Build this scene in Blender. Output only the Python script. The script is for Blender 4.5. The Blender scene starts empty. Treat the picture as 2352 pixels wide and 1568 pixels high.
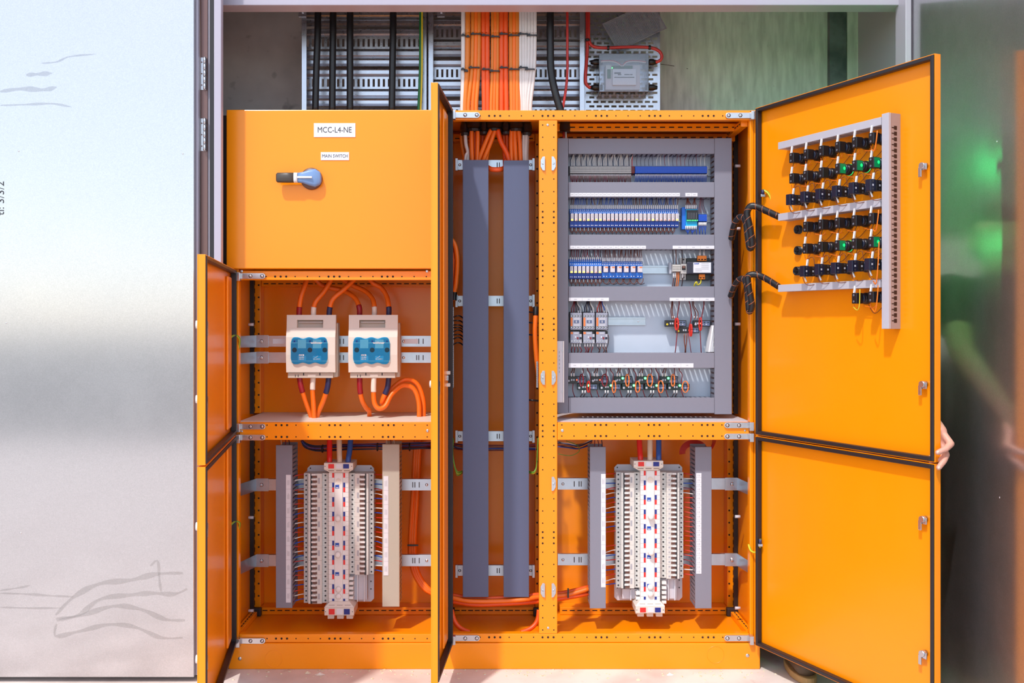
import bpy, math, random
from mathutils import Vector, Matrix

random.seed(7)
scene = bpy.context.scene
COL = scene.collection
R = math.radians

# ------------------------------------------------------------------ camera
FPX, CX, CY, CD, CZ = 2187.0, 1140.0, 745.0, 3.57, 1.29   # px focal, vanishing point, distance to cabinet front, eye height
cd = bpy.data.cameras.new('camera')
cam = bpy.data.objects.new('camera', cd)
COL.objects.link(cam)
cam.location = (0, -CD, CZ)
cam.rotation_euler = (R(90), 0, 0)
cd.sensor_width = 36
cd.lens = 36 * FPX / 2352
cd.shift_x = (1176 - CX) / 2352
cd.shift_y = -(784 - CY) / 2352
cd.clip_start = 0.05
cd.clip_end = 500
scene.camera = cam

# ------------------------------------------------------------------ sky and sun
SUN = Vector((0.33, 0.64, -1.0)).normalized()              # direction the light travels
w = bpy.data.worlds.new('world')
scene.world = w
w.use_nodes = True
nt = w.node_tree
bg = nt.nodes['Background']
sky = nt.nodes.new('ShaderNodeTexSky')
sky.sky_type = 'NISHITA'
sky.sun_disc = False
sky.sun_elevation = math.asin(-SUN.z)
sky.sun_rotation = math.atan2(-SUN.x, -SUN.y)
sky.air_density = 1.0
sky.dust_density = 0.5
sky.ozone_density = 1.0
haze = nt.nodes.new('ShaderNodeMix')                     # thin bright overcast over the clear sky
haze.data_type = 'RGBA'
haze.inputs[0].default_value = 0.6
haze.inputs[7].default_value = (3.4, 3.55, 3.7, 1)
nt.links.new(sky.outputs[0], haze.inputs[6])
nt.links.new(haze.outputs[2], bg.inputs[0])
bg.inputs[1].default_value = 0.42
sd = bpy.data.lights.new('sun', 'SUN')
so = bpy.data.objects.new('sun', sd)
COL.objects.link(so)
so.rotation_euler = SUN.to_track_quat('-Z', 'Y').to_euler()
so.location = (-3, -6, 8)
sd.energy = 3.7
sd.angle = R(2.2)
sd.color = (1.0, 0.95, 0.88)

vs = scene.view_settings
vs.view_transform = 'Standard'
vs.look = 'None'
vs.gamma = 1
vs.use_curve_mapping = False
vs.exposure = -0.2

# ------------------------------------------------------------------ helpers
def lin(c):
    c /= 255.0
    return c / 12.92 if c <= 0.04045 else ((c + 0.055) / 1.055) ** 2.4

def rgb(r, g, b):
    return (lin(r), lin(g), lin(b), 1)

MATS = {}
def mat(name, col, rough=0.5, metal=0.0, var=0.06, scale=60.0, bump=0.0, bscale=None, stretch=(1, 1, 1), emit=0.0, rvar=0.05, coat=0.0, spec=0.5, ecol=None):
    m = bpy.data.materials.new(name)
    m.use_nodes = True
    n = m.node_tree
    p = n.nodes['Principled BSDF']
    tc = n.nodes.new('ShaderNodeTexCoord')
    mp = n.nodes.new('ShaderNodeMapping')
    mp.inputs['Scale'].default_value = stretch
    n.links.new(tc.outputs['Object'], mp.inputs[0])
    nz = n.nodes.new('ShaderNodeTexNoise')
    nz.inputs['Scale'].default_value = scale
    nz.inputs['Detail'].default_value = 4
    n.links.new(mp.outputs[0], nz.inputs['Vector'])
    mx = n.nodes.new('ShaderNodeMix')
    mx.data_type = 'RGBA'
    a = [max(0, c * (1 - var)) for c in col[:3]] + [1]
    b = [min(1, c * (1 + var)) for c in col[:3]] + [1]
    mx.inputs[6].default_value = a
    mx.inputs[7].default_value = b
    n.links.new(nz.outputs[0], mx.inputs[0])
    n.links.new(mx.outputs[2], p.inputs['Base Color'])
    mr = n.nodes.new('ShaderNodeMapRange')
    mr.inputs[3].default_value = max(0.02, rough - rvar)
    mr.inputs[4].default_value = min(1, rough + rvar)
    n.links.new(nz.outputs[0], mr.inputs[0])
    n.links.new(mr.outputs[0], p.inputs['Roughness'])
    p.inputs['Metallic'].default_value = metal
    p.inputs['Specular IOR Level'].default_value = spec
    if coat:
        p.inputs['Coat Weight'].default_value = coat
        p.inputs['Coat Roughness'].default_value = 0.12
    if bump:
        nb = n.nodes.new('ShaderNodeTexNoise')
        nb.inputs['Scale'].default_value = bscale or scale * 3
        nb.inputs['Detail'].default_value = 3
        n.links.new(mp.outputs[0], nb.inputs['Vector'])
        bp = n.nodes.new('ShaderNodeBump')
        bp.inputs['Strength'].default_value = bump
        bp.inputs['Distance'].default_value = 0.001
        n.links.new(nb.outputs[0], bp.inputs['Height'])
        n.links.new(bp.outputs[0], p.inputs['Normal'])
    if emit:
        p.inputs['Emission Color'].default_value = ecol or col
        p.inputs['Emission Strength'].default_value = emit
    MATS[name] = m
    return m

def clear_mat(name, tint, gloss=0.12, body=0.0, bodycol=None, rough=0.05):
    m = bpy.data.materials.new(name)
    m.use_nodes = True
    n = m.node_tree
    n.nodes.clear()
    out = n.nodes.new('ShaderNodeOutputMaterial')
    tr = n.nodes.new('ShaderNodeBsdfTransparent')
    tr.inputs[0].default_value = tint
    gl = n.nodes.new('ShaderNodeBsdfGlossy')
    gl.inputs['Roughness'].default_value = rough
    fr = n.nodes.new('ShaderNodeFresnel')
    fr.inputs[0].default_value = 1.45
    ad = n.nodes.new('ShaderNodeMath')
    ad.operation = 'ADD'
    ad.inputs[1].default_value = gloss
    n.links.new(fr.outputs[0], ad.inputs[0])
    first = tr
    if body:
        df = n.nodes.new('ShaderNodeBsdfDiffuse')
        df.inputs[0].default_value = bodycol
        m0 = n.nodes.new('ShaderNodeMixShader')
        m0.inputs[0].default_value = body
        n.links.new(tr.outputs[0], m0.inputs[1])
        n.links.new(df.outputs[0], m0.inputs[2])
        first = m0
    mx = n.nodes.new('ShaderNodeMixShader')
    n.links.new(ad.outputs[0], mx.inputs[0])
    n.links.new(first.outputs[0], mx.inputs[1])
    n.links.new(gl.outputs[0], mx.inputs[2])
    n.links.new(mx.outputs[0], out.inputs[0])
    MATS[name] = m
    return m

def W(px, py, y):
    """the point on the plane Y=y that the photograph shows at pixel (px, py)"""
    d = CD + y
    return Vector(((px - CX) / FPX * d, y, CZ + (CY - py) / FPX * d))

class MB:
    def __init__(s):
        s.v, s.f = [], []
    def add(s, vs_, fs):
        o = len(s.v)
        s.v += [tuple(q) for q in vs_]
        s.f += [tuple(i + o for i in q) for q in fs]
        return s
    def box(s, x0, x1, y0, y1, z0, z1):
        x0, x1 = min(x0, x1), max(x0, x1)
        y0, y1 = min(y0, y1), max(y0, y1)
        z0, z1 = min(z0, z1), max(z0, z1)
        return s.add([(x0, y0, z0), (x1, y0, z0), (x1, y1, z0), (x0, y1, z0), (x0, y0, z1), (x1, y0, z1), (x1, y1, z1), (x0, y1, z1)],
                     [(0, 3, 2, 1), (4, 5, 6, 7), (0, 1, 5, 4), (1, 2, 6, 5), (2, 3, 7, 6), (3, 0, 4, 7)])
    def pbox(s, px0, px1, py0, py1, yf, yb):
        a, b = W(px0, py0, yf), W(px1, py1, yf)
        return s.box(a.x, b.x, yf, yb, b.z, a.z)
    def hexa(s, p):
        return s.add(p, [(0, 3, 2, 1), (4, 5, 6, 7), (0, 1, 5, 4), (1, 2, 6, 5), (2, 3, 7, 6), (3, 0, 4, 7)])
    def prism(s, poly, y0, y1):
        """outline of (x, z) points, counter-clockwise seen from -Y, extruded from y0 (front) to y1"""
        n = len(poly)
        vs_ = [(x, y0, z) for x, z in poly] + [(x, y1, z) for x, z in poly]
        fs = [tuple(range(n)), tuple(range(2 * n - 1, n - 1, -1))]
        fs += [(i, i + n, (i + 1) % n + n, (i + 1) % n) for i in range(n)]
        return s.add(vs_, fs)
    def prismx(s, poly, x0, x1):
        """outline of (y, z) points extruded along X"""
        n = len(poly)
        vs_ = [(x0, y, z) for y, z in poly] + [(x1, y, z) for y, z in poly]
        fs = [tuple(range(n - 1, -1, -1)), tuple(range(n, 2 * n))]
        fs += [(i, (i + 1) % n, (i + 1) % n + n, i + n) for i in range(n)]
        return s.add(vs_, fs)
    def cyl(s, p0, p1, r0, r1=None, n=12, cap=True):
        p0, p1 = Vector(p0), Vector(p1)
        r1 = r0 if r1 is None else r1
        d = (p1 - p0).normalized()
        a = d.orthogonal().normalized()
        b = d.cross(a)
        vs_ = []
        for p, r in ((p0, r0), (p1, r1)):
            for i in range(n):
                t = 2 * math.pi * i / n
                vs_.append(p + a * (r * math.cos(t)) + b * (r * math.sin(t)))
        fs = [(i, (i + 1) % n, (i + 1) % n + n, i + n) for i in range(n)]
        if cap:
            fs += [tuple(range(n - 1, -1, -1)), tuple(range(n, 2 * n))]
        return s.add(vs_, fs)
    def lathe(s, prof, axis='y', c=(0, 0, 0), n=16):
        """profile of (radius, position along axis) turned about the axis through c"""
        vs_, fs = [], []
        for r, h in prof:
            for i in range(n):
                t = 2 * math.pi * i / n
                u, v = r * math.cos(t), r * math.sin(t)
                if axis == 'y':
                    vs_.append((c[0] + u, c[1] + h, c[2] + v))
                elif axis == 'z':
                    vs_.append((c[0] + u, c[1] + v, c[2] + h))
                else:
                    vs_.append((c[0] + h, c[1] + u, c[2] + v))
        for k in range(len(prof) - 1):
            for i in range(n):
                fs.append((k * n + i, k * n + (i + 1) % n, (k + 1) * n + (i + 1) % n, (k + 1) * n + i))
        fs.append(tuple(range(n)))
        fs.append(tuple((len(prof) - 1) * n + i for i in range(n)))
        return s.add(vs_, fs)
    def tube(s, pts, r, n=7, smooth=4, cap=True):
        pts = spline([Vector(p) for p in pts], smooth) if smooth > 1 and len(pts) > 2 else [Vector(p) for p in pts]
        m = len(pts)
        vs_, fs = [], []
        t0 = (pts[1] - pts[0]).normalized()
        a = t0.orthogonal().normalized()
        for k in range(m):
            t = (pts[min(k + 1, m - 1)] - pts[max(k - 1, 0)])
            t = t.normalized() if t.length > 1e-9 else t0
            a = (a - t * a.dot(t))
            a = a.normalized() if a.length > 1e-6 else t.orthogonal().normalized()
            b = t.cross(a)
            rr = r[k * (len(r) - 1) // max(1, m - 1)] if isinstance(r, (list, tuple)) else r
            for i in range(n):
                an = 2 * math.pi * i / n
                vs_.append(pts[k] + a * (rr * math.cos(an)) + b * (rr * math.sin(an)))
        for k in range(m - 1):
            for i in range(n):
                fs.append((k * n + i, k * n + (i + 1) % n, (k + 1) * n + (i + 1) % n, (k + 1) * n + i))
        if cap:
            fs += [tuple(range(n - 1, -1, -1)), tuple((m - 1) * n + i for i in range(n))]
        return s.add(vs_, fs)
    def build(s, name, material, parent=None, smooth=False, bevel=0.0, kind=None, seg=2):
        me = bpy.data.meshes.new(name)
        off = OFF.get(parent.name, Vector((0, 0, 0))) if parent else Vector((0, 0, 0))
        me.from_pydata([(q[0] - off.x, q[1] - off.y, q[2] - off.z) for q in s.v], [], s.f)
        if smooth:
            me.polygons.foreach_set('use_smooth', [len(p.vertices) <= 4 for p in me.polygons])
        me.materials.append(MATS[material] if isinstance(material, str) else material)
        o = bpy.data.objects.new(name, me)
        COL.objects.link(o)
        if parent:
            o.parent = parent
            OFF[o.name] = off
        if bevel:
            b = o.modifiers.new('bevel', 'BEVEL')
            b.width = bevel
            b.segments = seg
            b.limit_method = 'ANGLE'
        if kind:
            o['kind'] = kind
        return o

def spline(pts, k):
    out = []
    n = len(pts)
    for i in range(n - 1):
        p0, p1, p2, p3 = pts[max(i - 1, 0)], pts[i], pts[i + 1], pts[min(i + 2, n - 1)]
        for j in range(k):
            t = j / k
            out.append(0.5 * ((2 * p1) + (p2 - p0) * t + (2 * p0 - 5 * p1 + 4 * p2 - p3) * t * t + (3 * p1 - p0 - 3 * p2 + p3) * t ** 3))
    out.append(pts[-1])
    return out

OFF = {}
def tag(o, label, cat, group=None):
    o['label'] = label
    o['category'] = cat
    if group:
        o['group'] = group
    return o

def thing(name, label, cat, loc=(0, 0, 0), group=None, rz=0.0, local=False):
    """an Empty at the thing's base; parts are given in world coordinates unless local"""
    o = bpy.data.objects.new(name, None)
    o.empty_display_size = 0.02
    COL.objects.link(o)
    o.location = loc
    o.rotation_euler = (0, 0, rz)
    if not local:
        OFF[o.name] = Vector(loc)
    return tag(o, label, cat, group)

def copy_tree(o, loc, label=None, group=None, rz=None, parent=None):
    c = o.copy()
    COL.objects.link(c)
    if parent is None:
        c.location = loc
        if rz is not None:
            c.rotation_euler = (0, 0, rz)
        if label:
            c['label'] = label
        if group:
            c['group'] = group
    else:
        c.parent = parent
    for ch in KIDS(o):
        copy_tree(ch, None, parent=c)
    return c

def KIDS(o):
    return [x for x in o.children]

def struct(o):
    o['kind'] = 'structure'
    return o

def text(body, size, loc, material, parent=None, name='lettering', rot=(R(90), 0, 0), align='CENTER', sx=1.0, bold=0.0, thick=0.0003):
    cu = bpy.data.curves.new(name, 'FONT')
    cu.body = body
    cu.size = size
    cu.align_x = align
    cu.align_y = 'CENTER'
    cu.extrude = thick
    cu.offset = bold
    cu.resolution_u = 3
    t = bpy.data.objects.new(name, cu)
    COL.objects.link(t)
    dg = bpy.context.evaluated_depsgraph_get()
    me = bpy.data.meshes.new_from_object(t.evaluated_get(dg))
    bpy.data.objects.remove(t)
    me.materials.clear()
    me.materials.append(MATS[material])
    o = bpy.data.objects.new(name, me)
    COL.objects.link(o)
    off = OFF.get(parent.name, Vector((0, 0, 0))) if parent else Vector((0, 0, 0))
    o.location = Vector(loc) - off
    o.rotation_euler = rot
    o.scale = (sx, 1, 1)
    if parent:
        o.parent = parent
    return o

# ------------------------------------------------------------------ materials
def GALV():
    """smooth galvanised sheet: a sharp and a soft reflection with a fine spangle"""
    m = bpy.data.materials.new('galvanised')
    m.use_nodes = True
    n = m.node_tree
    n.nodes.clear()
    out = n.nodes.new('ShaderNodeOutputMaterial')
    tc = n.nodes.new('ShaderNodeTexCoord')
    vo = n.nodes.new('ShaderNodeTexVoronoi')
    vo.inputs['Scale'].default_value = 420
    n.links.new(tc.outputs['Object'], vo.inputs['Vector'])
    nz = n.nodes.new('ShaderNodeTexNoise')
    nz.inputs['Scale'].default_value = 5
    nz.inputs['Detail'].default_value = 6
    n.links.new(tc.outputs['Object'], nz.inputs['Vector'])
    r1 = n.nodes.new('ShaderNodeMapRange')
    r1.inputs[3].default_value = 0.80
    r1.inputs[4].default_value = 0.97
    n.links.new(vo.outputs['Color'], r1.inputs[0])
    hs = n.nodes.new('ShaderNodeMix')
    hs.data_type = 'RGBA'
    hs.inputs[6].default_value = (0, 0, 0, 1)
    hs.inputs[7].default_value = rgb(213, 211, 213)
    n.links.new(r1.outputs[0], hs.inputs[0])
    g1 = n.nodes.new('ShaderNodeBsdfGlossy')
    g1.inputs['Roughness'].default_value = 0.11
    g2 = n.nodes.new('ShaderNodeBsdfGlossy')
    g2.inputs['Roughness'].default_value = 0.36
    df = n.nodes.new('ShaderNodeBsdfDiffuse')
    df.inputs[0].default_value = rgb(170, 172, 176)
    bp = n.nodes.new('ShaderNodeBump')
    bp.inputs['Strength'].default_value = 0.05
    bp.inputs['Distance'].default_value = 0.0005
    n.links.new(vo.outputs['Distance'], bp.inputs['Height'])
    for g in (g1, g2):
        n.links.new(hs.outputs[2], g.inputs[0])
        n.links.new(bp.outputs[0], g.inputs['Normal'])
    r2 = n.nodes.new('ShaderNodeMapRange')
    r2.inputs[3].default_value = 0.25
    r2.inputs[4].default_value = 0.55
    n.links.new(nz.outputs[0], r2.inputs[0])
    m1 = n.nodes.new('ShaderNodeMixShader')
    n.links.new(r2.outputs[0], m1.inputs[0])
    n.links.new(g1.outputs[0], m1.inputs[1])
    n.links.new(g2.outputs[0], m1.inputs[2])
    m2 = n.nodes.new('ShaderNodeMixShader')
    m2.inputs[0].default_value = 0.07
    n.links.new(m1.outputs[0], m2.inputs[1])
    n.links.new(df.outputs[0], m2.inputs[2])
    n.links.new(m2.outputs[0], out.inputs[0])
    MATS['galvanised'] = m

mat('orange_paint', (0.95, 0.280, 0.001, 1), 0.30, var=0.02, scale=8, bump=0.03, bscale=900, coat=0.2, spec=0.4)
mat('dark_hole', rgb(48, 22, 10), 0.8)
mat('rubber', rgb(34, 30, 34), 0.45)
mat('black_plastic', rgb(24, 24, 28), 0.35)
mat('navy_plastic', rgb(20, 26, 48), 0.35)
mat('grey_duct', rgb(126, 126, 140), 0.42, var=0.03, bump=0.04, bscale=800)
mat('dark_duct', rgb(84, 92, 122), 0.42, var=0.03, bump=0.05, bscale=800)
mat('door_duct', rgb(178, 176, 186), 0.4, var=0.03)
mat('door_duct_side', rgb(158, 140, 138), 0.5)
mat('pale_duct', rgb(176, 170, 156), 0.4, var=0.03)
mat('zinc', rgb(190, 200, 212), 0.32, 0.85, var=0.12, scale=35, bump=0.05)
mat('steel', rgb(200, 200, 205), 0.25, 0.9, var=0.08)
mat('zinc_plate', rgb(190, 201, 217), 0.45, 0.15, var=0.06, scale=14, bump=0.04, bscale=200)
GALV()
mat('galvanised_tray', rgb(190, 195, 205), 0.30, 0.9, var=0.12, scale=60, bump=0.1, bscale=120, rvar=0.12)
mat('frame_paint', rgb(172, 166, 180), 0.35, var=0.02)
mat('brown_steel', rgb(120, 92, 88), 0.3, 0.55)
mat('cream', rgb(216, 208, 198), 0.45, var=0.03)
mat('cream_dark', rgb(190, 180, 168), 0.5, var=0.03)
mat('white_plastic', rgb(222, 221, 220), 0.4, var=0.03)
mat('breaker_white', rgb(208, 205, 200), 0.42, var=0.03)
mat('breaker_grey', rgb(180, 176, 174), 0.45, var=0.03)
mat('mauve_grey', rgb(196, 192, 200), 0.45, var=0.03)
mat('toggle_brown', rgb(104, 70, 60), 0.45)
mat('tag_red', rgb(218, 40, 36), 0.5)
mat('tag_blue', rgb(24, 40, 130), 0.5)
mat('logo_blue', rgb(20, 74, 170), 0.5)
mat('ink', rgb(52, 52, 56), 0.6)
mat('ink_pale', rgb(165, 165, 172), 0.6)
mat('label_white', rgb(216, 218, 226), 0.45, var=0.02)
mat('cable_orange', rgb(240, 112, 22), 0.42, var=0.06, scale=30)
mat('cable_orange_deep', rgb(232, 84, 20), 0.42, var=0.06, scale=30)
mat('cable_amber', rgb(216, 120, 30), 0.42, var=0.06, scale=30)
mat('cable_white', rgb(214, 210, 208), 0.45)
mat('cable_black', rgb(22, 22, 26), 0.38)
mat('cable_red', rgb(176, 44, 38), 0.4)
mat('cable_green', rgb(20, 104, 52), 0.4)
mat('sleeve_red', rgb(150, 24, 40), 0.4)
mat('sleeve_navy', rgb(38, 42, 84), 0.4)
mat('sleeve_white', rgb(230, 218, 206), 0.4)
mat('phase_red', rgb(220, 40, 34), 0.38)
mat('phase_white', rgb(222, 202, 180), 0.38)
mat('phase_blue', rgb(44, 84, 160), 0.38)
mat('wire_brown', rgb(108, 52, 38), 0.45)
mat('wire_dark', rgb(58, 34, 36), 0.45)
mat('wire_red', rgb(196, 42, 30), 0.42)
mat('wire_maroon', rgb(128, 30, 44), 0.42)
mat('wire_blue', rgb(28, 76, 176), 0.42)
mat('wire_white', rgb(228, 224, 220), 0.42)
mat('wire_navy', rgb(34, 40, 72), 0.42)
mat('wire_orange', rgb(244, 120, 20), 0.42)
mat('wire_green', rgb(108, 160, 50), 0.42)
mat('wire_yellow', rgb(206, 190, 40), 0.42)
mat('ferrule_white', rgb(228, 226, 228), 0.4)
mat('relay_blue', rgb(28, 108, 206), 0.4, var=0.05)
mat('relay_blue_dark', rgb(14, 66, 160), 0.4)
mat('terminal_blue', rgb(24, 84, 200), 0.4)
mat('terminal_grey', rgb(190, 188, 186), 0.45)
mat('terminal_red', rgb(128, 22, 30), 0.4)
mat('relay_body', rgb(206, 198, 204), 0.35)
mat('relay_orange', rgb(222, 120, 60), 0.45)
mat('contactor_grey', rgb(146, 150, 168), 0.45)
mat('contactor_light', rgb(176, 178, 190), 0.45)
mat('sensor_teal', rgb(16, 40, 40), 0.4)
mat('sensor_label', rgb(86, 98, 130), 0.4)
mat('transformer_core', rgb(44, 46, 62), 0.45)
mat('terminal_orange', rgb(240, 128, 24), 0.4)
mat('yellow_print', rgb(206, 186, 40), 0.5)
mat('pcb_green', rgb(20, 84, 44), 0.5)
mat('handle_blue', rgb(112, 144, 190), 0.35)
mat('handle_black', rgb(70, 62, 56), 0.4)
mat('tinted_base', rgb(0, 166, 216), 0.35)
mat('tinted_light', rgb(150, 230, 255), 0.3)
mat('tinted_mid', rgb(70, 204, 252), 0.3)
clear_mat('blue_window', (0.90, 0.98, 1.0, 1), -0.02, 0.03, rgb(20, 150, 220))
clear_mat('clear_plastic', (0.95, 0.96, 0.98, 1), 0.03, 0.05, rgb(200, 205, 215))
clear_mat('clear_lid', (0.86, 0.88, 0.90, 1), 0.05, 0.30, rgb(190, 192, 200), rough=0.2)
mat('wrap_gap', rgb(150, 84, 50), 0.6)
mat('paper', rgb(226, 226, 230), 0.7)
mat('led_green', rgb(60, 255, 90), 0.3, emit=14.0)
mat('led_dim_green', rgb(60, 235, 110), 0.3, emit=3.0)
mat('led_yellow', rgb(240, 240, 60), 0.3, emit=2.2)
mat('led_red', rgb(255, 90, 60), 0.3, emit=3.0)
mat('lamp_green', rgb(20, 230, 110), 0.25, emit=330.0, ecol=(0.01, 1.0, 0.22, 1))
mat('lamp_side', rgb(6, 60, 34), 0.3, emit=0.22, ecol=(0.0, 0.9, 0.3, 1))
mat('lamp_glow', rgb(10, 150, 70), 0.3, emit=1.5, ecol=(0.01, 0.8, 0.2, 1))
mat('lens_dark', rgb(20, 60, 40), 0.2)
mat('skin', rgb(206, 150, 132), 0.5, var=0.08, scale=40)
mat('nail', rgb(226, 186, 170), 0.3)
mat('shirt_cloth', rgb(30, 27, 30), 0.85, var=0.2, scale=200, bump=0.2)
mat('trouser_cloth', rgb(22, 21, 24), 0.85, var=0.2, scale=200, bump=0.2)
mat('hair', rgb(50, 36, 28), 0.6)
mat('boot_leather', rgb(84, 68, 52), 0.6, var=0.2)
mat('boot_sole', rgb(170, 138, 88), 0.7, var=0.15)
mat('debris', rgb(210, 196, 170), 0.8, var=0.3)

def concrete(name, base, dark, scale=3.0, spots=0.6, warp=(1, 1, 1), rough=0.85):
    m = bpy.data.materials.new(name)
    m.use_nodes = True
    n = m.node_tree
    p = n.nodes['Principled BSDF']
    p.inputs['Roughness'].default_value = rough
    tc = n.nodes.new('ShaderNodeTexCoord')
    mp = n.nodes.new('ShaderNodeMapping')
    mp.inputs['Scale'].default_value = warp
    n.links.new(tc.outputs['Object'], mp.inputs[0])
    n1 = n.nodes.new('ShaderNodeTexNoise'); n1.inputs['Scale'].default_value = scale; n1.inputs['Detail'].default_value = 8
    n2 = n.nodes.new('ShaderNodeTexNoise'); n2.inputs['Scale'].default_value = scale * 5; n2.inputs['Detail'].default_value = 2
    n.links.new(mp.outputs[0], n1.inputs['Vector'])
    n.links.new(tc.outputs['Object'], n2.inputs['Vector'])
    cr = n.nodes.new('ShaderNodeValToRGB')
    cr.color_ramp.elements[0].position = 0.32; cr.color_ramp.elements[0].color = dark
    cr.color_ramp.elements[1].position = 0.62; cr.color_ramp.elements[1].color = base
    n.links.new(n1.outputs[0], cr.inputs[0])
    c2 = n.nodes.new('ShaderNodeValToRGB')
    c2.color_ramp.elements[0].position = 0.24; c2.color_ramp.elements[0].color = (spots, spots, spots, 1)
    c2.color_ramp.elements[1].position = 0.34; c2.color_ramp.elements[1].color = (1, 1, 1, 1)
    n.links.new(n2.outputs[0], c2.inputs[0])
    mx = n.nodes.new('ShaderNodeMix'); mx.data_type = 'RGBA'; mx.blend_type = 'MULTIPLY'
    mx.inputs[0].default_value = 1.0
    n.links.new(cr.outputs[0], mx.inputs[6]); n.links.new(c2.outputs[0], mx.inputs[7])
    n.links.new(mx.outputs[2], p.inputs['Base Color'])
    bp = n.nodes.new('ShaderNodeBump'); bp.inputs['Strength'].default_value = 0.25; bp.inputs['Distance'].default_value = 0.004
    n.links.new(n1.outputs[0], bp.inputs['Height']); n.links.new(bp.outputs[0], p.inputs['Normal'])
    MATS[name] = m
concrete('wall_concrete', rgb(206, 204, 202), rgb(166, 164, 164), 3.0)
concrete('wall_board', rgb(206, 210, 204), rgb(176, 180, 176), 6.0, 0.85, (7, 1, 1.2))
concrete('floor_concrete', rgb(222, 210, 204), rgb(190, 176, 170), 4.0, 0.8)
concrete('far_ground', rgb(104, 104, 104), rgb(78, 80, 82), 0.4, 0.9)
concrete('dark_stud', rgb(112, 120, 124), rgb(70, 80, 82), 9.0, 0.8)
# ================================================================== the setting
NB = 0.50                                             # back wall of the niche
struct(MB().box(-9, 9, -7.2, 1.0, -0.12, 0).build('floor', 'floor_concrete'))
struct(MB().box(-120, 120, -160, -7.2, -0.3, -0.1).build('ground', 'far_ground'))
xs = W(1343, 0, NB).x
struct(MB().box(-1.9, xs, NB, NB + 0.2, 0, 2.86).build('wall_back', 'wall_concrete'))
struct(MB().box(xs, 1.9, NB, NB + 0.2, 0, 2.86).build('wall_rear_board', 'wall_board'))
struct(MB().box(-1.9, 1.9, -0.02, NB + 0.2, 2.82, 2.95).build('ceiling', 'wall_concrete'))
struct(MB().box(1.535, 1.9, -0.07, NB, 0, 2.82).build('wall_right', 'frame_paint'))
struct(MB().box(-1.9, -1.2, 0.0, NB, 0, 2.82).build('wall_left', 'wall_concrete'))
struct(MB().box(-9, 9, 0.06, 0.3, 2.95, 3.6).build('wall_lintel', 'wall_concrete'))
# studs in the corner
for a, b, m_ in ((1906, 1944, 'dark_stud'), (1946, 1978, 'wall_board')):
    A, B = W(a, 0, NB - 0.03), W(b, 0, NB - 0.03)
    struct(MB().box(A.x, B.x, NB - 0.03, NB - 0.001, 0, 2.82).build('trim_%d' % (1 if a == 1906 else 2), m_))
# opening frame: head, jambs
zb = W(0, 12, -0.03).z
struct(MB().box(W(495, 0, -0.03).x, 1.53, -0.03, 0.05, zb, zb + 0.42).build('trim_3', 'frame_paint', bevel=0.003))
jl = MB().box(W(491, 0, -0.135).x, W(508, 0, -0.135).x, -0.135, -0.107, 0, 2.9).build('trim_4', 'frame_paint', bevel=0.003)
struct(jl)
jr = MB().box(W(2080, 0, -0.09).x, W(2094, 0, -0.09).x, -0.09, -0.0, 0, 2.9).build('trim_5', 'frame_paint', bevel=0.003)
struct(jr)
x0, x1 = W(484, 0, -0.10).x, W(491, 0, -0.10).x
MB().box(x0, W(491, 0, -0.135).x - 0.001, -0.115, -0.08, 0, 2.9).build('door_seal', 'rubber', jl, bevel=0.002)
x2 = W(476, 0, -0.10).x
MB().box(x2, x0 - 0.001, -0.09, -0.05, 0, 2.9).build('hinge_stile', 'frame_paint', jl)
struct(MB().box(-9, W(440, 0, -0.04).x, 0.0, 0.2, 0, 3.6).build('wall_front', 'wall_concrete'))
struct(MB().box(1.62, 9, 0.0, 0.2, 0, 3.6).build('wall_side', 'wall_concrete'))

# left niche door, folded right back: a galvanised sheet facing us
PX = W(443, 0, -0.14).x + 0.004
dl = MB().box(-3.0, PX, -0.14, -0.10, -0.0 + 0.02, 2.9).build('door_1', 'galvanised', bevel=0.002)
struct(dl)
dl['label'] = 'large galvanised sheet metal door folded open at the left'
xe = W(457, 0, -0.11).x
MB().box(PX + 0.0005, xe, -0.118, -0.10, 0.02, 2.9).build('door_edge', 'frame_paint', dl)
MB().box(xe + 0.0005, x2 - 0.0005, -0.095, -0.06, 0.02, 2.9).build('door_return', 'brown_steel', dl)
for p0, p1 in ((132, 207), (272, 347)):
    a, b = W(460, p0, -0.096), W(474, p1, -0.096)
    h = MB().box(a.x, b.x, -0.0985, -0.0955, b.z, a.z).build('hinge_leaf', 'steel', dl, bevel=0.001)
    kx = W(470, 0, -0.104).x
    dz = (a.z - b.z) / 5
    for i in range(5):
        MB().cyl((kx, -0.104, b.z + i * dz + 0.001), (kx, -0.104, b.z + (i + 1) * dz - 0.001), 0.006, n=10).build('knuckle', 'steel', h, smooth=True)
    for zz in (0.15, 0.5, 0.85):
        MB().cyl((a.x + 0.006, -0.0995, b.z + (a.z - b.z) * zz), (a.x + 0.006, -0.098, b.z + (a.z - b.z) * zz), 0.0028, n=8).build('screw', 'brown_steel', h)
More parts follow.
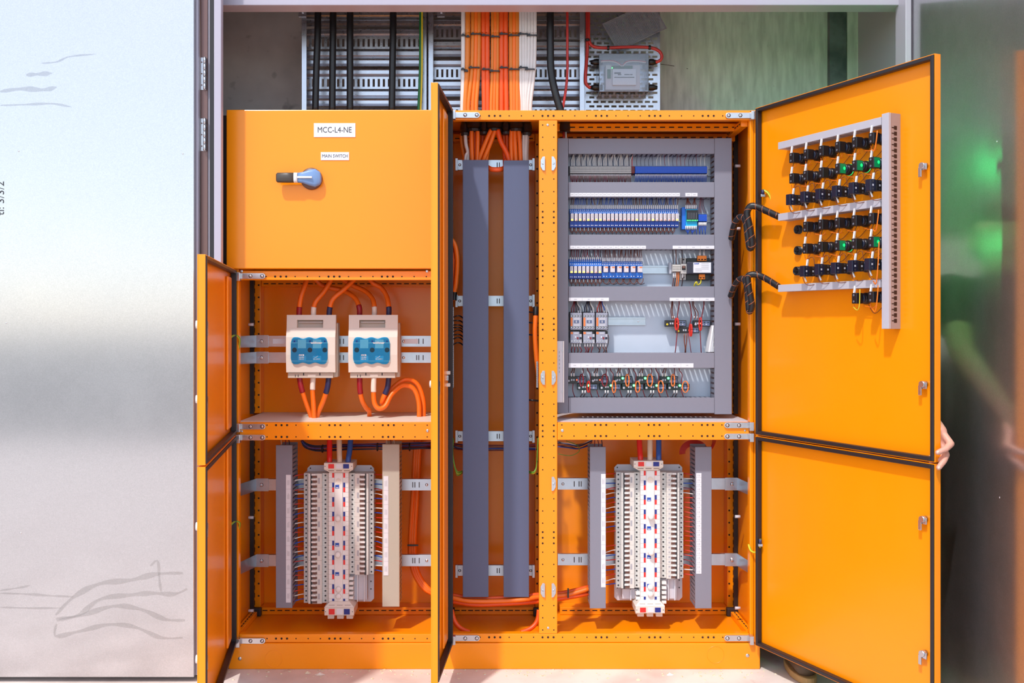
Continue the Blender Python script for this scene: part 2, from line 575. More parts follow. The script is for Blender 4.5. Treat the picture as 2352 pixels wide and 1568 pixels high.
# dust wiped in long smears, and rivets, on that sheet
clear_mat('dust_smear', (1, 1, 1, 1), -0.03, 0.12, rgb(160, 156, 150), rough=0.9)
def ribbon(pts, wd, name, m_, parent):
    pts = spline([W(a, b, -0.1403) for a, b in pts], 8)
    mb = MB()
    vs_, fs = [], []
    for k, p in enumerate(pts):
        t = (pts[min(k + 1, len(pts) - 1)] - pts[max(k - 1, 0)]).normalized()
        nrm = Vector((-t.z, 0, t.x))
        q = wd * (0.75 + 0.25 * math.sin(k * 0.7)) * min(1, 0.35 + 3 * min(k, len(pts) - 1 - k) / len(pts))
        vs_ += [p + nrm * q, p - nrm * q]
    for k in range(len(pts) - 1):
        fs.append((2 * k, 2 * k + 1, 2 * k + 3, 2 * k + 2))
    mb.add(vs_, fs)
    return mb.build(name, m_, parent)
for pts, wd in (
    ([(128, 1412), (170, 1370), (230, 1340), (300, 1332), (360, 1318), (420, 1316)], 0.011),
    ([(128, 1420), (180, 1412), (230, 1376), (300, 1366), (350, 1362), (400, 1364), (430, 1352)], 0.010),
    ([(130, 1425), (190, 1412), (260, 1392), (320, 1398), (380, 1422), (425, 1424)], 0.010),
    ([(130, 1432), (128, 1460), (180, 1450), (250, 1434), (310, 1440), (370, 1464), (420, 1464)], 0.009),
    ([(345, 1300), (362, 1288), (366, 1330), (370, 1360)], 0.006),
    ([(0, 1362), (60, 1364), (120, 1368), (170, 1370)], 0.005),
    ([(0, 1394), (60, 1396), (140, 1396)], 0.004),
    ([(0, 1356), (40, 1350), (70, 1344)], 0.004),
    ([(0, 242), (60, 240), (120, 238), (165, 246)], 0.005),
    ([(0, 210), (50, 204), (100, 206), (130, 200)], 0.010),
    ([(60, 172), (90, 170), (120, 168)], 0.009),
    ([(95, 145), (130, 142), (160, 130), (220, 124)], 0.004)):
    ribbon(pts, wd, 'dust_smear', 'dust_smear', dl)
for a, b in ((43, 347), (420, 353), (48, 1224), (14, 742)):
    q = W(a, b, -0.14)
    MB().lathe([(0.003, 0), (0.0026, -0.0012), (0.001, -0.0018)], 'y', q, 10).build('rivet', 'steel', dl, smooth=True)
tq = W(4, 455, -0.1405)
tq.x -= 0.003
text('ti: 3/3/2', 0.036, tq, 'ink', dl, 'handwriting', rot=(R(90), R(-90), 0), sx=1.1)

# right niche door, swung out towards us: a galvanised sheet that mirrors the orange door
p0 = Vector((W(2096, 0, -0.09).x, -0.09, 0))
ang = R(-90 - 8.2)
dr = MB().box(0, 1.35, 0, 0.04, 0.02, 2.9).build('door_2', 'galvanised', bevel=0.002)
struct(dr)
dr.location = p0
dr.rotation_euler = (0, 0, ang)
dr['label'] = 'galvanised sheet metal door swung out at the right, mirroring green lamps'
for a, b in ((2290, 325), (2296, 1142)):
    dxp = (a - CX) / FPX
    u = Vector((math.cos(ang), math.sin(ang)))
    s_ = (dxp * (CD + p0.y) - p0.x) / (u.x - dxp * u.y)
    d = CD + p0.y + s_ * u.y
    z = CZ + (CY - b) / FPX * d
    MB().lathe([(0.003, 0), (0.0026, -0.0012), (0.001, -0.0018)], 'y', (s_, 0, z), 10).build('rivet', 'steel', dr, smooth=True)

# ================================================================== the two enclosures
XL0, XL1 = W(524, 0, 0).x, W(1006, 0, 0).x
XR0, XR1 = XL1 + 0.001, W(1744, 0, 0).x
ZT, Z0 = W(0, 253, 0).z, W(0, 1475, 0).z              # top of the case, top of the plinth
YB = 0.40
def z_of(py, y=0.0):
    return W(0, py, y).z
def x_of(px, y=0.0):
    return W(px, 0, y).x

def holes(parent, pts, name='mounting_hole', r=0.0032, axis='y'):
    mb = MB()
    for q in pts:
        rr = q[3] if len(q) > 3 else r
        mb.cyl((q[0], q[1] - 0.0006, q[2]), (q[0], q[1] + 0.002, q[2]), rr, n=8)
    return mb.build(name, 'dark_hole', parent, kind='stuff')

def rail_holes(xa, xb, z, ph, y=0.0):
    """the repeating row: one group of three large holes, then three small ones"""
    out = []
    s = 122.6 * CD / FPX
    k = -1
    while True:
        base = ph + k * s
        if base > xb:
            break
        for dx, rr in ((0, .0042), (12.7, .0042), (25.4, .0042), (46, .0026), (74, .0026), (102, .0026)):
            x = base + dx * CD / FPX
            if xa < x < xb:
                out.append((x, y, z, rr))
        k += 1
    return out

def slots(parent, a, b, n, wd, ht, axis, y=None, face='y', name='rail_slot'):
    """a row of n dark slots from a to b"""
    mb = MB()
    for i in range(n):
        p = Vector(a).lerp(Vector(b), (i + 0.5) / n)
        if face == 'y':
            if axis == 'x':
                mb.box(p.x - wd / 2, p.x + wd / 2, p.y - 0.0006, p.y + 0.001, p.z - ht / 2, p.z + ht / 2)
            else:
                mb.box(p.x - ht / 2, p.x + ht / 2, p.y - 0.0006, p.y + 0.001, p.z - wd / 2, p.z + wd / 2)
        elif face == 'x':
            sg = 0.0006
            if axis == 'z':
                mb.box(p.x - sg, p.x + sg, p.y - ht / 2, p.y + ht / 2, p.z - wd / 2, p.z + wd / 2)
            else:
                mb.box(p.x - sg, p.x + sg, p.y - wd / 2, p.y + wd / 2, p.z - ht / 2, p.z + ht / 2)
        else:
            if axis == 'x':
                mb.box(p.x - wd / 2, p.x + wd / 2, p.y - ht / 2, p.y + ht / 2, p.z - 0.0006, p.z + 0.0006)
            else:
                mb.box(p.x - ht / 2, p.x + ht / 2, p.y - wd / 2, p.y + wd / 2, p.z - 0.0006, p.z + 0.0006)
    return mb.build(name, 'dark_hole', parent, kind='stuff')

def hinge(parent, px, py, flip=1):
    """grey hinge arm with two screws; flip=1: knuckle at the left"""
    q = W(px, py, 0)
    L, H = 0.082, 0.0105
    mb = MB()
    poly = [(-L * 0.18, -H), (L * 0.82, -H)]
    for i in range(7):
        t = -math.pi / 2 + math.pi * i / 6
        poly.append((L * 0.82 + H * math.cos(t), H * math.sin(t)))
    poly.append((-L * 0.18, H))
    pts = [(q.x + flip * x, q.z + z) for x, z in poly]
    if flip < 0:
        pts.reverse()
    mb.prism(pts, -0.008, -0.0005)
    o = mb.build('hinge', 'steel', parent, bevel=0.0012)
    kx = q.x - flip * L * 0.26
    MB().box(kx - 0.008, kx + 0.008, -0.028, -0.0005, q.z - 0.019, q.z + 0.013).build('hinge_knuckle', 'steel', o, bevel=0.002)
    for k in (0.27, 0.80):
        c = (q.x + flip * L * k, -0.008, q.z)
        MB().lathe([(0.0072, 0.0), (0.0072, -0.0008), (0.006, -0.0008), (0.006, -0.0002)], 'y', c, 14).build('screw_recess', 'ink', o)
        MB().lathe([(0.0055, 0.0005), (0.0052, -0.0025), (0.002, -0.003)], 'y', c, 12).build('screw', 'steel', o, smooth=True)
    return o

def screw(parent, px, py, y=0.0, r=0.006):
    q = W(px, py, y)
    o = MB().lathe([(r, 0.0), (r, -0.001), (r * 0.8, -0.002), (r * 0.35, -0.0022)], 'y', q, 12).build('screw', 'steel', parent, smooth=True)
    return o

def catch(parent, px, py, side):
    q = W(px, py, 0)
    hw, hh = 0.0085, 0.026
    poly = []
    if side < 0:
        poly = [(hw * 0.8, -hh), (hw * 0.8, hh), (-0.2 * hw, hh), (-hw * 1.1, hh * 0.45), (-hw * 1.1, -hh * 0.45), (-0.2 * hw, -hh)]
    else:
        poly = [(-hw * 0.8, -hh), (0.2 * hw, -hh), (hw * 1.1, -hh * 0.45), (hw * 1.1, hh * 0.45), (0.2 * hw, hh), (-hw * 0.8, hh)]
    o = MB().prism([(q.x + x, q.z + z) for x, z in poly], -0.006, -0.0005).build('lock_catch', 'steel', parent, bevel=0.0012)
    MB().lathe([(0.0045, 0.0), (0.0045, -0.0012), (0.002, -0.0016)], 'y', (q.x, -0.006, q.z), 12).build('screw', 'zinc', o, smooth=True)
    q2 = q.x + (hw * 0.55 if side < 0 else -hw * 0.55)
    MB().box(q2 - 0.0022, q2 + 0.0022, -0.009, -0.006, q.z - hh, q.z + hh).build('catch_lip', 'steel', o)

def case(root, x0, x1, divs):
    """sheet-metal shell with corner posts, rails, plinth"""
    MB().box(x0, x1, YB - 0.004, YB, Z0, ZT).build('back_panel', 'orange_paint', root)
    MB().box(x0, x0 + 0.003, 0.03, YB - 0.005, Z0, ZT).build('side_panel', 'orange_paint', root)
    MB().box(x1 - 0.003, x1, 0.03, YB - 0.005, Z0, ZT).build('side_panel', 'orange_paint', root)
    MB().box(x0, x1, 0.0305, YB - 0.005, ZT - 0.003, ZT).build('roof_panel', 'orange_paint', root)
    MB().box(x0, x1, 0.0305, YB - 0.005, Z0, Z0 + 0.004).build('floor_panel', 'orange_paint', root)

# ---- left enclosure
EL = thing('switchboard_enclosure', 'left orange switchboard enclosure with closed main switch door above two open bays', 'enclosure', ((XL0 + XL1) / 2, 0.2, 0))
case(EL, XL0, XL1, None)
px_l, px_r = 536, 1006
def rail(parent, name, pxa, pxb, pya, pyb, yb=0.03):
    a, b = W(pxa, pya, 0), W(pxb, pyb, 0)
    return MB().box(a.x, b.x, 0.0, yb, b.z, a.z).build(name, 'orange_paint', parent, bevel=0.002)
MB().box(x_of(538), x_of(548), 0, 0.03, Z0, ZT).build('front_post', 'orange_paint', EL, bevel=0.002)
MB().box(x_of(526), x_of(537), 0.002, 0.03, Z0, ZT).build('front_post_edge', 'orange_paint', EL)
MB().box(x_of(995), x_of(1006), 0, 0.03, Z0, ZT).build('front_post', 'orange_paint', EL, bevel=0.002)
r1 = rail(EL, 'cross_rail', 549, 994, 622, 643)
r2 = rail(EL, 'cross_rail', 549, 994, 970, 1010)
r3 = rail(EL, 'cross_rail', 549, 994, 1456, 1475)
MB().box(x_of(549), x_of(994), 0, 0.03, ZT - 0.035, ZT).build('top_rail', 'orange_paint', EL)
zz = z_of(633.5)
holes(r1, rail_holes(x_of(604), x_of(985), z_of(635), x_of(632)))
holes(r2, rail_holes(x_of(604), x_of(985), z_of(976), x_of(634)) + rail_holes(x_of(604), x_of(985), z_of(1003), x_of(634)))
holes(r3, rail_holes(x_of(604), x_of(985), z_of(1466), x_of(634)))
screw(EL, 555, 622.5); screw(EL, 981, 622.5); screw(EL, 556, 990, r=0.004); screw(EL, 982, 989)
for a, b in ((563, 634), (563, 979), (563, 1004), (563, 1470)):
    hinge(EL, a, b, 1)
MB().box(x_of(526), x_of(995), -0.006, YB, 0.0, Z0 - 0.001).build('plinth', 'orange_paint', EL, bevel=0.003)
def ring(parent, px, py, rpx, y):
    q = W(px, py, y)
    r = rpx * CD / FPX
    mb = MB()
    n = 40
    vs_, fs = [], []
    for i in range(n):
        t = 2 * math.pi * i / n
        for rr, yy in ((r, 0), (r * 0.985, -0.0009), (r * 0.955, -0.0009), (r * 0.94, 0)):
            vs_.append((q.x + rr * math.cos(t), y + yy - 0.0001, q.z + rr * math.sin(t)))
    for i in range(n):
        for j in range(3):
            fs.append((i * 4 + j, i * 4 + j + 1, ((i + 1) % n) * 4 + j + 1, ((i + 1) % n) * 4 + j))
    return mb.add(vs_, fs).build('knockout_ring', 'orange_paint', parent, smooth=True)
ring(EL, 629, 1512, 20, -0.006)
screw(EL, 551, 1512, -0.006, 0.007)
# shelf between the bays, rear posts and rails with slots
def shelf(parent, pxa, pxb, m_='cream'):
    z = z_of(968.5)
    xa, xb = x_of(pxa), x_of(pxb)
    MB().box(xa, xb, 0.0315, YB - 0.006, z - 0.012, z).build('shelf', m_, parent)
shelf(EL, 545, 996)
def bay_inside(parent, xa, xb, za, zb_, left=True, right=True, top=True, bottom=True):
    yr = YB - 0.045
    if left:
        p = MB().box(xa, xa + 0.035, yr - 0.02, YB - 0.005, za, zb_).build('rear_post', 'orange_paint', parent, bevel=0.002)
        n = int((zb_ - za) / 0.031)
        slots(p, (xa + 0.010, yr - 0.02, za), (xa + 0.010, yr - 0.02, zb_), n, 0.019, 0.004, 'z')
        holes(p, [(xa + 0.027, yr - 0.02, za + (i + 0.5) * 0.05) for i in range(int((zb_ - za) / 0.05))], 'post_hole', 0.004)
        q = MB().box(xa, xa + 0.016, yr - 0.055, yr - 0.045, za, zb_).build('rear_seal_strip', 'rubber', parent)
    if right:
        p = MB().box(xb - 0.035, xb, yr - 0.02, YB - 0.005, za, zb_).build('rear_post', 'orange_paint', parent, bevel=0.002)
        n = int((zb_ - za) / 0.031)
        slots(p, (xb - 0.010, yr - 0.02, za), (xb - 0.010, yr - 0.02, zb_), n, 0.019, 0.004, 'z')
        holes(p, [(xb - 0.027, yr - 0.02, za + (i + 0.5) * 0.05) for i in range(int((zb_ - za) / 0.05))], 'post_hole', 0.004)
        q = MB().box(xb - 0.016, xb, yr - 0.055, yr - 0.045, za, zb_).build('rear_seal_strip', 'rubber', parent)
    n = int((xb - xa) / 0.033)
    if top:
        p = MB().box(xa + 0.036, xb - 0.036, yr - 0.012, YB - 0.005, zb_ - 0.03, zb_).build('rear_rail', 'orange_paint', parent, bevel=0.002)
        slots(p, (xa + 0.04, yr - 0.012, zb_ - 0.019), (xb - 0.04, yr - 0.012, zb_ - 0.019), n, 0.02, 0.004, 'x')
    if bottom:
        p = MB().box(xa + 0.036, xb - 0.036, yr - 0.03, YB - 0.005, za, za + 0.03).build('rear_rail', 'orange_paint', parent, bevel=0.002)
        slots(p, (xa + 0.04, yr - 0.03, za + 0.018), (xb - 0.04, yr - 0.03, za + 0.018), n, 0.02, 0.004, 'x')
        for s, xx in ((1, xa + 0.004), (-1, xb - 0.004)):
            if (s > 0 and left) or (s < 0 and right):
                q = MB().box(xx, xx + s * 0.026, 0.032, yr - 0.058, za + 0.0, za + 0.022).build('side_rail', 'orange_paint', parent, bevel=0.002)
                slots(q, (xx + s * 0.013, 0.04, za + 0.0225), (xx + s * 0.013, yr - 0.06, za + 0.0225), 9, 0.018, 0.004, 'y', face='z')
                MB().box(xx, xx + s * 0.04, yr - 0.056, yr - 0.032, za + 0.0, za + 0.034).build('corner_bracket', 'rubber', parent, bevel=0.004)
XI0, XI1 = XL0 + 0.004, XL1 - 0.004
bay_inside(EL, XI0, XI1, z_of(968) + 0.0005, z_of(643) + 0.02, bottom=False)
bay_inside(EL, XI0, XI1, Z0 + 0.0045, z_of(970) - 0.012)
def stud(parent, px, py, y, d=1):
    q = W(px, py, y)
    MB().cyl((q.x, y, q.z), (q.x + d * 0.02, y, q.z), 0.006, n=8).build('panel_stud', 'mauve_grey', parent, smooth=True)
for py in (745, 1188, 1402):
    stud(EL, 571, py, 0.20, 1)

# the closed main switch door
DT, DB = z_of(252, -0.02), z_of(617, -0.02)
cdx0, cdx1 = x_of(520, -0.02), x_of(1004, -0.02)
dmain = MB().box(cdx0, cdx1, -0.021, -0.003, DB, DT).build('main_switch_door', 'orange_paint', EL, bevel=0.003)
MB().box(cdx0 + 0.002, cdx1 - 0.002, -0.0029, -0.0005, DB + 0.004, DT - 0.004).build('gasket', 'rubber', dmain)
MB().box(cdx0 - 0.026, cdx0 - 0.0015, -0.002, 0.03, Z0 + 0.05, ZT - 0.02).build('side_gap_dark', 'rubber', EL)  # dark strip put in for the shaded gap between door and jamb

def label_plate(px0, px1, py0, py1, y, body, size, name, lab, ink='ink', sx=0.86):
    a, b = W(px0, py0, y), W(px1, py1, y)
    t = thing(name, lab, 'label', ((a.x + b.x) / 2, y, b.z))
    MB().box(a.x, b.x, y - 0.0022, y, b.z, a.z).build('plate', 'label_white', t, bevel=0.0005)
    text(body, size, ((a.x + b.x) / 2, y - 0.0024, (a.z + b.z) / 2), ink, t, sx=sx)
    return t
label_plate(721, 816.5, 283, 315, -0.0212, 'MCC-L4-NE', 0.030, 'engraved_label', 'white engraved label reading MCC-L4-NE on the orange door', sx=0.84)
label_plate(737, 802, 349.5, 368, -0.0212, 'MAIN SWITCH', 0.0172, 'engraved_label', 'smaller white engraved label reading MAIN SWITCH above the rotary handle', 'ink', sx=0.86)

# rotary main switch handle
q = W(716, 411, -0.0212)
t = thing('rotary_switch_handle', 'blue and black rotary main switch handle on the closed orange door', 'switch', q)
MB().lathe([(0.0405, 0), (0.0405, -0.010), (0.037, -0.014), (0.02, -0.015)], 'y', q, 36).build('bezel', 'toggle_brown', t, smooth=True)
def loftx(secs):
    """sections along x: (x, z centre, half height, y front, y back)"""
    mb = MB()
    n = 12
    vs_, fs = [], []
    for x, zc, hh, yf, yb in secs:
        for i in range(n):
            a = 2 * math.pi * i / n
            cc, ss = math.cos(a), math.sin(a)
            e = lambda c: math.copysign(abs(c) ** 0.6, c)
            vs_.append((x, (yf + yb) / 2 + (yb - yf) / 2 * e(cc), zc + hh * e(ss)))
    for k in range(len(secs) - 1):
        for i in range(n):
            fs.append((k * n + i, k * n + (i + 1) % n, (k + 1) * n + (i + 1) % n, (k + 1) * n + i))
    fs += [tuple(range(n - 1, -1, -1)), tuple((len(secs) - 1) * n + i for i in range(n))]
    return mb.add(vs_, fs)
def hx(px):
    return x_of(px, -0.06)
y0 = -0.0352
loftx([(hx(683.5), q.z, 0.0185, -0.064, -0.040), (hx(695), q.z + 0.001, 0.021, -0.062, y0 - 0.001), (hx(708), q.z + 0.001, 0.029, -0.060, y0 - 0.001), (hx(722), q.z, 0.034, -0.056, y0 - 0.001), (hx(733), q.z - 0.001, 0.024, -0.052, y0 - 0.001), (hx(736), q.z - 0.002, 0.012, -0.048, y0 - 0.001)]).build('hub', 'handle_blue', t, smooth=True)
loftx([(hx(634), q.z, 0.014, -0.062, -0.046), (hx(637), q.z, 0.0185, -0.066, -0.042), (hx(660), q.z, 0.0190, -0.066, -0.041), (hx(674.5), q.z, 0.0185, -0.066, -0.041)]).build('grip', 'handle_black', t, smooth=True)
loftx([(hx(674.7), q.z, 0.0188, -0.0665, -0.0405), (hx(683.3), q.z, 0.0188, -0.0665, -0.0405)]).build('collar', 'white_plastic', t, smooth=True)
MB().box(hx(683), hx(717), -0.0665, -0.062, q.z - 0.0035, q.z + 0.0035).build('pointer', 'white_plastic', t, bevel=0.001)

# ---- right enclosure
ER = thing('switchboard_enclosure', 'wide orange switchboard enclosure with cable bay and open right-hand doors', 'enclosure', ((XR0 + XR1) / 2, 0.2, 0))
case(ER, XR0, XR1, None)
MB().box(XR0, x_of(1030), 0.0, 0.03, Z0, ZT).build('front_post', 'orange_paint', ER, bevel=0.002)
MB().box(x_of(1030) + 0.0005, x_of(1038), 0.001, 0.03, Z0, ZT).build('front_post_edge', 'orange_paint', ER)
cp = MB().box(x_of(1238), x_of(1280), 0.0, 0.03, z_of(1455) + 0.0003, z_of(276) - 0.0003).build('centre_post', 'orange_paint', ER, bevel=0.002)
hp = []
s = 122.6
ys_small = [287, 315, 344, 411, 440, 467]
pys = []
py = 287
base = 486
for k in range(9):
    for d, rr in ((0, .0038), (12.9, .0038), (25.7, .0038), (46, .0026), (74, .0026), (102, .0026)):
        pys.append((base + k * s + d, rr))
pys += [(287, .0026), (315, .0026), (344, .0026), (411, .0026), (440, .0026), (467, .0026)]
skip = [375, 868, 1110, 1353]
for pyy, rr in pys:
    if pyy < 1450 and all(abs(pyy - c) > 18 for c in skip):
        for pxx in (1246.5, 1272):
            q = W(pxx, pyy, 0)
            hp.append((q.x, 0.0, q.z, rr))
holes(cp, hp)
MB().box(x_of(1722), x_of(1731), 0, 0.03, Z0, ZT).build('front_post', 'orange_paint', ER, bevel=0.002)
MB().box(x_of(1732), x_of(1743), 0.002, 0.03, Z0, ZT).build('front_post_edge', 'orange_paint', ER)
rt = rail(ER, 'top_rail', 1031, 1741, 253.2, 275.5)
holes(rt, rail_holes(x_of(1085), x_of(1680), z_of(266), x_of(1123.5)))
rm = rail(ER, 'cross_rail', 1280.5, 1721, 970, 1010)
holes(rm, rail_holes(x_of(1285), x_of(1675), z_of(975.5), x_of(1367)) + rail_holes(x_of(1285), x_of(1675), z_of(1001), x_of(1367)))
rb = rail(ER, 'cross_rail', 1031, 1721, 1455, 1475)
holes(rb, rail_holes(x_of(1085), x_of(1680), z_of(1463), x_of(1123.5)))
for a, b, f in ((1055, 265, 1), (1055, 1464, 1), (1713, 266, -1), (1710, 976, -1), (1710, 1001.5, -1), (1710, 1464, -1)):
    hinge(ER, a, b, f)
screw(ER, 1291.5, 988.5); screw(ER, 1711, 988.5, r=0.004); screw(ER, 1258, 287, r=0.005); screw(ER, 1259, 1441.5, r=0.005)
for a, b, s_ in ((1247, 376, -1), (1271, 376, 1), (1247, 867, -1), (1271, 867, 1), (1271, 1110, 1), (1247, 1354, -1), (1271, 1354, 1)):
    catch(ER, a, b, s_)
MB().box(x_of(1008), x_of(1745), -0.006, YB, 0.0, Z0 - 0.001).build('plinth', 'orange_paint', ER, bevel=0.003)
ring(ER, 1643, 1503, 20, -0.006)
screw(ER, 1717, 1505, -0.006, 0.007)
shelf(ER, 1275, 1726, 'mauve_grey')
XM = x_of(1259)
bay_inside(ER, XR0 + 0.004, XM + 0.0, Z0 + 0.0045, ZT - 0.02)
bay_inside(ER, XM + 0.03, XR1 - 0.004, z_of(968) + 0.0005, ZT - 0.02, left=False, bottom=False)
bay_inside(ER, XM + 0.03, XR1 - 0.004, Z0 + 0.0045, z_of(970) - 0.012, left=False)
# slotted roof rails seen under the top rail
for k, yy in enumerate((0.14, 0.24)):
    p = MB().box(XM + 0.03, XR1 - 0.03, yy, yy + 0.02, ZT - 0.05 - 0.02 * k, ZT - 0.02 - 0.02 * k).build('roof_rail', 'orange_paint', ER, bevel=0.002)
    slots(p, (XM + 0.05, yy, ZT - 0.035 - 0.02 * k), (XR1 - 0.04, yy, ZT - 0.035 - 0.02 * k), 20, 0.02, 0.0045, 'x')
q = MB().box(XR1 - 0.06, XR1 - 0.035, 0.032, 0.30, ZT - 0.055, ZT - 0.03).build('side_roof_rail', 'orange_paint', ER, bevel=0.002)
slots(q, (XR1 - 0.0605, 0.04, ZT - 0.0425), (XR1 - 0.0605, 0.29, ZT - 0.0425), 8, 0.018, 0.004, 'y', face='x')
for py in (381, 525, 744, 1186, 1396):
    stud(ER, 1700, py, 0.16, -1)

# ================================================================== doors
def door(parent, name, hx_, hy, d, z0, z1, w_, inner, latch=(), label=None):
    """hinged sheet door: local x runs from the hinge to the free edge; inner = +1 / -1 side of local y"""
    rz = math.atan2(d[1], d[0])
    T = 0.020
    i = inner
    off = OFF.get(parent.name, Vector((0, 0, 0)))
    mb = MB()
    mb.box(0, w_, 0, -i * 0.003, z0, z1)
    o = mb.build(name, 'orange_paint', None)
    OFF.pop(o.name, None)
    o.parent = parent
    o.location = Vector((hx_, hy, 0)) - off
    o.rotation_euler = (0, 0, rz)
    f = MB()
    f.box(0, 0.003, 0.0, i * T, z0, z1)
    f.box(w_ - 0.003, w_, 0.0, i * T, z0, z1)
    f.box(0.003, w_ - 0.003, 0.0, i * T, z0, z0 + 0.0025)
    f.box(0.003, w_ - 0.003, 0.0, i * T, z1 - 0.0025, z1)
    f.build('folded_edge', 'orange_paint', o, bevel=0.001)
    g = MB()
    a = 0.0032
    gw = 0.012
    y0_, y1_ = i * 0.004, i * (T + 0.004)
    g.box(a, a + gw, y0_, y1_, z0 + a, z1 - a)
    g.box(w_ - a - gw, w_ - a, y0_, y1_, z0 + a, z1 - a)
    g.box(a + gw, w_ - a - gw, y0_, y1_, z0 + a, z0 + a + gw)
    g.box(a + gw, w_ - a - gw, y0_, y1_, z1 - a - gw, z1 - a)
    g.build('gasket', 'rubber', o, bevel=0.002)
    # raised stiffener near the hinge side
    if i > 0:
        MB().box(0.03, 0.14, i * 0.0005, i * 0.009, z0 + 0.03, z1 - 0.03).build('stiffener', 'orange_paint', o, bevel=0.004)
    for z in latch:
        l_ = MB().box(w_ - 0.062, w_ - 0.034, i * 0.012, i * 0.016, z - 0.014, z + 0.006).build('cam_latch', 'steel', o, bevel=0.002)
        MB().cyl((w_ - 0.05, i * 0.0005, z), (w_ - 0.05, i * 0.02, z), 0.0095, n=12).build('latch_barrel', 'steel', o, smooth=True)
        MB().box(w_ - 0.062, w_ - 0.05, i * 0.0165, i * 0.0195, z - 0.034, z - 0.004).build('latch_tongue', 'steel', o, bevel=0.002)
        MB().cyl((w_ - 0.05, -i * 0.0032, z), (w_ - 0.05, -i * 0.014, z), 0.012, n=12).build('lock_head', 'white_plastic', o, smooth=True)
    return o
HRX = x_of(1741)
DRV = (0.342, -0.728)
ZM0, ZM1 = z_of(995.6), z_of(998.4)
DW = 0.792
dru = door(ER, 'upper_right_door', HRX, -0.024, DRV, ZM0, ZT, DW, -1, (z_of(452), z_of(855)))
drl = door(ER, 'lower_right_door', HRX, -0.024, DRV, Z0, ZM1, DW, -1, (z_of(1104), z_of(1352)))
dmid = door(ER, 'cable_bay_door', x_of(1027), -0.024, (-0.030, -0.39), Z0, ZT, 0.386, 1, (z_of(868),))
HLX = x_of(533)
dlu = door(EL, 'fuse_bay_door', HLX, -0.024, (0.127, -0.79), ZM0, z_of(620), 0.792, 1, (z_of(745), z_of(880)))
dll = door(EL, 'breaker_bay_door', HLX, -0.024, (0.127, -0.79), Z0, ZM1, 0.792, 1, (z_of(1110), z_of(1350)))
# wiggly earth leads on the doors
def earth(px, py, y, dx, label, ring_px):
    q = W(px, py, y)
    t = thing('earth_lead', label, 'wire', q, 'yellow and green earth leads')
    pts = [W(a, b, yy) for a, b, yy in ring_px]
    MB().tube(pts, 0.0032, 6, 5).build('wire', 'wire_yellow', t, smooth=True)
    MB().tube([p + Vector((0.003, -0.001, 0.001)) for p in pts], 0.002, 6, 5).build('green_stripe', 'wire_green', t, smooth=True)
    MB().cyl(pts[0], pts[0] + Vector((0, -0.002, -0.016)), 0.006, n=8).build('crimp_sleeve', 'sleeve_navy', t, smooth=True)
    MB().box(pts[0].x - 0.008, pts[0].x + 0.008, pts[0].y - 0.006, pts[0].y + 0.004, pts[0].z - 0.026, pts[0].z - 0.0165).build('lug', 'steel', t, bevel=0.001)
earth(525, 800, -0.06, 1, 'green-yellow earth lead arching from the fuse bay door hinge side', [(524, 795, -0.06), (530, 776, -0.05), (541, 770, -0.03), (550, 780, -0.01), (547, 808, 0.02)])
earth(525, 1225, -0.06, 1, 'green-yellow earth lead arching from the lower left breaker bay door', [(524, 1222, -0.06), (530, 1206, -0.05), (541, 1197, -0.03), (550, 1202, -0.01), (547, 1220, 0.02)])
earth(1745, 1238, -0.04, -1, 'green-yellow earth lead looping at the lower right door hinge', [(1746, 1238, -0.05), (1744, 1258, -0.04), (1735, 1268, -0.03), (1724, 1264, -0.01), (1719, 1250, 0.01)])
earth(1752, 438, -0.05, -1, 'green-yellow earth lead drooping on the upper right door', [(1752, 436, -0.06), (1764, 444, -0.07), (1771, 460, -0.075), (1770, 478, -0.07)])
# ================================================================== rails, ducts, cables: builders
def mrail(pxa, pxb, pya, pyb, y, label, group=None, slots_px=(), screws=(), left_arm=None, right_arm=None):
    """zinc mounting rail with pressed slots and, where asked, an arm running forward along the side wall"""
    a, b = W(pxa, pya, y), W(pxb, pyb, y)
    t = thing('mounting_rail', label, 'rail', ((a.x + b.x) / 2, y, b.z), group)
    fl = 0.007
    mb = MB()
    mb.box(a.x, b.x, y, y + 0.002, b.z, a.z)
    mb.box(a.x, b.x, y + 0.002, y + 0.018, b.z, b.z + 0.002)
    mb.box(a.x, b.x, y + 0.002, y + 0.018, a.z - 0.002, a.z)
    mb.build('channel', 'zinc', t, bevel=0.0006)
    hz = (a.z - b.z)
    for sx in slots_px:
        x = x_of(sx, y)
        MB().box(x - 0.0016, x + 0.0016, y - 0.0005, y + 0.001, b.z + hz * 0.26, b.z + hz * 0.74).build('slot', 'dark_hole', t)
    for sx in screws:
        x = x_of(sx, y)
        MB().lathe([(0.006, 0), (0.0055, -0.002), (0.002, -0.0026)], 'y', (x, y, (a.z + b.z) / 2), 10).build('screw', 'steel', t, smooth=True)
    for arm, s in ((left_arm, 1), (right_arm, -1)):
        if arm is not None:
            x = a.x if s > 0 else b.x
            xo = arm
            MB().hexa([(xo, 0.034, b.z), (xo + s * 0.002, 0.034, b.z), (x + s * 0.002, y, b.z - 0.002), (x, y, b.z - 0.002),
                       (xo, 0.034, a.z), (xo + s * 0.002, 0.034, a.z), (x + s * 0.002, y, a.z + 0.002), (x, y, a.z + 0.002)]).build('side_arm', 'zinc', t)
            MB().box(min(x, x + s * 0.05), max(x, x + s * 0.05), y - 0.0022, y - 0.0004, b.z - 0.003, a.z + 0.003).build('end_plate', 'zinc', t, bevel=0.0008)
            MB().lathe([(0.008, 0), (0.007, -0.004), (0.003, -0.005)], 'y', (x + s * 0.022, y - 0.0022, (a.z + b.z) / 2), 10).build('bolt', 'steel', t, smooth=True)
    return t

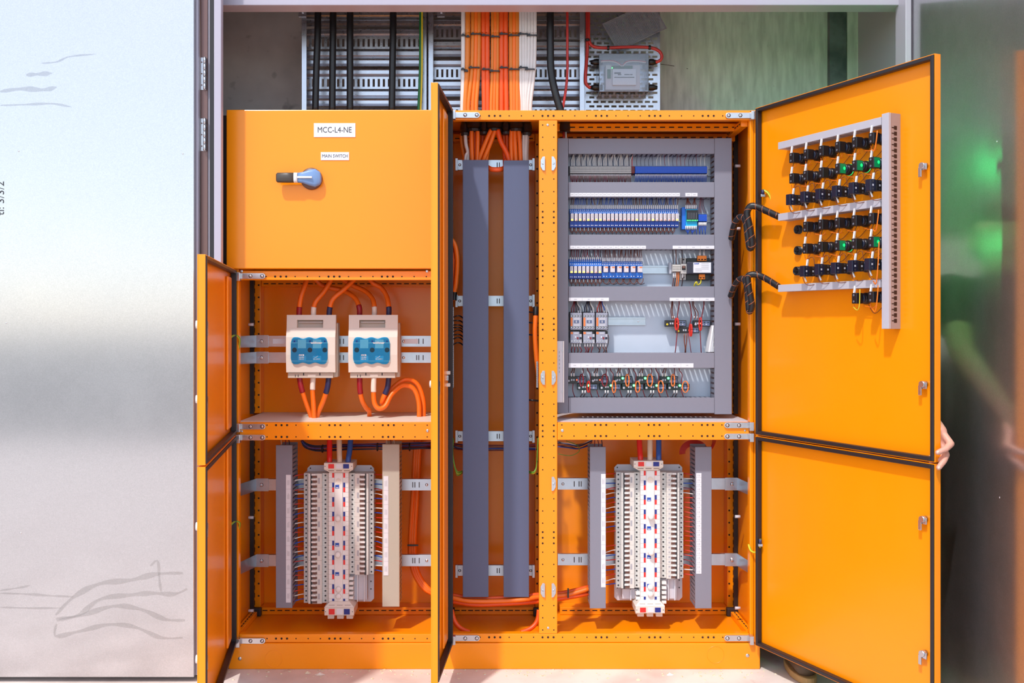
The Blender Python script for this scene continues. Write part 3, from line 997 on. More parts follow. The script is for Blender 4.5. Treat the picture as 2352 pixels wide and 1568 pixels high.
def duct(pxa, pxb, pya, pyb, yf, yb, label, m_='grey_duct', sides='lr', axis='v', pitch=0.0165, group=None, name='slotted_duct'):
    """slotted wiring duct: lid, base and comb fingers down its sides"""
    a, b = W(pxa, pya, yf), W(pxb, pyb, yf)
    t = thing(name, label, 'duct', ((a.x + b.x) / 2, yf, b.z), group)
    MB().box(a.x, b.x, yf, yf + 0.012, b.z, a.z).build('lid', m_, t, bevel=0.0012)
    e = 0.0015
    MB().box(a.x + e, b.x - e, yb - 0.006, yb, b.z + e, a.z - e).build('base', m_, t)
    fg = MB()
    th = 0.0018
    if axis == 'v':
        n = max(1, int((a.z - b.z) / pitch))
        for s in sides:
            x = a.x + e if s == 'l' else b.x - e - th
            for i in range(n):
                z = b.z + e + (a.z - b.z - 2 * e) * i / n
                fg.box(x, x + th, yf + 0.012, yb - 0.006, z, z + pitch * 0.62)
    else:
        n = max(1, int((b.x - a.x) / pitch))
        for s in sides:
            z = b.z + e if s == 'b' else a.z - e - th
            for i in range(n):
                x = a.x + e + (b.x - a.x - 2 * e) * i / n
                fg.box(x, x + pitch * 0.62, yf + 0.012, yb - 0.006, z, z + th)
    if fg.v:
        fg.build('finger', m_, t, kind='stuff')
    return t

def strip_label(pxa, pxb, pya, pyb, y, label, cells, axis='v', ink=True, marks=None):
    a, b = W(pxa, pya, y), W(pxb, pyb, y)
    t = thing('label_strip', label, 'label', ((a.x + b.x) / 2, y, b.z))
    MB().box(a.x, b.x, y - 0.0015, y - 0.0001, b.z, a.z).build('strip', 'label_white', t)
    mb = MB()
    ln = MB()
    for i in range(cells):
        if axis == 'v':
            z0, z1 = b.z + (a.z - b.z) * i / cells, b.z + (a.z - b.z) * (i + 1) / cells
            if i:
                ln.box(a.x, b.x, y - 0.0018, y - 0.0015, z0 - 0.0004, z0 + 0.0004)
            zc = (z0 + z1) / 2
            for k in (-1, 0, 1):
                xx = (a.x + b.x) / 2 + k * (b.x - a.x) * 0.2
                mb.box(xx - 0.0006, xx + 0.0006, y - 0.0018, y - 0.0015, zc - (z1 - z0) * 0.22, zc + (z1 - z0) * (0.1 + 0.12 * random.random()))
        else:
            x0_, x1_ = a.x + (b.x - a.x) * i / cells, a.x + (b.x - a.x) * (i + 1) / cells
            if i:
                ln.box(x0_ - 0.0004, x0_ + 0.0004, y - 0.0018, y - 0.0015, b.z, a.z)
            xc = (x0_ + x1_) / 2
            zc = (a.z + b.z) / 2
            for k in range(3):
                xx = xc + (k - 1) * 0.0035
                mb.box(xx - 0.0012, xx + 0.0012, y - 0.0018, y - 0.0015, zc - 0.0016, zc + 0.0016)
    if ln.v:
        ln.build('cell_line', 'ink_pale', t, kind='stuff')
    if mb.v:
        mb.build('printing', 'ink_pale', t, kind='stuff')
    return t

def cable(pts, r, m_, label, group=None, name='cable', cat='cable', n=10, sleeves=(), k=5):
    """pts are (px, py, y); sleeves: (from, to, material) by fraction of the path"""
    P = [W(*p) for p in pts]
    t = thing(name, label, cat, P[-1], group)
    MB().tube(P, r, n, k).build('jacket', m_, t, smooth=True)
    if sleeves:
        S = spline(P, 24)
        for f0, f1, sm in sleeves:
            i0, i1 = int(f0 * (len(S) - 1)), int(f1 * (len(S) - 1))
            seg = S[i0:i1 + 1:2]
            if len(seg) > 1:
                MB().tube(seg, r * 1.12, n, 1).build('phase_sleeve', sm, t, smooth=True)
    return t

STUFF = {}
SMALL = ('left control loom', 'cable bay control loom', 'right control loom', 'left earth bundle', 'right earth bundle', 'wires at duct tops', 'red coil beside the right duct',
         'wires above the grey terminals', 'wires below the grey terminals', 'wires above the blue terminals', 'wires below the blue terminals',
         'wires on top of the upper relay row', 'jumpers under the upper relay row', 'tails under the upper relay row',
         'wires on top of the lower relay row', 'jumpers under the lower relay row', 'tails under the lower relay row',
         'wires on top of the wide relays', 'jumpers under the wide relays', 'dark jumpers under the wide relays')
def wire(P, r, m_, label, group, n=5, k=4, ferrule=None, ends=None):
    """a thin wire through world points; ferrule: (point, point) white marker. Wires too fine and many to pick apart are gathered by bundle"""
    if group in SMALL or (group and group.startswith(('door wires', 'orange hooks', 'orange jumpers', 'brown jumpers', 'switch wires', 'switch loops'))):
        if ',' in group:
            group = 'fine jumper wiring between the devices on the right door'
        dct = STUFF.setdefault(group, {})
        dct.setdefault(m_, MB()).tube(P, r, n, k)
        for f in (ferrule or ()):
            dct.setdefault('ferrule_white', MB()).cyl(f[0], f[1], r * 1.9 if len(f) < 3 else f[2], n=6)
        return None
    o = MB().tube(P, r, n, k).build('wire', m_, smooth=True)
    tag(o, label, 'wire', group)
    for f in (ferrule or ()):
        MB().cyl(f[0], f[1], r * 1.9 if len(f) < 3 else f[2], n=6).build('ferrule', 'ferrule_white', o, smooth=True)
    return o
STUFF_LABEL = {
    'left control loom': 'bundle of thin coloured control wires above the left breaker chassis',
    'cable bay control loom': 'bundle of thin control wires crossing behind the dark cable bay ducts',
    'right control loom': 'bundle of thin control wires left of the right breaker chassis',
    'left earth bundle': 'bundle of green-yellow earth wires at the left of the cable bay',
    'right earth bundle': 'bundle of green-yellow earth wires at the right of the cable bay',
    'wires at duct tops': 'thin control wires rising from the tops of the breaker bay ducts',
    'red coil beside the right duct': 'coil of thin red wires at the top right of the lower right bay',
}
def flush_stuff():
    for g, dct in STUFF.items():
        me = bpy.data.meshes.new('wiring_bundle')
        vs_, fs, mi = [], [], []
        for j, (m_, mb) in enumerate(dct.items()):
            o_ = len(vs_)
            vs_ += mb.v
            fs += [tuple(i + o_ for i in q) for q in mb.f]
            mi += [j] * len(mb.f)
        me.from_pydata(vs_, [], fs)
        for m_ in dct:
            me.materials.append(MATS[m_])
        me.polygons.foreach_set('material_index', mi)
        me.polygons.foreach_set('use_smooth', [len(p.vertices) == 4 for p in me.polygons])
        o = bpy.data.objects.new('wiring_bundle', me)
        COL.objects.link(o)
        o['kind'] = 'stuff'
        tag(o, STUFF_LABEL.get(g, 'fine ' + g + ' in the control bay' if 'door' not in g else g), 'wiring')

# ================================================================== fuse bay (upper left)
YR = 0.20
la = XL0 + 0.006
def fuse_rail(p0, p1, lab):
    t = mrail(588, 990, p0, p1, YR, lab, None, (781, 789, 957, 962, 972), (596, 927), left_arm=la)
    return t
fr1 = fuse_rail(771, 796, 'upper zinc mounting rail behind the two fuse switches')
fuse_rail(809, 833, 'lower zinc mounting rail behind the two fuse switches')
for a, b in ((627, 655), (925, 960)):
    p, q = W(a, 778, YR), W(b, 789, YR)
    s = MB().box(p.x, q.x, YR - 0.0012, YR - 0.0004, q.z, p.z).build('rating_sticker', 'label_white', fr1)

def fuse_switch(dx, label):
    YF = 0.115
    P = lambda px, py, y: W(px + dx, py, y)
    base = P(713, 868, 0.19)
    t = thing('fuse_switch', label, 'fuse switch', base)
    MB().pbox(663 + dx, 776 + dx, 741, 866, 0.150, YR - 0.001).build('base_body', 'cream_dark', t, bevel=0.004)
    # front cover: a folded profile with a grip opening in its upper face
    a, b = P(657, 0, YF).x, P(770, 0, YF).x
    zt, zc, zm, zb_ = P(0, 723, 0.128).z, P(0, 754, 0.125).z, P(0, 774, YF).z, P(0, 855, YF).z
    gx0, gx1 = P(682, 0, 0.125).x, P(742, 0, 0.125).x
    gz0, gz1 = P(0, 752.5, 0.125).z, P(0, 734.5, 0.125).z
    mb = MB()
    mb.prismx([(0.125, zc), (0.150, zc), (0.150, zt), (0.129, zt)], a, gx0)
    mb.prismx([(0.125, zc), (0.150, zc), (0.150, zt), (0.129, zt)], gx1, b)
    mb.prismx([(0.1275, gz1), (0.150, gz1), (0.150, zt), (0.129, zt)], gx0, gx1)
    mb.prismx([(0.125, zc), (0.150, zc), (0.150, gz0), (0.1252, gz0)], gx0, gx1)
    mb.prismx([(YF, zm), (YF - 0.002, (zm + zb_) / 2), (YF + 0.004, zb_), (0.150, zb_), (0.150, zc), (0.125, zc)], a, b)
    mb.build('front_cover', 'cream', t)
    MB().box(gx0, gx1, 0.148, 0.1495, gz0, gz1).build('grip_recess', 'cream_dark', t)
    MB().box(gx0 + 0.004, gx1 - 0.004, 0.138, 0.147, gz1 - 0.011, gz1 - 0.006).build('grip_bar', 'breaker_grey', t)
    # lobed blue inspection window
    xl, xr = P(666, 0, YF).x, P(755, 0, YF).x
    zu, zd = P(0, 774, YF).z, P(0, 836, YF).z
    def outline(s):
        pts = []
        cxm, czm = (xl + xr) / 2, (zu + zd) / 2
        hw, hh = (xr - xl) / 2 * s, (zu - zd) / 2 * s
        rr = 0.022
        n = 30
        dep = 0.006
        for i in range(n + 1):                      # bottom, left to right
            f = -1 + 2 * i / n
            x = cxm + f * (hw - 0.004)
            e = max(0, (abs(f) - 0.78) / 0.22)
            pts.append((x, czm - hh + dep * (0.5 - 0.5 * math.cos(3 * math.pi * (f + 1) + math.pi)) * (1 if abs(f) < 0.667 else 0) + rr * (1 - math.sqrt(max(0, 1 - e * e)))))
        for i in range(n, -1, -1):
            f = -1 + 2 * i / n
            x = cxm + f * (hw - 0.004)
            e = max(0, (abs(f) - 0.78) / 0.22)
            pts.append((x, czm + hh - dep * (0.5 - 0.5 * math.cos(3 * math.pi * (f + 1) + math.pi)) * (1 if abs(f) < 0.667 else 0) - rr * (1 - math.sqrt(max(0, 1 - e * e)))))
        return pts
    wb = MB().prism(outline(1.0), YF - 0.0035, YF + 0.003).build('window_tray', 'tinted_base', t)
    yw = YF - 0.0036
    def tile(p0, p1, q0, q1, m_, y=yw, nm='fuse_carrier'):
        c, d = P(p0, q0, y), P(p1, q1, y)
        MB().box(c.x, d.x, y - 0.0008, y, d.z, c.z).build(nm, m_, wb)
    tile(684, 703, 779.5, 799.5, 'tinted_light'); tile(718.5, 738, 779.5, 799.5, 'tinted_light')
    tile(684, 703, 817, 830.5, 'tinted_mid'); tile(718.5, 738, 817, 830.5, 'tinted_mid')
    tile(668.5, 683.5, 786.5, 788, 'tinted_light', nm='rib'); tile(703.5, 718, 786.5, 788, 'tinted_light', nm='rib'); tile(738.5, 753, 786.5, 788, 'tinted_light', nm='rib')
    tile(668.5, 683.5, 828, 829.3, 'tinted_light', nm='rib'); tile(703.5, 718, 828, 829.3, 'tinted_light', nm='rib'); tile(738.5, 753, 828, 829.3, 'tinted_light', nm='rib')
    for cx_ in (676.5, 712, 746):
        c = P(cx_, 803.5, yw)
        MB().lathe([(0.0095, 0), (0.0095, -0.0006), (0.007, -0.0007)], 'y', c, 14).build('fuse_cap', 'sensor_teal', wb)
        for yy in (783.5,):
            c = P(cx_, yy, yw)
            MB().lathe([(0.004, 0), (0.004, -0.0006), (0.003, -0.0007)], 'y', c, 10).build('fuse_screw', 'relay_blue_dark', wb)
    MB().prism(outline(1.0), YF - 0.0062, YF - 0.0052).build('blue_window', 'blue_window', t)
    yt = YF - 0.0066
    text('wöhner', 0.0125, P(727, 787, yt), 'white_plastic', t, sx=1.15, bold=0.0002)
    text('OCB', 0.0085, P(692.5, 815.5, yt), 'white_plastic', t, sx=1.15, bold=0.0002)
    text('160-250A', 0.0052, P(692.5, 820.5, yt), 'white_plastic', t)
    text('690V AC', 0.0052, P(692.5, 824.5, yt), 'white_plastic', t)
    text('IEC 60947-3', 0.005, P(727.5, 824.5, yt), 'white_plastic', t)
    MB().tube([P(722, 821, yt), P(726, 820.5, yt), P(730, 817, yt)], 0.0006, 4, 2).build('switch_symbol', 'white_plastic', t)
    # lower terminal shroud with vents
    sh = MB().pbox(661 + dx, 765 + dx, 855.5, 868, 0.128, 0.19).build('terminal_shroud', 'cream_dark', t, bevel=0.0015)
    for p0, p1, q0, q1 in ((696, 698.5, 856, 862), (733.5, 736, 856, 862), (677.5, 679, 860, 866), (684, 685.5, 860, 866)):
        MB().pbox(p0 + dx, p1 + dx, q0, q1, 0.1275, 0.1285).build('vent', 'ink', sh)
    MB().pbox(707 + dx, 725 + dx, 859, 865, 0.1272, 0.128).build('marker_plate', 'cream', sh)
    return t
fuse_switch(0, 'cream fuse switch with blue window, the left of the pair')
fuse_switch(143, 'cream fuse switch with blue window, the right of the pair')

RC = 0.0095
SL = {'r': 'sleeve_red', 'w': 'sleeve_white', 'n': 'sleeve_navy'}
cw = {'r': 'red', 'w': 'white', 'n': 'navy'}
tops = [
    ('r', [(687, 724, .15), (688, 705, .15), (692, 680, .15), (702, 650, .16), (706, 630, .17)], 'left'),
    ('w', [(720, 724, .15), (721, 705, .15), (727, 690, .15), (745, 668, .16), (762, 640, .17)], 'left'),
    ('n', [(756, 724, .15), (758, 705, .15), (766, 685, .15), (790, 664, .155), (815, 640, .17)], 'left'),
    ('r', [(826, 724, .17), (825, 705, .17), (815, 684, .19), (790, 668, .21), (755, 660, .21), (735, 652, .21), (718, 630, .2)], 'right'),
    ('w', [(860, 724, .17), (860, 705, .17), (855, 685, .19), (838, 668, .21), (812, 656, .22), (785, 640, .22)], 'right'),
    ('n', [(893, 724, .17), (893, 705, .17), (888, 680, .19), (875, 660, .2), (855, 648, .2), (845, 630, .2)], 'right')]
for c, pts, side in tops:
    cable(pts, RC, 'cable_orange', 'orange supply cable with %s sleeve on top of the %s fuse switch' % (cw[c], side), 'fuse switch cables', sleeves=((0.0, 0.27 if side == 'left' else 0.2, SL[c]),))
bots = [
    ('r', [(688, 867, .15), (692, 890, .15), (703, 925, .16), (716, 960, .17), (716, 972, .17)], 'left', .35),
    ('w', [(719, 867, .15), (718, 895, .15), (720, 930, .15), (722, 972, .15)], 'left', .36),
    ('n', [(755, 867, .15), (752, 890, .15), (742, 922, .16), (730, 950, .17), (727, 972, .17)], 'left', .36),
    ('r', [(826, 867, .15), (827, 895, .15), (832, 920, .16), (842, 938, .18), (848, 944, .2), (848, 972, .24)], 'right', .28),
    ('w', [(859, 867, .14), (858, 895, .14), (860, 925, .14), (870, 938, .14), (885, 932, .15), (900, 905, .17), (925, 885, .19), (950, 893, .2), (962, 925, .2), (962, 972, .2)], 'right', .13),
    ('n', [(893, 867, .16), (890, 890, .16), (880, 915, .16), (878, 925, .17), (900, 893, .2), (930, 872, .21), (958, 882, .22), (972, 920, .22), (972, 972, .22)], 'right', .2)]
for c, pts, side, f in bots:
    cable(pts, RC, 'cable_orange', 'orange load cable with %s sleeve under the %s fuse switch' % (cw[c], side), 'fuse switch cables', sleeves=((0.0, f, SL[c]),))

# ================================================================== breaker bays
def breaker_proto(poles, mirror, P, wdt, m_body='breaker_white'):
    """breaker lying across the bay: local x across, origin at its lower back corner; mirror flips left/right"""
    t = thing('circuit_breaker', 'x', 'circuit breaker', (0, 0, 0))
    X = (lambda f: f * wdt) if not mirror else (lambda f: (1 - f) * wdt)
    H = P * poles - 0.0005
    def bx(mb, f0, f1, y0, y1, z0, z1):
        mb.box(min(X(f0), X(f1)), max(X(f0), X(f1)), y0, y1, z0, z1)
    b = MB()
    bx(b, 0, 0.20, -0.052, 0, 0, H)
    bx(b, 0.20, 0.74, -0.064, 0, 0, H)
    bx(b, 0.74, 1.0, -0.052, 0, 0, H)
    bo = b.build('body', m_body, t)
    l = MB()
    bx(l, 0.0, 0.20, -0.0528, -0.052, 0.0004, H - 0.0004)
    l.build('terminal_face', 'breaker_grey', t)
    c = MB()
    bx(c, 0.285, 0.36, -0.0648, -0.064, 0, H)
    c.build('toggle_channel', 'ink', t)
    for k in range(poles):
        z0 = k * P
        s = MB()
        bx(s, 0.365, 0.55, -0.0652, -0.064, z0 + P * 0.08, z0 + P * 0.56)
        s.build('toggle_slot', 'toggle_brown', t)
        g = MB()
        bx(g, 0.33, 0.50, -0.070, -0.0652, z0 + P * 0.62, z0 + P * 0.98)
        g.build('toggle', 'white_plastic', t)
        if k:
            n_ = MB()
            bx(n_, 0.52, 1.0, -0.0645 if False else -0.0526, -0.0519, z0 - 0.0003, z0 + 0.0003)
            n_.build('pole_line', 'ink_pale', t)
        for f in (0.09, 0.86):
            h = MB()
            h.cyl((X(f), -0.0536, z0 + P * 0.5), (X(f), -0.0515, z0 + P * 0.5), 0.0036, n=8)
            h.build('terminal_hole', 'ink', t)
    m2 = MB()
    bx(m2, 0.58, 0.66, -0.0643, -0.064, H * 0.3, H * 0.7)
    m2.build('printing', 'ink_pale', t)
    return t

def chassis(pxl, label, cx0, cx1, banks, base, top, bot, grp, right_gap):
    """breaker chassis: base plate, centre busbar cover with phase tags, connector blocks, and its breakers"""
    yb = YR
    a, b = W(base[0], base[2], yb - 0.006), W(base[1], base[3], yb - 0.006)
    t = thing('breaker_chassis', label, 'chassis', ((a.x + b.x) / 2, yb, b.z))
    pl = MB()
    c = 0.012
    pl.prism([(a.x + c, b.z), (b.x - c, b.z), (b.x, b.z + c), (b.x, a.z - c), (b.x - c, a.z), (a.x + c, a.z), (a.x, a.z - c), (a.x, b.z + c)], yb - 0.006, yb - 0.001)
    pl.build('base_plate', 'mauve_grey', t)
    for xx in (a.x + 0.012, b.x - 0.012):
        for zz_ in (a.z - 0.012, b.z + 0.05, b.z + 0.08):
            MB().cyl((xx, yb - 0.0066, zz_), (xx, yb - 0.005, zz_), 0.003, n=8).build('fixing_hole', 'ink', t)
    YC = 0.118
    p, q = W(cx0, top[3], YC), W(cx1, bot[2], YC)
    cv = MB().box(p.x, q.x, YC, yb - 0.007, q.z, p.z).build('busbar_cover', 'white_plastic', t)
    npole = 27
    P = 11.05 * (CD + 0.136) / FPX
    cw_ = q.x - p.x
    z1 = p.z - 0.001
    for s in (0, 1):
        for k in range(int((p.z - q.z) / P)):
            zc = z1 - k * P
            col = ('tag_red', 'label_white', 'tag_blue')[k % 3]
            x0_ = p.x + cw_ * (0.17 if s == 0 else 0.73)
            if col != 'label_white':
                MB().box(x0_, x0_ + cw_ * 0.10, YC - 0.0012, YC - 0.0001, zc - P * 0.98, zc - P * 0.02).build('phase_tag', col, cv)
    ln = MB()
    for k in range(1, int((p.z - q.z) / P)):
        zc = z1 - k * P
        for f0, f1 in ((0.0, 0.17), (0.84, 1.0)):
            ln.box(p.x + cw_ * f0, p.x + cw_ * f1, YC - 0.0004, YC + 0.0004, zc - 0.0004, zc + 0.0004)
    ln.build('cell_line', 'ink_pale', cv, kind='stuff')
    MB().box(p.x + cw_ * 0.30, p.x + cw_ * 0.70, YC - 0.004, YC, q.z, p.z).build('centre_spine', 'white_plastic', cv, bevel=0.001)
    xc = (p.x + q.x) / 2
    for pyk, hgt in banks['knobs']:
        z = W(0, pyk, YC).z
        if hgt:
            MB().lathe([(0.0115, 0), (0.0115, -hgt), (0.009, -hgt - 0.003), (0.003, -hgt - 0.004)], 'y', (xc, YC - 0.004, z), 16).build('cover_knob', 'white_plastic', cv, smooth=True)
        else:
            MB().lathe([(0.0115, 0), (0.0115, -0.001), (0.0105, -0.0012), (0.0100, -0.0004)], 'y', (xc, YC - 0.004, z), 20).build('knockout', 'cream', cv)
    for pyk in banks['logos']:
        z = W(0, pyk, YC).z
        lg = MB().box(xc - cw_ * 0.17, xc + cw_ * 0.03, YC - 0.0046, YC - 0.0041, z - 0.007, z + 0.007).build('maker_mark', 'logo_blue', cv)
        MB().box(xc - cw_ * 0.14, xc + cw_ * 0.0, YC - 0.005, YC - 0.0046, z - 0.0048, z - 0.002).build('mark_bar', 'label_white', cv)
    # connector blocks at both ends
    for (u0, u1, v0, v1), up in ((top, True), (bot, False)):
        A, B = W(u0, v0, 0.095), W(u1, v1, 0.095)
        k = MB()
        if up:
            k.box(A.x, B.x, 0.095, yb - 0.002, B.z + 0.012, A.z)
            k.hexa([(A.x + 0.02, 0.104, B.z - 0.001), (B.x - 0.02, 0.104, B.z - 0.001), (B.x - 0.02, 0.19, B.z - 0.001), (A.x + 0.02, 0.19, B.z - 0.001),
                    (A.x - 0.002, 0.100, B.z + 0.0115), (B.x + 0.002, 0.100, B.z + 0.0115), (B.x + 0.002, 0.19, B.z + 0.0115), (A.x - 0.002, 0.19, B.z + 0.0115)])
        else:
            k.box(A.x, B.x, 0.095, yb - 0.002, B.z, A.z - 0.016)
            k.hexa([(A.x - 0.002, 0.095, A.z - 0.0155), (B.x + 0.002, 0.095, A.z - 0.0155), (B.x + 0.002, 0.19, A.z - 0.0155), (A.x - 0.002, 0.19, A.z - 0.0155),
                    (A.x + 0.02, 0.112, A.z + 0.004), (B.x - 0.02, 0.112, A.z + 0.004), (B.x - 0.02, 0.19, A.z + 0.004), (A.x + 0.02, 0.19, A.z + 0.004)])
        co = k.build('connector_block', 'cream', t, bevel=0.001)
        ww = B.x - A.x
        zlo, zhi = (B.z + 0.016, A.z - 0.004) if up else (B.z + 0.004, A.z - 0.020)
        for f0, col in ((0.15, 'tag_red'), (0.42, 'label_white'), (0.66, 'tag_blue')):
            MB().box(A.x + ww * f0, A.x + ww * (f0 + 0.2), 0.0938, 0.0949, zlo, zhi).build('phase_flag', col, co)
        for f in (0.04, 0.95):
            MB().cyl((A.x + ww * f, 0.0943, (zlo + zhi) / 2), (A.x + ww * f, 0.0955, (zlo + zhi) / 2), 0.0018, n=6).build('rivet', 'ink', co)
        for f0 in (0.14, 0.41, 0.68):
            zz_ = B.z + 0.0062 if up else A.z - 0.008
            MB().box(A.x + ww * f0, A.x + ww * (f0 + 0.2), 0.1005 if up else 0.1015, 0.104 if up else 0.108, zz_ - 0.001, zz_ + 0.001).build('block_slot', 'toggle_brown', co)
        if not up:
            for f0 in (0.08, 0.40, 0.72):
                MB().box(A.x + ww * f0, A.x + ww * (f0 + 0.23), 0.11, 0.15, B.z - 0.018, B.z - 0.0005).build('busbar_shroud', 'cream', co, bevel=0.002)
    # empty ways: comb teeth and a grey trough beside the last breakers
    for (u0, u1, v0, v1, s) in right_gap:
        A, B = W(u0, v0, 0.15), W(u1, v1, 0.15)
        g = MB().box(A.x, B.x, 0.16, yb - 0.0065, B.z, A.z).build('spare_way_trough', 'mauve_grey', t)
        for f in (0.45, 0.85):
            MB().box(A.x + (B.x - A.x) * f, A.x + (B.x - A.x) * f + 0.003, 0.15, 0.1599, B.z - 0.004, A.z).build('trough_rib', 'label_white', g)
        for i in range(5):
            z = A.z - (i + 0.5) * P
            xa = A.x + 0.001 if s > 0 else B.x - 0.019
            MB().box(xa, xa + 0.018, 0.13, 0.1599, z - 0.0055, z + 0.0055).build('busbar_tooth', 'white_plastic', g, bevel=0.001)
    # breakers
    out = []
    for nm, (u0, u1, v0, poles, groups, mirror) in banks['rows'].items():
        A = W(u0, v0, 0.136)
        wd = W(u1, v0, 0.136).x - A.x
        pr = breaker_proto(groups, mirror, P, wd)
        nb = poles // groups
        for i in range(nb):
            z = A.z - (i + 1) * P * groups
            lab = grp[nm] % ORD(i, nb)
            if i == 0:
                o = pr
                o.location = (A.x, yb - 0.0065, z)
                o['label'] = lab
                o['group'] = grp[nm + '_g']
            else:
                o = copy_tree(pr, (A.x, yb - 0.0065, z), lab, grp[nm + '_g'])
        out.append((A, P, poles, mirror, wd))
    return out

ORDN = ['topmost', 'second', 'third', 'fourth', 'fifth', 'sixth', 'seventh', 'eighth', 'ninth', 'tenth', 'eleventh', 'twelfth', 'thirteenth', 'fourteenth', 'fifteenth', 'sixteenth', 'seventeenth', 'eighteenth', 'nineteenth', 'twentieth', 'twenty-first', 'twenty-second', 'twenty-third', 'twenty-fourth', 'twenty-fifth', 'twenty-sixth', 'twenty-seventh']
def ORD(i, n):
    return 'lowest' if i == n - 1 else ORDN[i] + (' from top' if i else '')

# lower left bay
arm_l = XL0 + 0.006
mrail(588, 992, 1100, 1126, YR + 0.004, 'upper zinc rail behind the left breaker chassis', None, (948, 953, 963), (980,), left_arm=arm_l)
mrail(588, 992, 1274, 1300, YR + 0.004, 'lower zinc rail behind the left breaker chassis', None, (948, 953, 963), (980,), left_arm=arm_l)
YDF = 0.085
duct(633.5, 671, 1022, 1396, YDF, 0.195, 'mauve grey slotted duct at the left of the left breaker chassis', 'grey_duct', 'lr')
duct(878, 917.5, 1020, 1393, YDF, 0.195, 'pale grey slotted duct at the right of the left breaker chassis', 'pale_duct', 'lr')
strip_label(657, 668, 1090, 1383, YDF, 'long white circuit label strip on the mauve duct, left bay', 9)
strip_label(881, 892, 1093, 1321, YDF, 'white circuit label strip on the pale duct beside red and blue wires', 7)
gl = {'L': 'three-pole breaker on the left bank of the left chassis, %s', 'L_g': 'left bank breakers, left chassis',
      'R': 'three-pole breaker on the right bank of the left chassis, %s', 'R_g': 'right bank breakers, left chassis'}
rows_l = chassis(0, 'white breaker chassis with red and blue phase tags in the lower left bay', 755.5, 800.5,
    {'rows': {'L': (697.5, 755, 1086.5, 27, 3, False), 'R': (801, 858, 1086.5, 21, 3, True)},
     'knobs': [(1105, 0), (1188, 0.02), (1271, 0.02), (1352, 0.006), (1368, 0.006)], 'logos': [1117, 1250, 1317]},
    (706, 859, 1068, 1381), (744, 811, 1063, 1085), (745, 813, 1386, 1413), gl, [(802, 842, 1320, 1379, 1)])
# lower right bay
mrail(1281, 1694, 1098, 1124, YR + 0.004, 'upper zinc rail behind the right breaker chassis', None, (1319, 1330, 1335), (1293,), right_arm=XR1 - 0.006)
mrail(1281, 1694, 1272, 1298, YR + 0.004, 'lower zinc rail behind the right breaker chassis', None, (1319, 1330, 1335), (1293,), right_arm=XR1 - 0.006)
duct(1355, 1391.5, 1026, 1397, YDF, 0.195, 'grey slotted duct at the left of the right breaker chassis', 'grey_duct', 'lr')
duct(1597, 1634.5, 1026, 1397, YDF, 0.195, 'grey slotted duct at the right of the right breaker chassis', 'grey_duct', 'lr')
strip_label(1380.5, 1391, 1088, 1348, YDF, 'white circuit label strip left of the right breaker chassis', 8)
strip_label(1599, 1611, 1086, 1317, YDF, 'white circuit label strip right of the right breaker chassis', 22)
gr_ = {'L': 'three-pole breaker on the left bank of the right chassis, %s', 'L_g': 'left bank breakers, right chassis',
       'R': 'single-pole breaker on the right bank of the right chassis, %s', 'R_g': 'right bank breakers, right chassis'}
rows_r = chassis(1, 'white breaker chassis with red and blue phase tags in the lower right bay', 1471, 1516,
    {'rows': {'L': (1415.5, 1470.5, 1084.5, 24, 3, False), 'R': (1516.5, 1570, 1084.5, 22, 1, True)},
     'knobs': [(1101, 0), (1184, 0.02), (1266, 0.02), (1347, 0.006), (1363, 0.006)], 'logos': [1146, 1212, 1278, 1344]},
    (1411, 1567, 1066, 1378), (1455.5, 1523.5, 1058, 1080), (1460, 1527, 1383, 1408), gr_, [(1517.5, 1555, 1330, 1376, 1), (1430, 1470, 1354, 1376, -1)])

# tails between breakers and ducts
def tails(A, P, n, x_from, x_to, cols, label, grp, skipp=()):
    for i in range(n):
        if i in skipp:
            continue
        z = A.z - (i + 0.5) * P
        c = cols[i % len(cols)] if isinstance(cols[0], str) else cols[i]
        d = random.uniform(-0.003, 0.003)
        s = 1 if x_to > x_from else -1
        L = abs(x_to - x_from)
        wire([(x_from - s * 0.002, 0.165, z), (x_from + s * L * 0.3, 0.155, z + 0.0015), (x_from + s * L * 0.75, 0.145, z + d), (x_to + s * 0.012, 0.145, z + d * 2 - 0.003)], 0.0021, c,
             label % {'wire_red': 'red', 'wire_white': 'white', 'wire_blue': 'blue', 'wire_maroon': 'maroon'}[c] + ', ' + ORD(i, n), grp, 6, 3)
rwb = ['wire_red', 'wire_white', 'wire_blue']
A, P_, n_, m_, wd_ = rows_l[0]
tails(A, P_, 27, A.x, x_of(672, 0.14), rwb, 'short %s breaker tail at the mauve duct', 'breaker tails at the mauve duct')
A, P_, n_, m_, wd_ = rows_l[1]
tails(A, P_, 21, A.x + wd_, x_of(882, 0.12), rwb, 'short %s breaker tail at the pale duct', 'breaker tails at the pale duct')
A, P_, n_, m_, wd_ = rows_r[0]
tails(A, P_, 24, A.x, x_of(1390, 0.12), rwb, 'short %s tail at the left of the right chassis', 'breaker tails left of the right chassis', (13, 14))
A, P_, n_, m_, wd_ = rows_r[1]
tails(A, P_, 22, A.x + wd_, x_of(1599, 0.12), ['wire_red', 'wire_white', 'wire_blue'] + ['wire_maroon', 'wire_white'] + ['wire_red'] * 13 + ['wire_maroon', 'wire_red', 'wire_white', 'wire_red'], 'short %s tail at the right of the right chassis', 'breaker tails right of the right chassis')

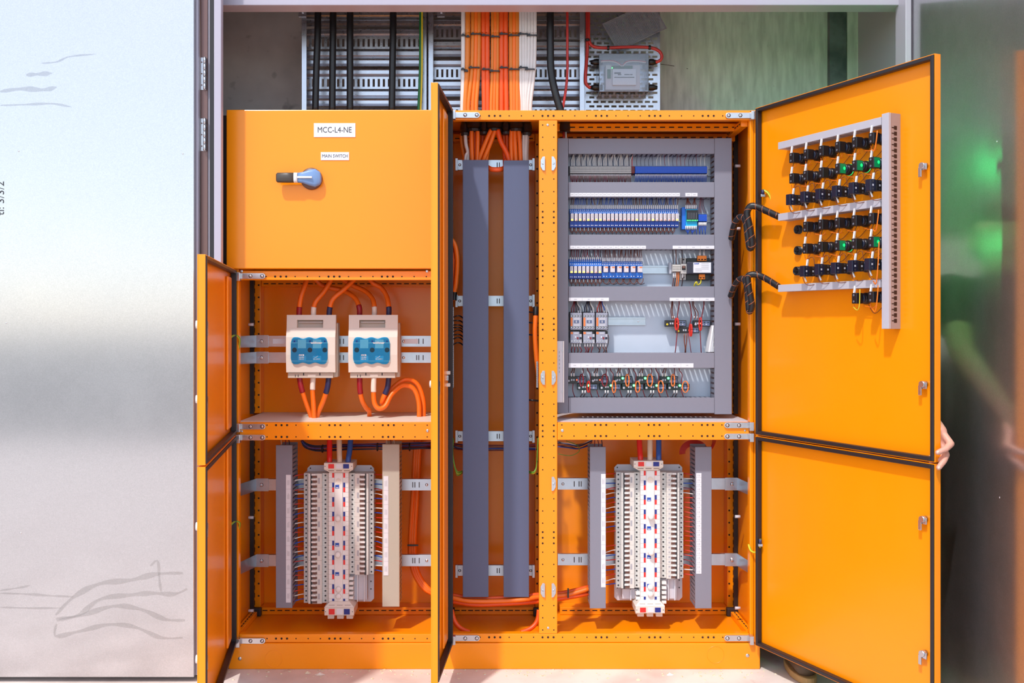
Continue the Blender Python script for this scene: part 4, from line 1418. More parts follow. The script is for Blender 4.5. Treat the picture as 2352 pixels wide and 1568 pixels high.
# three thick phase conductors into each chassis
for cx_, lab, tops_ in ((0, 'left', (757, 780, 800, 1062)), (1, 'right', (1471, 1493, 1513, 1058))):
    for k, (c, nm) in enumerate((('phase_red', 'red'), ('phase_white', 'white'), ('phase_blue', 'blue'))):
        x, pb = tops_[k], tops_[3]
        dxs = (0, -1, 6)[k] if cx_ == 0 else (-3, 0, 0)[k]
        cable([(x, pb + 6, .125), (x, pb - 8, .125), (x + dxs * 0.5, pb - 26, .14), (x + dxs, pb - 60, .16)], 0.0105, c, 'thick %s phase conductor entering the top of the %s breaker chassis' % (nm, lab), n=12)

# bundles of thin control wires running across behind the bays
def loom(path, n, r, spread, cols, label, group, ties=()):
    for i in range(n):
        oy, oz = random.uniform(-1, 1) * spread, random.uniform(-1, 1) * spread
        P = []
        for k, p in enumerate(path):
            q = W(*p)
            P.append(q + Vector((0, oy * 0.8 + random.uniform(-.3, .3) * spread, oz + random.uniform(-.35, .35) * spread)))
        c = random.choice(cols)
        wire(P, r, c, label % COLN[c], group, 5, 4)
    for a, b, y in ties:
        q = W(a, b, y)
        o = MB().lathe([(spread * 1.5, -0.0025), (spread * 1.55, 0), (spread * 1.5, 0.0025)], 'x', q, 12).build('cable_tie', 'black_plastic')
        tag(o, 'black cable tie round the %s' % group, 'cable tie', 'ties on the %s' % group)
COLN = {'wire_blue': 'blue', 'wire_navy': 'navy', 'wire_white': 'white', 'wire_maroon': 'maroon', 'wire_red': 'red', 'wire_brown': 'brown', 'wire_dark': 'dark', 'wire_green': 'green', 'wire_orange': 'orange', 'wire_yellow': 'yellow'}
mix = ['wire_navy', 'wire_blue', 'wire_white', 'wire_maroon', 'wire_brown', 'wire_navy']
loom([(692, 1008, .25), (700, 1022, .25), (725, 1030, .25), (780, 1028, .25), (840, 1026, .25), (900, 1026, .25), (992, 1024, .25)], 16, 0.0018, 0.011, mix, 'thin %s control wire in the loom above the left chassis', 'left control loom', ((741, 1030, .25), (867, 1026, .25), (941, 1026, .25)))
loom([(1040, 1022, .25), (1060, 1028, .25), (1140, 1028, .25), (1230, 1028, .25)], 12, 0.0018, 0.010, mix, 'thin %s control wire crossing the cable bay', 'cable bay control loom')
loom([(1281, 1020, .24), (1305, 1022, .24), (1330, 1026, .23), (1360, 1014, .2)], 12, 0.0018, 0.009, mix, 'thin %s control wire in the loom left of the right chassis', 'right control loom')
for px0 in (645, 655, 664, 888, 897, 905, 1365, 1374, 1382):
    wire([W(px0, 1030, .14), W(px0 + 1, 1018, .145), W(px0 + random.uniform(-3, 3), 1004, .15)], 0.0018, random.choice(mix), 'thin control wire rising from the top end of a breaker bay duct', 'wires at duct tops', 5, 3)
for i in range(9):
    r_ = 16 + i * 1.6
    cx_, cy_ = 1590, 1043
    pts = []
    for k in range(9):
        t_ = math.pi * (0.95 - 0.0) + k * 0.34
        pts.append(W(cx_ + 4 + (r_ + 6) * math.cos(t_) * 0.95, cy_ - 4 + r_ * math.sin(-t_) * -1.0, .21 + i * 0.002))
    wire(pts, 0.0016, 'wire_red', 'thin red wire coiled at the top right of the lower right bay', 'red coil beside the right duct', 5, 3)
for i in range(4):
    wire([W(1632 + i * 1.5, 1030, .14), W(1636 + i * 2, 1018, .16), W(1638 + i * 2.5, 1005, .19)], 0.0016, 'wire_red', 'thin red wire rising behind the right-hand duct', 'red wires at the right duct', 5, 3)
wire([W(1282, 1042, .2), W(1310, 1046, .2), W(1330, 1036, .2), W(1325, 1022, .21), W(1300, 1012, .22)], 0.0015, 'wire_green', 'single loose green wire hanging left of the right chassis', None)
# heavy orange feeders at the right of the left breaker bay
for k, (o1, o2) in enumerate(((0, 0), (10, 3), (5, -6))):
    cable([(955 + o1, 1005, .28), (952 + o1, 1060, .28), (948 + o1, 1140, .28 + .004 * k), (942 + o1, 1240, .28), (944 + o1, 1290, .27), (955 + o1, 1325, .26), (975 + o1, 1352, .25), (1000 + o1, 1366 + o2, .25), (1015, 1374 + o2, .25)], 0.009, 'cable_orange', 'heavy orange feeder cable curving down beside the pale duct, %s of three' % ('left', 'right', 'middle')[k], 'orange feeders, left breaker bay')
q = W(948, 1252, 0.262)
tag(MB().box(q.x - 0.022, q.x + 0.022, 0.262, 0.266, q.z - 0.003, q.z + 0.003).build('cable_tie', 'black_plastic'), 'black cable tie round the heavy orange feeders, left bay', 'cable tie')

# ================================================================== cable bay (middle)
for k, (p0, p1) in enumerate(((367, 390), (679, 703), (990, 1013), (1298, 1322))):
    t = mrail(1046, 1228, p0, p1, YR, '%s of the four zinc rails across the cable bay' % ('topmost', 'second', 'third', 'lowest')[k], None, (1142, 1147), (1056, 1219))
    for u in (1049, 1225):
        a, b = W(u - 3, p0 - 2.5, YR), W(u + 3, p1 + 2.5, YR)
        MB().box(a.x, b.x, YR - 0.014, YR - 0.0003, b.z, a.z).build('end_bracket', 'zinc', t, bevel=0.001)
duct(1063, 1122, 367, 1371, 0.10, 0.195, 'left of the two tall dark grey ducts in the cable bay', 'dark_duct', 'lr', pitch=0.02)
duct(1156.5, 1215, 368, 1371, 0.10, 0.195, 'right of the two tall dark grey ducts in the cable bay', 'dark_duct', 'lr', pitch=0.02)
up = [
    ('cable_amber', [(1064, 298, .17), (1060, 320, .18), (1066, 360, .18), (1070, 400, .16)], .008),
    ('cable_white', [(1068, 298, .15), (1070, 330, .15), (1074, 350, .15), (1074, 400, .15)], .0075),
    ('cable_white', [(1074, 350, .13), (1069, 360, .13), (1067, 400, .14)], .005),
    ('cable_orange', [(1083, 298, .14), (1083, 330, .14), (1086, 400, .14)], .0085),
    ('cable_orange_deep', [(1090, 298, .16), (1091, 330, .16), (1093, 400, .15)], .0085),
    ('cable_orange', [(1097, 298, .14), (1097, 330, .14), (1095, 400, .14)], .0085),
    ('cable_orange_deep', [(1109, 300, .18), (1108, 330, .18), (1104, 400, .17)], .0085),
    ('cable_orange', [(1128, 298, .13), (1116, 325, .13), (1100, 368, .14), (1095, 400, .14)], .0085),
    ('cable_orange', [(1137, 298, .13), (1126, 330, .13), (1110, 370, .14), (1105, 400, .15)], .0085),
    ('cable_orange', [(1133, 298, .15), (1124, 330, .15), (1116, 370, .15), (1112, 400, .15)], .0085),
    ('cable_orange_deep', [(1143, 298, .13), (1150, 325, .13), (1165, 355, .13), (1175, 400, .14)], .0095),
    ('cable_orange_deep', [(1158, 298, .18), (1158, 340, .18), (1162, 400, .17)], .0085),
    ('cable_orange_deep', [(1165, 298, .17), (1165, 340, .17), (1170, 400, .16)], .0085),
    ('cable_orange', [(1175, 298, .14), (1174, 330, .14), (1176, 400, .14)], .0085),
    ('cable_orange', [(1182, 298, .14), (1183, 330, .14), (1187, 400, .14)], .0085),
    ('cable_orange', [(1191, 298, .14), (1194, 330, .14), (1197, 400, .14)], .0085),
    ('cable_white', [(1203, 298, .15), (1202, 340, .15), (1202, 400, .15)], .006),
    ('cable_white', [(1210, 298, .15), (1208, 340, .15), (1206, 400, .15)], .007),
    ('cable_white', [(1213, 298, .17), (1211, 340, .17), (1210, 400, .16)], .006)]
nmc = {'cable_amber': 'amber', 'cable_white': 'white', 'cable_orange': 'orange', 'cable_orange_deep': 'deep orange'}
for k, (m_, pts, r_) in enumerate(up):
    cable(pts, r_, m_, '%s cable dropping from the roof glands into the cable bay, %s' % (nmc[m_], 'leftmost' if k == 0 else ORDN[k] + ' from left'), 'cables into the cable bay', n=8)
cable([(1120, 384, .14), (1130, 389, .12), (1148, 389, .12), (1160, 384, .14), (1163, 365, .15)], 0.010, 'cable_orange_deep', 'single deep orange cable crossing between the two dark ducts', n=8)
for u, v, rr, nm in ((1068, 298, 11, 'left end'), (1088, 290, 19, 'left'), (1112, 296, 12, 'second'), (1135, 290, 21, 'middle'), (1162, 296, 12, 'fourth'), (1185, 290, 19, 'right'), (1210, 298, 12, 'right end')):
    q = W(u, v, 0.15)
    r_ = rr * (CD + 0.15) / FPX
    o = thing('cable_gland', 'black cable gland in the cable bay roof, %s of the row' % nm, 'gland', q, 'roof glands')
    MB().lathe([(r_, -0.012), (r_ * 1.02, 0.004), (r_, 0.012), (r_ * 0.8, 0.03)], 'z', q, 18).build('lock_nut', 'black_plastic', o, smooth=True)
    MB().lathe([(r_ * 0.85, -0.022), (r_ * 0.9, -0.0125)], 'z', q, 14).build('seal', 'rubber', o)
# stray feeders seen past the ducts
cable([(1036, 548, .14), (1046, 565, .13), (1051, 600, .13), (1048, 650, .14), (1044, 672, .15), (1043, 690, .15)], .009, 'cable_orange', 'orange feeder bowed out left of the cable bay with black sleeve', sleeves=((.78, 1.0, 'cable_black'),))
cable([(1034, 560, .16), (1042, 590, .15), (1041, 630, .16), (1038, 690, .18)], .008, 'cable_orange', 'shorter orange feeder at the left wall of the cable bay')
cable([(1231, 705, .14), (1230, 730, .13), (1229, 770, .13), (1233, 830, .14), (1240, 880, .16)], .0095, 'cable_orange', 'orange feeder at the right wall of the cable bay with black sleeve', sleeves=((0, .22, 'cable_black'),))
for k, pts in enumerate(([(1037, 1372, .12), (1080, 1380, .11), (1150, 1380, .11), (1205, 1376, .11), (1240, 1370, .13), (1300, 1366, .15), (1352, 1352, .16)], [(1037, 1380, .13), (1090, 1388, .12), (1160, 1386, .12), (1220, 1382, .13), (1290, 1374, .15), (1354, 1362, .17)], [(1037, 1366, .14), (1090, 1374, .13), (1160, 1372, .13), (1230, 1366, .14), (1290, 1362, .16), (1352, 1348, .18)])):
    cable(pts, .009, 'cable_orange_deep' if k else 'cable_orange', 'orange feeder sagging across the bottom of the cable bay, %s of three' % ('middle', 'lowest', 'topmost')[k], 'sagging orange feeders')
cable([(1037, 1400, .1), (1044, 1425, .09), (1058, 1442, .08), (1080, 1452, .07)], .009, 'cable_orange_deep', 'orange cable curving onto the cable bay floor at its left')
cable([(1238, 1400, .1), (1234, 1425, .09), (1220, 1442, .08), (1196, 1452, .07)], .009, 'cable_orange_deep', 'orange cable curving onto the cable bay floor at its right')
q = W(1305, 1358, .13)
tag(MB().box(q.x - .003, q.x + .003, .13, .134, q.z - .025, q.z + .012).build('cable_tie', 'black_plastic'), 'black cable tie round feeders left of the right chassis', 'cable tie')
# earth bars at the bay walls
for (u, v0, v1, lab) in ((1040, 705, 890, 'brass screw bar at the left wall of the cable bay'), (1234, 830, 890, 'brass screw bar at the right wall of the cable bay')):
    a, b = W(u - 2, v0, .12), W(u + 2, v1, .12)
    t = thing('earth_bar', lab, 'busbar', ((a.x + b.x) / 2, .12, b.z))
    MB().box(a.x, b.x, .12, .128, b.z, a.z).build('bar', 'zinc', t)
    n_ = int((v1 - v0) / 5)
    for i in range(n_):
        z = b.z + (a.z - b.z) * (i + .5) / n_
        MB().lathe([(.0032, 0), (.0028, -.004)], 'y', ((a.x + b.x) / 2, .12, z), 8).build('screw', 'steel', t)
for k, v in enumerate((727, 738, 748, 754, 760, 770, 777, 789)):
    wire([W(1042, v + random.uniform(-2, 2), .115), W(1050, v - 2, .11), W(1058, v - 1, .12), W(1065, v + 5, .14)], .0028, 'cable_black', 'short black lead between the left screw bar and dark duct, %s' % ORD(k, 8), 'black leads at the screw bar', 6, 4)
for k, (v, yy) in enumerate(((716, .15), (740, .15), (768, .15), (918, .12))):
    wire([W(1213, v, .14), W(1222, v + 1, yy - .02), W(1236, v + 2, yy)], .004 if k == 3 else .003, 'cable_black', 'short black lead from the right dark duct to the post, %s' % ORD(k, 4), 'black leads at the right post', 6, 4)
loom([(1042, 1010, .16), (1040, 1040, .15), (1043, 1065, .14), (1050, 1086, .13), (1062, 1083, .14)], 9, .0018, .007, ['wire_green', 'wire_green', 'wire_yellow'], 'thin %s earth wire at the left of the cable bay', 'left earth bundle')
loom([(1236, 1005, .15), (1234, 1040, .14), (1232, 1070, .13), (1226, 1084, .12), (1214, 1082, .14)], 9, .0018, .006, ['wire_green', 'wire_green', 'wire_yellow'], 'thin %s earth wire at the right of the cable bay', 'right earth bundle')
# lock on the cable bay door, seen edge on
t = thing('door_lock', 'cream and steel lock case on the inside of the cable bay door', 'lock', W(1022, 868, -.1))
for v, h in ((852, 8), (880, 8)):
    MB().pbox(1016, 1034, v, v + h, -.10, -.085).build('lock_jaw', 'cream', t, bevel=.002)
MB().pbox(1012, 1030, 862, 874, -.10, -.08).build('lock_case', 'steel', t, bevel=.002)
for u in (1011, 1022):
    q = W(u, 849, -.1)
    MB().lathe([(.006, 0), (.0055, -.003), (.002, -.004)], 'y', q, 10).build('screw', 'steel', t)
# ================================================================== control bay (upper right)
YP = 0.20                                                   # mounting plate
YD = 0.115                                                  # duct lids
a, b = W(1284, 318, YP), W(1672, 946, YP)
t = thing('mounting_plate', 'pale zinc mounting plate behind the control bay ducts and relays', 'plate', ((a.x + b.x) / 2, YP, b.z))
MB().box(a.x, b.x, YP, YP + 0.003, b.z, a.z).build('sheet', 'zinc_plate', t)
for u, v in ((1400, 500), (1600, 560), (1520, 870), (1450, 700)):
    q = W(u, v, YP)
    MB().lathe([(.004, 0), (.0036, -.0016), (.001, -.002)], 'y', q, 8).build('screw', 'steel', t)
duct(1281, 1305, 317, 949, YD, YP - .001, 'tall grey duct at the left edge of the control bay', 'grey_duct', 'r', pitch=.018)
duct(1641.5, 1681, 317, 951, YD, YP - .001, 'tall grey duct at the right edge of the control bay', 'grey_duct', 'l', pitch=.020)
for v0, v1, nm in ((318, 353, 'topmost'), (418, 453, 'second'), (538.5, 572.5, 'third'), (657.5, 691, 'fourth'), (810, 845, 'fifth'), (913, 948.5, 'lowest')):
    duct(1305.6, 1641, v0, v1, YD, YP - .001, '%s horizontal grey duct across the control bay' % nm, 'grey_duct', 'tb', 'h', pitch=.019)
strip_label(1309.5, 1561.5, 443, 451, YD, 'longest white label strip over the row of narrow relays', 27, 'h')
strip_label(1574, 1602, 443, 451, YD, 'short white label strip over the black-windowed interface module', 2, 'h')
strip_label(1309.5, 1483.5, 564, 571.5, YD, 'white label strip over the eight yellow-lit relays', 14, 'h')
strip_label(1545, 1640.5, 564, 571.5, YD, 'white label strip over the transformer', 3, 'h')
strip_label(1306.5, 1398.5, 683.5, 691, YD, 'white label strip over the three contactors', 3, 'h')
strip_label(1538, 1641, 683.5, 691, YD, 'white label strip over the three red-coiled sensors', 3, 'h')
strip_label(1305.8, 1592.5, 834, 844, YD, 'white label strip over the ten green-lit current sensors', 10, 'h')

def din(pxa, pxb, pyc, label):
    a, b = W(pxa, pyc - 9, YP - .008), W(pxb, pyc + 9, YP - .008)
    t = thing('din_rail', label, 'rail', ((a.x + b.x) / 2, YP, b.z))
    mb = MB()
    h = .0045
    mb.box(a.x, b.x, YP - .0085, YP - .0075, a.z - h, a.z)
    mb.box(a.x, b.x, YP - .0085, YP - .0075, b.z, b.z + h)
    mb.box(a.x, b.x, YP - .0085, YP - .0005, a.z - h - .001, a.z - h)
    mb.box(a.x, b.x, YP - .0085, YP - .0005, b.z + h, b.z + h + .001)
    mb.box(a.x, b.x, YP - .0015, YP - .0005, b.z + h + .001, a.z - h - .001)
    mb.build('profile', 'zinc', t)
    return t
din(1306, 1638, 395, 'zinc din rail under the grey and blue terminal row')
din(1306, 1638, 501, 'zinc din rail under the row of narrow relays')
din(1306, 1592, 619, 'zinc din rail under the relay and transformer row')
d4 = din(1306, 1483, 737.5, 'short zinc din rail running right from the contactors')
q = W(1466, 737.5, YP - .002)
MB().lathe([(.004, 0), (.0036, -.0016), (.001, -.002)], 'y', q, 8).build('screw', 'steel', d4)

S = (CD + .15) / FPX                                         # metres per pixel at the devices' faces
# ---- row 1: through terminals
def terminal_proto(m_, lab):
    w_ = 3.05 * S - .0002
    h = 19 * S
    t = thing('terminal_block', lab, 'terminal', (0, 0, 0))
    mb = MB()
    mb.prismx([(-.045, h * .12), (-.0005, 0), (-.0005, h), (-.030, h), (-.045, h * .86)], 0, w_)
    mb.build('body', m_, t)
    for f in (.30, .5, .70):
        MB().box(w_ * .25, w_ * .8, -.0456, -.0447, h * f - .0016, h * f + .0016).build('test_hole', 'ink' if m_ != 'terminal_blue' else 'relay_blue_dark', t)
    return t
def row(proto, n, px, pitch, py, label, group, y=YP - .009):
    for i in range(n):
        q = W(px + i * pitch, py, .15)
        loc = (q.x, y, q.z)
        if i == 0:
            proto.location = loc
            proto['label'] = label
            proto['group'] = group
        else:
            copy_tree(proto, loc, label, group)
row(terminal_proto('terminal_grey', 'x'), 46, 1309, 3.06, 399.5, 'narrow grey through terminal in the row below the white wires', 'grey through terminals')
row(terminal_proto('terminal_red', 'x'), 2, 1450.5, 3.6, 399.5, 'dark red terminal between the grey and blue terminals', 'red terminals')
row(terminal_proto('terminal_blue', 'x'), 54, 1458.6, 3.06, 399.5, 'narrow blue through terminal at the right of the top row', 'blue through terminals')
q = W(1624.5, 400, .15)
tag(MB().box(q.x, q.x + .007, .16, YP - .009, q.z - .002, q.z + .034).build('end_bracket', 'breaker_grey', bevel=.001), 'grey end bracket closing the blue terminal row', 'bracket')
q = W(1306, 400, .15)
tag(MB().box(q.x, q.x + .004, .16, YP - .009, q.z - .002, q.z + .034).build('end_bracket', 'black_plastic', bevel=.001), 'black end bracket at the left of the grey terminals', 'bracket')
def V(px, py, y=.15):
    return W(px, py, y)
for i in range(46):
    x = 1310.5 + i * 3.06
    k = 1312 + (i // 5) * 15.4 + 6
    c = 'wire_white' if i % 4 else random.choice(['wire_navy', 'wire_dark'])
    wire([V(x, 381), V(x - .5, 369, .148), V((x + k) / 2, 358, .15), V(k, 346, .16)], .0010, c, 'thin %s wire fanning up from the grey terminals' % COLN[c], 'wires above the grey terminals', 5, 3)
    x += .3
    wire([V(x, 401), V(x, 411, .148), V(x + random.uniform(-3, 3), 421, .16)], .0014, 'wire_brown' if random.random() < .7 else 'wire_maroon', 'thin brown wire dropping below the grey terminals', 'wires below the grey terminals', 5, 2, ferrule=((V(x, 400.5), V(x, 409.3), .0021),))
for i in range(54):
    x = 1460 + i * 3.06
    if i % 3 == 1:
        c = random.choice(['wire_navy', 'wire_maroon', 'wire_white', 'wire_navy'])
        wire([V(x, 381), V(x - 1, 369, .148), V(x + random.uniform(-3, 5), 358, .15), V(x + random.uniform(0, 8), 346, .16)], .0009, c, 'very thin %s wire rising from the blue terminals' % COLN[c], 'wires above the blue terminals', 5, 3)
    wire([V(x, 401), V(x, 411, .148), V(x + random.uniform(-3, 3), 421, .16)], .0014, 'wire_blue', 'thin blue wire dropping below the blue terminals', 'wires below the blue terminals', 5, 2, ferrule=((V(x, 400.5), V(x, 409.3), .0021),))
wire([V(1452, 381), V(1452, 365, .148), V(1454, 346, .16)], .0014, 'wire_red', 'single red wire over the dark red terminals', None, 5, 3)

# ---- relays
def relay_proto(w_px, h_px, body0, body1, lit, wide=False, two=True):
    """relay on a blue base; heights in px from its top"""
    w_ = w_px * S - .0005
    H = h_px * S
    t = thing('relay', 'x', 'relay', (0, 0, 0))
    zt, z1, z0 = H, H - body0 * S, H - body1 * S
    MB().prismx([(-.046, z1), (-.0005, z1), (-.0005, H), (-.030, H), (-.034, H - .012), (-.040, H - .014)], 0, w_).build('upper_base', 'relay_blue', t)
    MB().box(0, w_, -.034, -.0005, z0 - .0008, z1 - .0002).build('socket', 'relay_blue_dark', t)
    MB().prismx([(-.050, z0 - .001), (-.044, 0), (-.0005, 0), (-.0005, z0 - .001)], 0, w_).build('lower_base', 'relay_blue' if wide else 'relay_blue_dark', t)
    m0 = .14 if not wide else .22
    MB().box(w_ * m0, w_ * .88, -.058, -.0341, z0, z1 - .001).build('relay_body', 'relay_body', t, bevel=.0006)
    if wide:
        MB().box(w_ * .45, w_ * .85, -.0586, -.058, z1 - .008, z1 - .003).build('maker_mark', 'relay_orange', t)
    else:
        MB().box(w_ * .45, w_ * .62, -.0585, -.058, z0 + .010, z1 - .004).build('printing', 'ink_pale', t)
        MB().box(w_ * (.28 if lit else .4), w_ * (.75 if lit else .68), -.0592, -.058, z0 + .002, z0 + (.0065 if lit else .005)).build('status_led', 'led_yellow' if lit else 'relay_orange', t)
    n = 4 if wide else 2
    for r_ in (.22, .52):
        for k in range(n):
            x = w_ * (k + .5) / n
            z = H - (H - z1) * (.3 + .9 * (r_ - .22) * 1.6)
            yy = -.034 if r_ < .4 else -.044
            MB().lathe([(.0021, 0), (.0019, -.0016)], 'y', (x, yy - .0005, z), 7).build('screw', 'ferrule_white', t)
    for k in range(2):
        x = w_ * (.3 + .4 * k)
        MB().lathe([(.0021, 0), (.0019, -.0014)], 'y', (x, -.0470, (z0) * .32), 7).build('screw', 'ferrule_white', t)
    return t
lit2 = {0, 2, 4, 6, 7, 16, 20, 26}
pa = relay_proto(9.28, 43.5, 11.5, 29.5, False)
pb_ = relay_proto(9.28, 43.5, 11.5, 29.5, True)
used = set()
def place_relay(proto, key, px, py, label, group):
    q = W(px, py, .15)
    loc = (q.x, YP - .009, q.z)
    if key not in used:
        used.add(key)
        proto.location = loc
        proto['label'] = label
        proto['group'] = group
        return proto
    return copy_tree(proto, loc, label, group)
for i in range(27):
    l_ = i in lit2
    nth = 'leftmost' if i == 0 else 'rightmost' if i == 26 else ORDN[i] + ' from left'
    place_relay(pb_ if l_ else pa, 'b' if l_ else 'a', 1308.9 + i * 9.24, 522.3, '%s narrow relay, %s in the upper relay row' % ('yellow-lit' if l_ else 'unlit', nth), 'upper relay row')
lit3 = {0, 1, 2, 3, 5, 7}
pc = relay_proto(9.28, 46, 17, 33.5, False)
pd = relay_proto(9.28, 46, 17, 33.5, True)
for i in range(8):
    l_ = i in lit3
    nth = 'leftmost' if i == 0 else ORDN[i] + ' from left'
    place_relay(pd if l_ else pc, 'd' if l_ else 'c', 1307.4 + i * 9.3, 640, '%s narrow relay, %s in the lower relay row' % ('yellow-lit' if l_ else 'unlit', nth), 'lower relay row')
pe = relay_proto(15.7, 39, 11, 25.5, False, True)
for i in range(6):
    nth = 'leftmost' if i == 0 else 'rightmost' if i == 5 else ORDN[i] + ' from left'
    place_relay(pe, 'e', 1382 + i * 15.65, 639, 'wide relay on blue base, %s of the six' % nth, 'wide relays')
# relay wiring: ferruled tails above, brown jumper loops below
def relay_wires(n, px, pitch, top, duct_y, fer0, fer1, cols, row_name, per=2):
    for i in range(n):
        for k in range(per):
            x = px + i * pitch + pitch * (k + .5) / per
            c = random.choice(cols)
            dx = random.uniform(-4, 4)
            wire([V(x, fer1, .158), V(x, fer0, .152), V(x + dx * .5, (fer0 + duct_y) / 2 + 2, .15), V(x + dx, duct_y - 6, .165)], .0014, c, 'thin %s wire entering the top of the %s' % (COLN[c], row_name), 'wires on top of the ' + row_name, 5, 3,
                 ferrule=((V(x, fer1, .155), V(x, fer0 + .3, .153), .0022),))
def loops(n, px, pitch, y0, depth, row_name, c='wire_brown', per=1):
    for i in range(n):
        x = px + i * pitch
        for k in range(per):
            d = depth * random.uniform(.85, 1.05)
            s = pitch * 1.0
            wire([V(x + 1, y0, .152), V(x + .5, y0 + d * .5, .15), V(x + s * .5, y0 + d, .148), V(x + s - .5, y0 + d * .5, .15), V(x + s - 1, y0, .152)], .0015, c, 'brown jumper loop hanging under the ' + row_name, 'jumpers under the ' + row_name, 5, 3)
        wire([V(x + pitch * .5, y0, .154), V(x + pitch * .5, y0 + depth + 6, .165)], .0012, 'wire_brown', 'brown tail with white ferrule under the ' + row_name, 'tails under the ' + row_name, 5, 1, ferrule=((V(x + pitch * .5, y0 + .3, .153), V(x + pitch * .5, y0 + 8, .155), .0022),))
relay_wires(27, 1308.9, 9.24, 479, 453, 470, 480, ['wire_blue', 'wire_blue', 'wire_dark', 'wire_brown'], 'upper relay row')
loops(26, 1309.5, 9.24, 522.5, 12.5, 'upper relay row')
relay_wires(8, 1307.4, 9.3, 594, 573, 590, 597, ['wire_maroon', 'wire_maroon', 'wire_dark'], 'lower relay row')
loops(8, 1308, 9.3, 640.3, 13, 'lower relay row')
relay_wires(6, 1382, 15.65, 600, 573, 591, 600.5, ['wire_brown', 'wire_brown', 'wire_brown'], 'wide relays', 4)
for i in range(6):
    x = 1382 + i * 15.65
    wire([V(x + 3, 639.3, .152), V(x + 5, 648, .15), V(x + 10, 652, .148), V(x + 16, 647, .15), V(x + 17, 639.3, .152)], .0016, 'wire_brown', 'brown jumper loop hanging under the wide relays', 'jumpers under the wide relays', 5, 3)
    wire([V(x + 6, 639.3, .154), V(x + 3, 646, .152), V(x + 12, 653, .15), V(x + 20, 650, .152)], .0015, 'wire_dark', 'dark jumper crossing under the wide relays', 'dark jumpers under the wide relays', 5, 3)

# ---- interface module and blue terminals, row 2
a, b = V(1567.5, 475), V(1603, 526)
t = thing('interface_module', 'teal interface module with black window and seven green lamps', 'module', ((a.x + b.x) / 2, YP, b.z))
MB().box(a.x, b.x, .158, YP - .009, b.z, a.z).build('housing', 'relay_blue', t, bevel=.001)
p_, q_ = V(1575.5, 480, .15), V(1601.5, 520, .15)
MB().box(p_.x, q_.x, .150, .1578, q_.z, p_.z).build('front_block', 'tinted_base', t, bevel=.001)
p_, q_ = V(1577, 482.5, .145), V(1603, 507.5, .145)
w2 = MB().box(p_.x, q_.x, .142, .1498, q_.z, p_.z).build('window', 'black_plastic', t)
for i in range(7):
    x = V(1579 + i * 3.75, 0, .142).x
    z = V(0, 506, .142).z
    MB().lathe([(.0024, 0), (.002, -.001)], 'y', (x, .142, z), 8).build('status_led', 'led_dim_green', t)
    if i:
        MB().box(x - .0036, x - .0029, .1412, .142, z + .006, z + .030).build('window_rib', 'contactor_grey', w2)
for i in range(7):
    x = 1575.5 + i * 3.9
    wire([V(x, 480, .154), V(x, 470.5, .15), V(1578 + (i // 4) * 16 + (i % 4), 460, .15), V(1578 + (i // 4) * 16 + (i % 4) * 1.5, 448, .165)], .0016, 'wire_brown', 'brown wire gathered above the interface module, %s' % ('leftmost' if i == 0 else ORDN[i] + ' from left'), 'wires above the interface module', 5, 3, ferrule=((V(x, 479.5, .149), V(x, 470.5, .15), .0026),))
    wire([V(x, 520, .154), V(x, 527.5, .15), V(1580 + (i // 3) * 10, 536, .15), V(1580 + (i // 3) * 10, 544, .165)], .0016, 'wire_blue', 'blue wire gathered below the interface module, %s' % ('leftmost' if i == 0 else ORDN[i] + ' from left'), 'wires below the interface module', 5, 3, ferrule=((V(x, 518.5, .149), V(x, 527, .15), .0026),))
pt = terminal_proto('terminal_blue', 'x')
row(pt, 6, 1604, 3.2, 510, 'blue terminal right of the interface module', 'blue terminals beside the interface module')
for i in range(6):
    x = 1605.5 + i * 3.2
    c = random.choice(['wire_navy', 'wire_maroon'])
    wire([V(x, 489), V(1606 + i * 2, 470, .15), V(1611 + i * 1.2, 448, .165)], .0009, c, 'very thin %s wire above the blue terminals by the interface module' % COLN[c], 'thin wires by the interface module', 5, 3)
    wire([V(x, 511), V(x, 522, .15), V(x + (-1) ** i * 2, 534, .148), V(x + 1, 544, .165)], .0016, 'wire_blue', 'blue wire under the terminals by the interface module, %s' % ('leftmost' if i == 0 else ORDN[i] + ' from left'), 'blue wires by the interface module', 5, 3, ferrule=((V(x, 510.5), V(x, 518), .0024),))
q = V(1623.5, 511)
tag(MB().box(q.x, q.x + .006, .162, YP - .009, q.z, q.z + .036).build('end_bracket', 'contactor_grey', bevel=.001), 'grey end bracket right of the short blue terminal group', 'bracket')

# ---- row 3 right: grey terminals, breaker, transformer
pg = terminal_proto('breaker_white', 'x')
row(pg, 6, 1544.5, 3.1, 625, 'white terminal between the din rail end and the small breaker', 'white terminals in the transformer row')
q = V(1539, 628)
tag(MB().box(q.x, q.x + .009, .165, YP - .009, q.z, q.z + .045).build('end_bracket', 'contactor_light', bevel=.001), 'pale end bracket left of the white terminals', 'bracket')
a, b = V(1563.5, 592), V(1577.3, 642)
t = thing('circuit_breaker', 'small single breaker with dark toggle beside the transformer', 'circuit breaker', ((a.x + b.x) / 2, YP, b.z))
mb = MB()
H = a.z - b.z
mb.prismx([(.165, b.z), (YP - .009, b.z), (YP - .009, a.z), (.165, a.z), (.165, a.z - H * .25), (.148, a.z - H * .28), (.148, b.z + H * .28), (.165, b.z + H * .25)], a.x, b.x)
mb.build('body', 'breaker_grey', t)
MB().pbox(1566, 1575, 611, 620, .1472, .148).build('toggle_slot', 'ink', t)
MB().pbox(1568, 1574, 610, 616, .138, .1471).build('toggle', 'toggle_brown', t, bevel=.001)
for v in (596, 637):
    q = V(1570, v, .165)
    MB().lathe([(.0035, 0), (.0035, -.0006)], 'y', q, 10).build('terminal_hole', 'ink', t)
a, b = V(1579, 592), V(1637, 643)
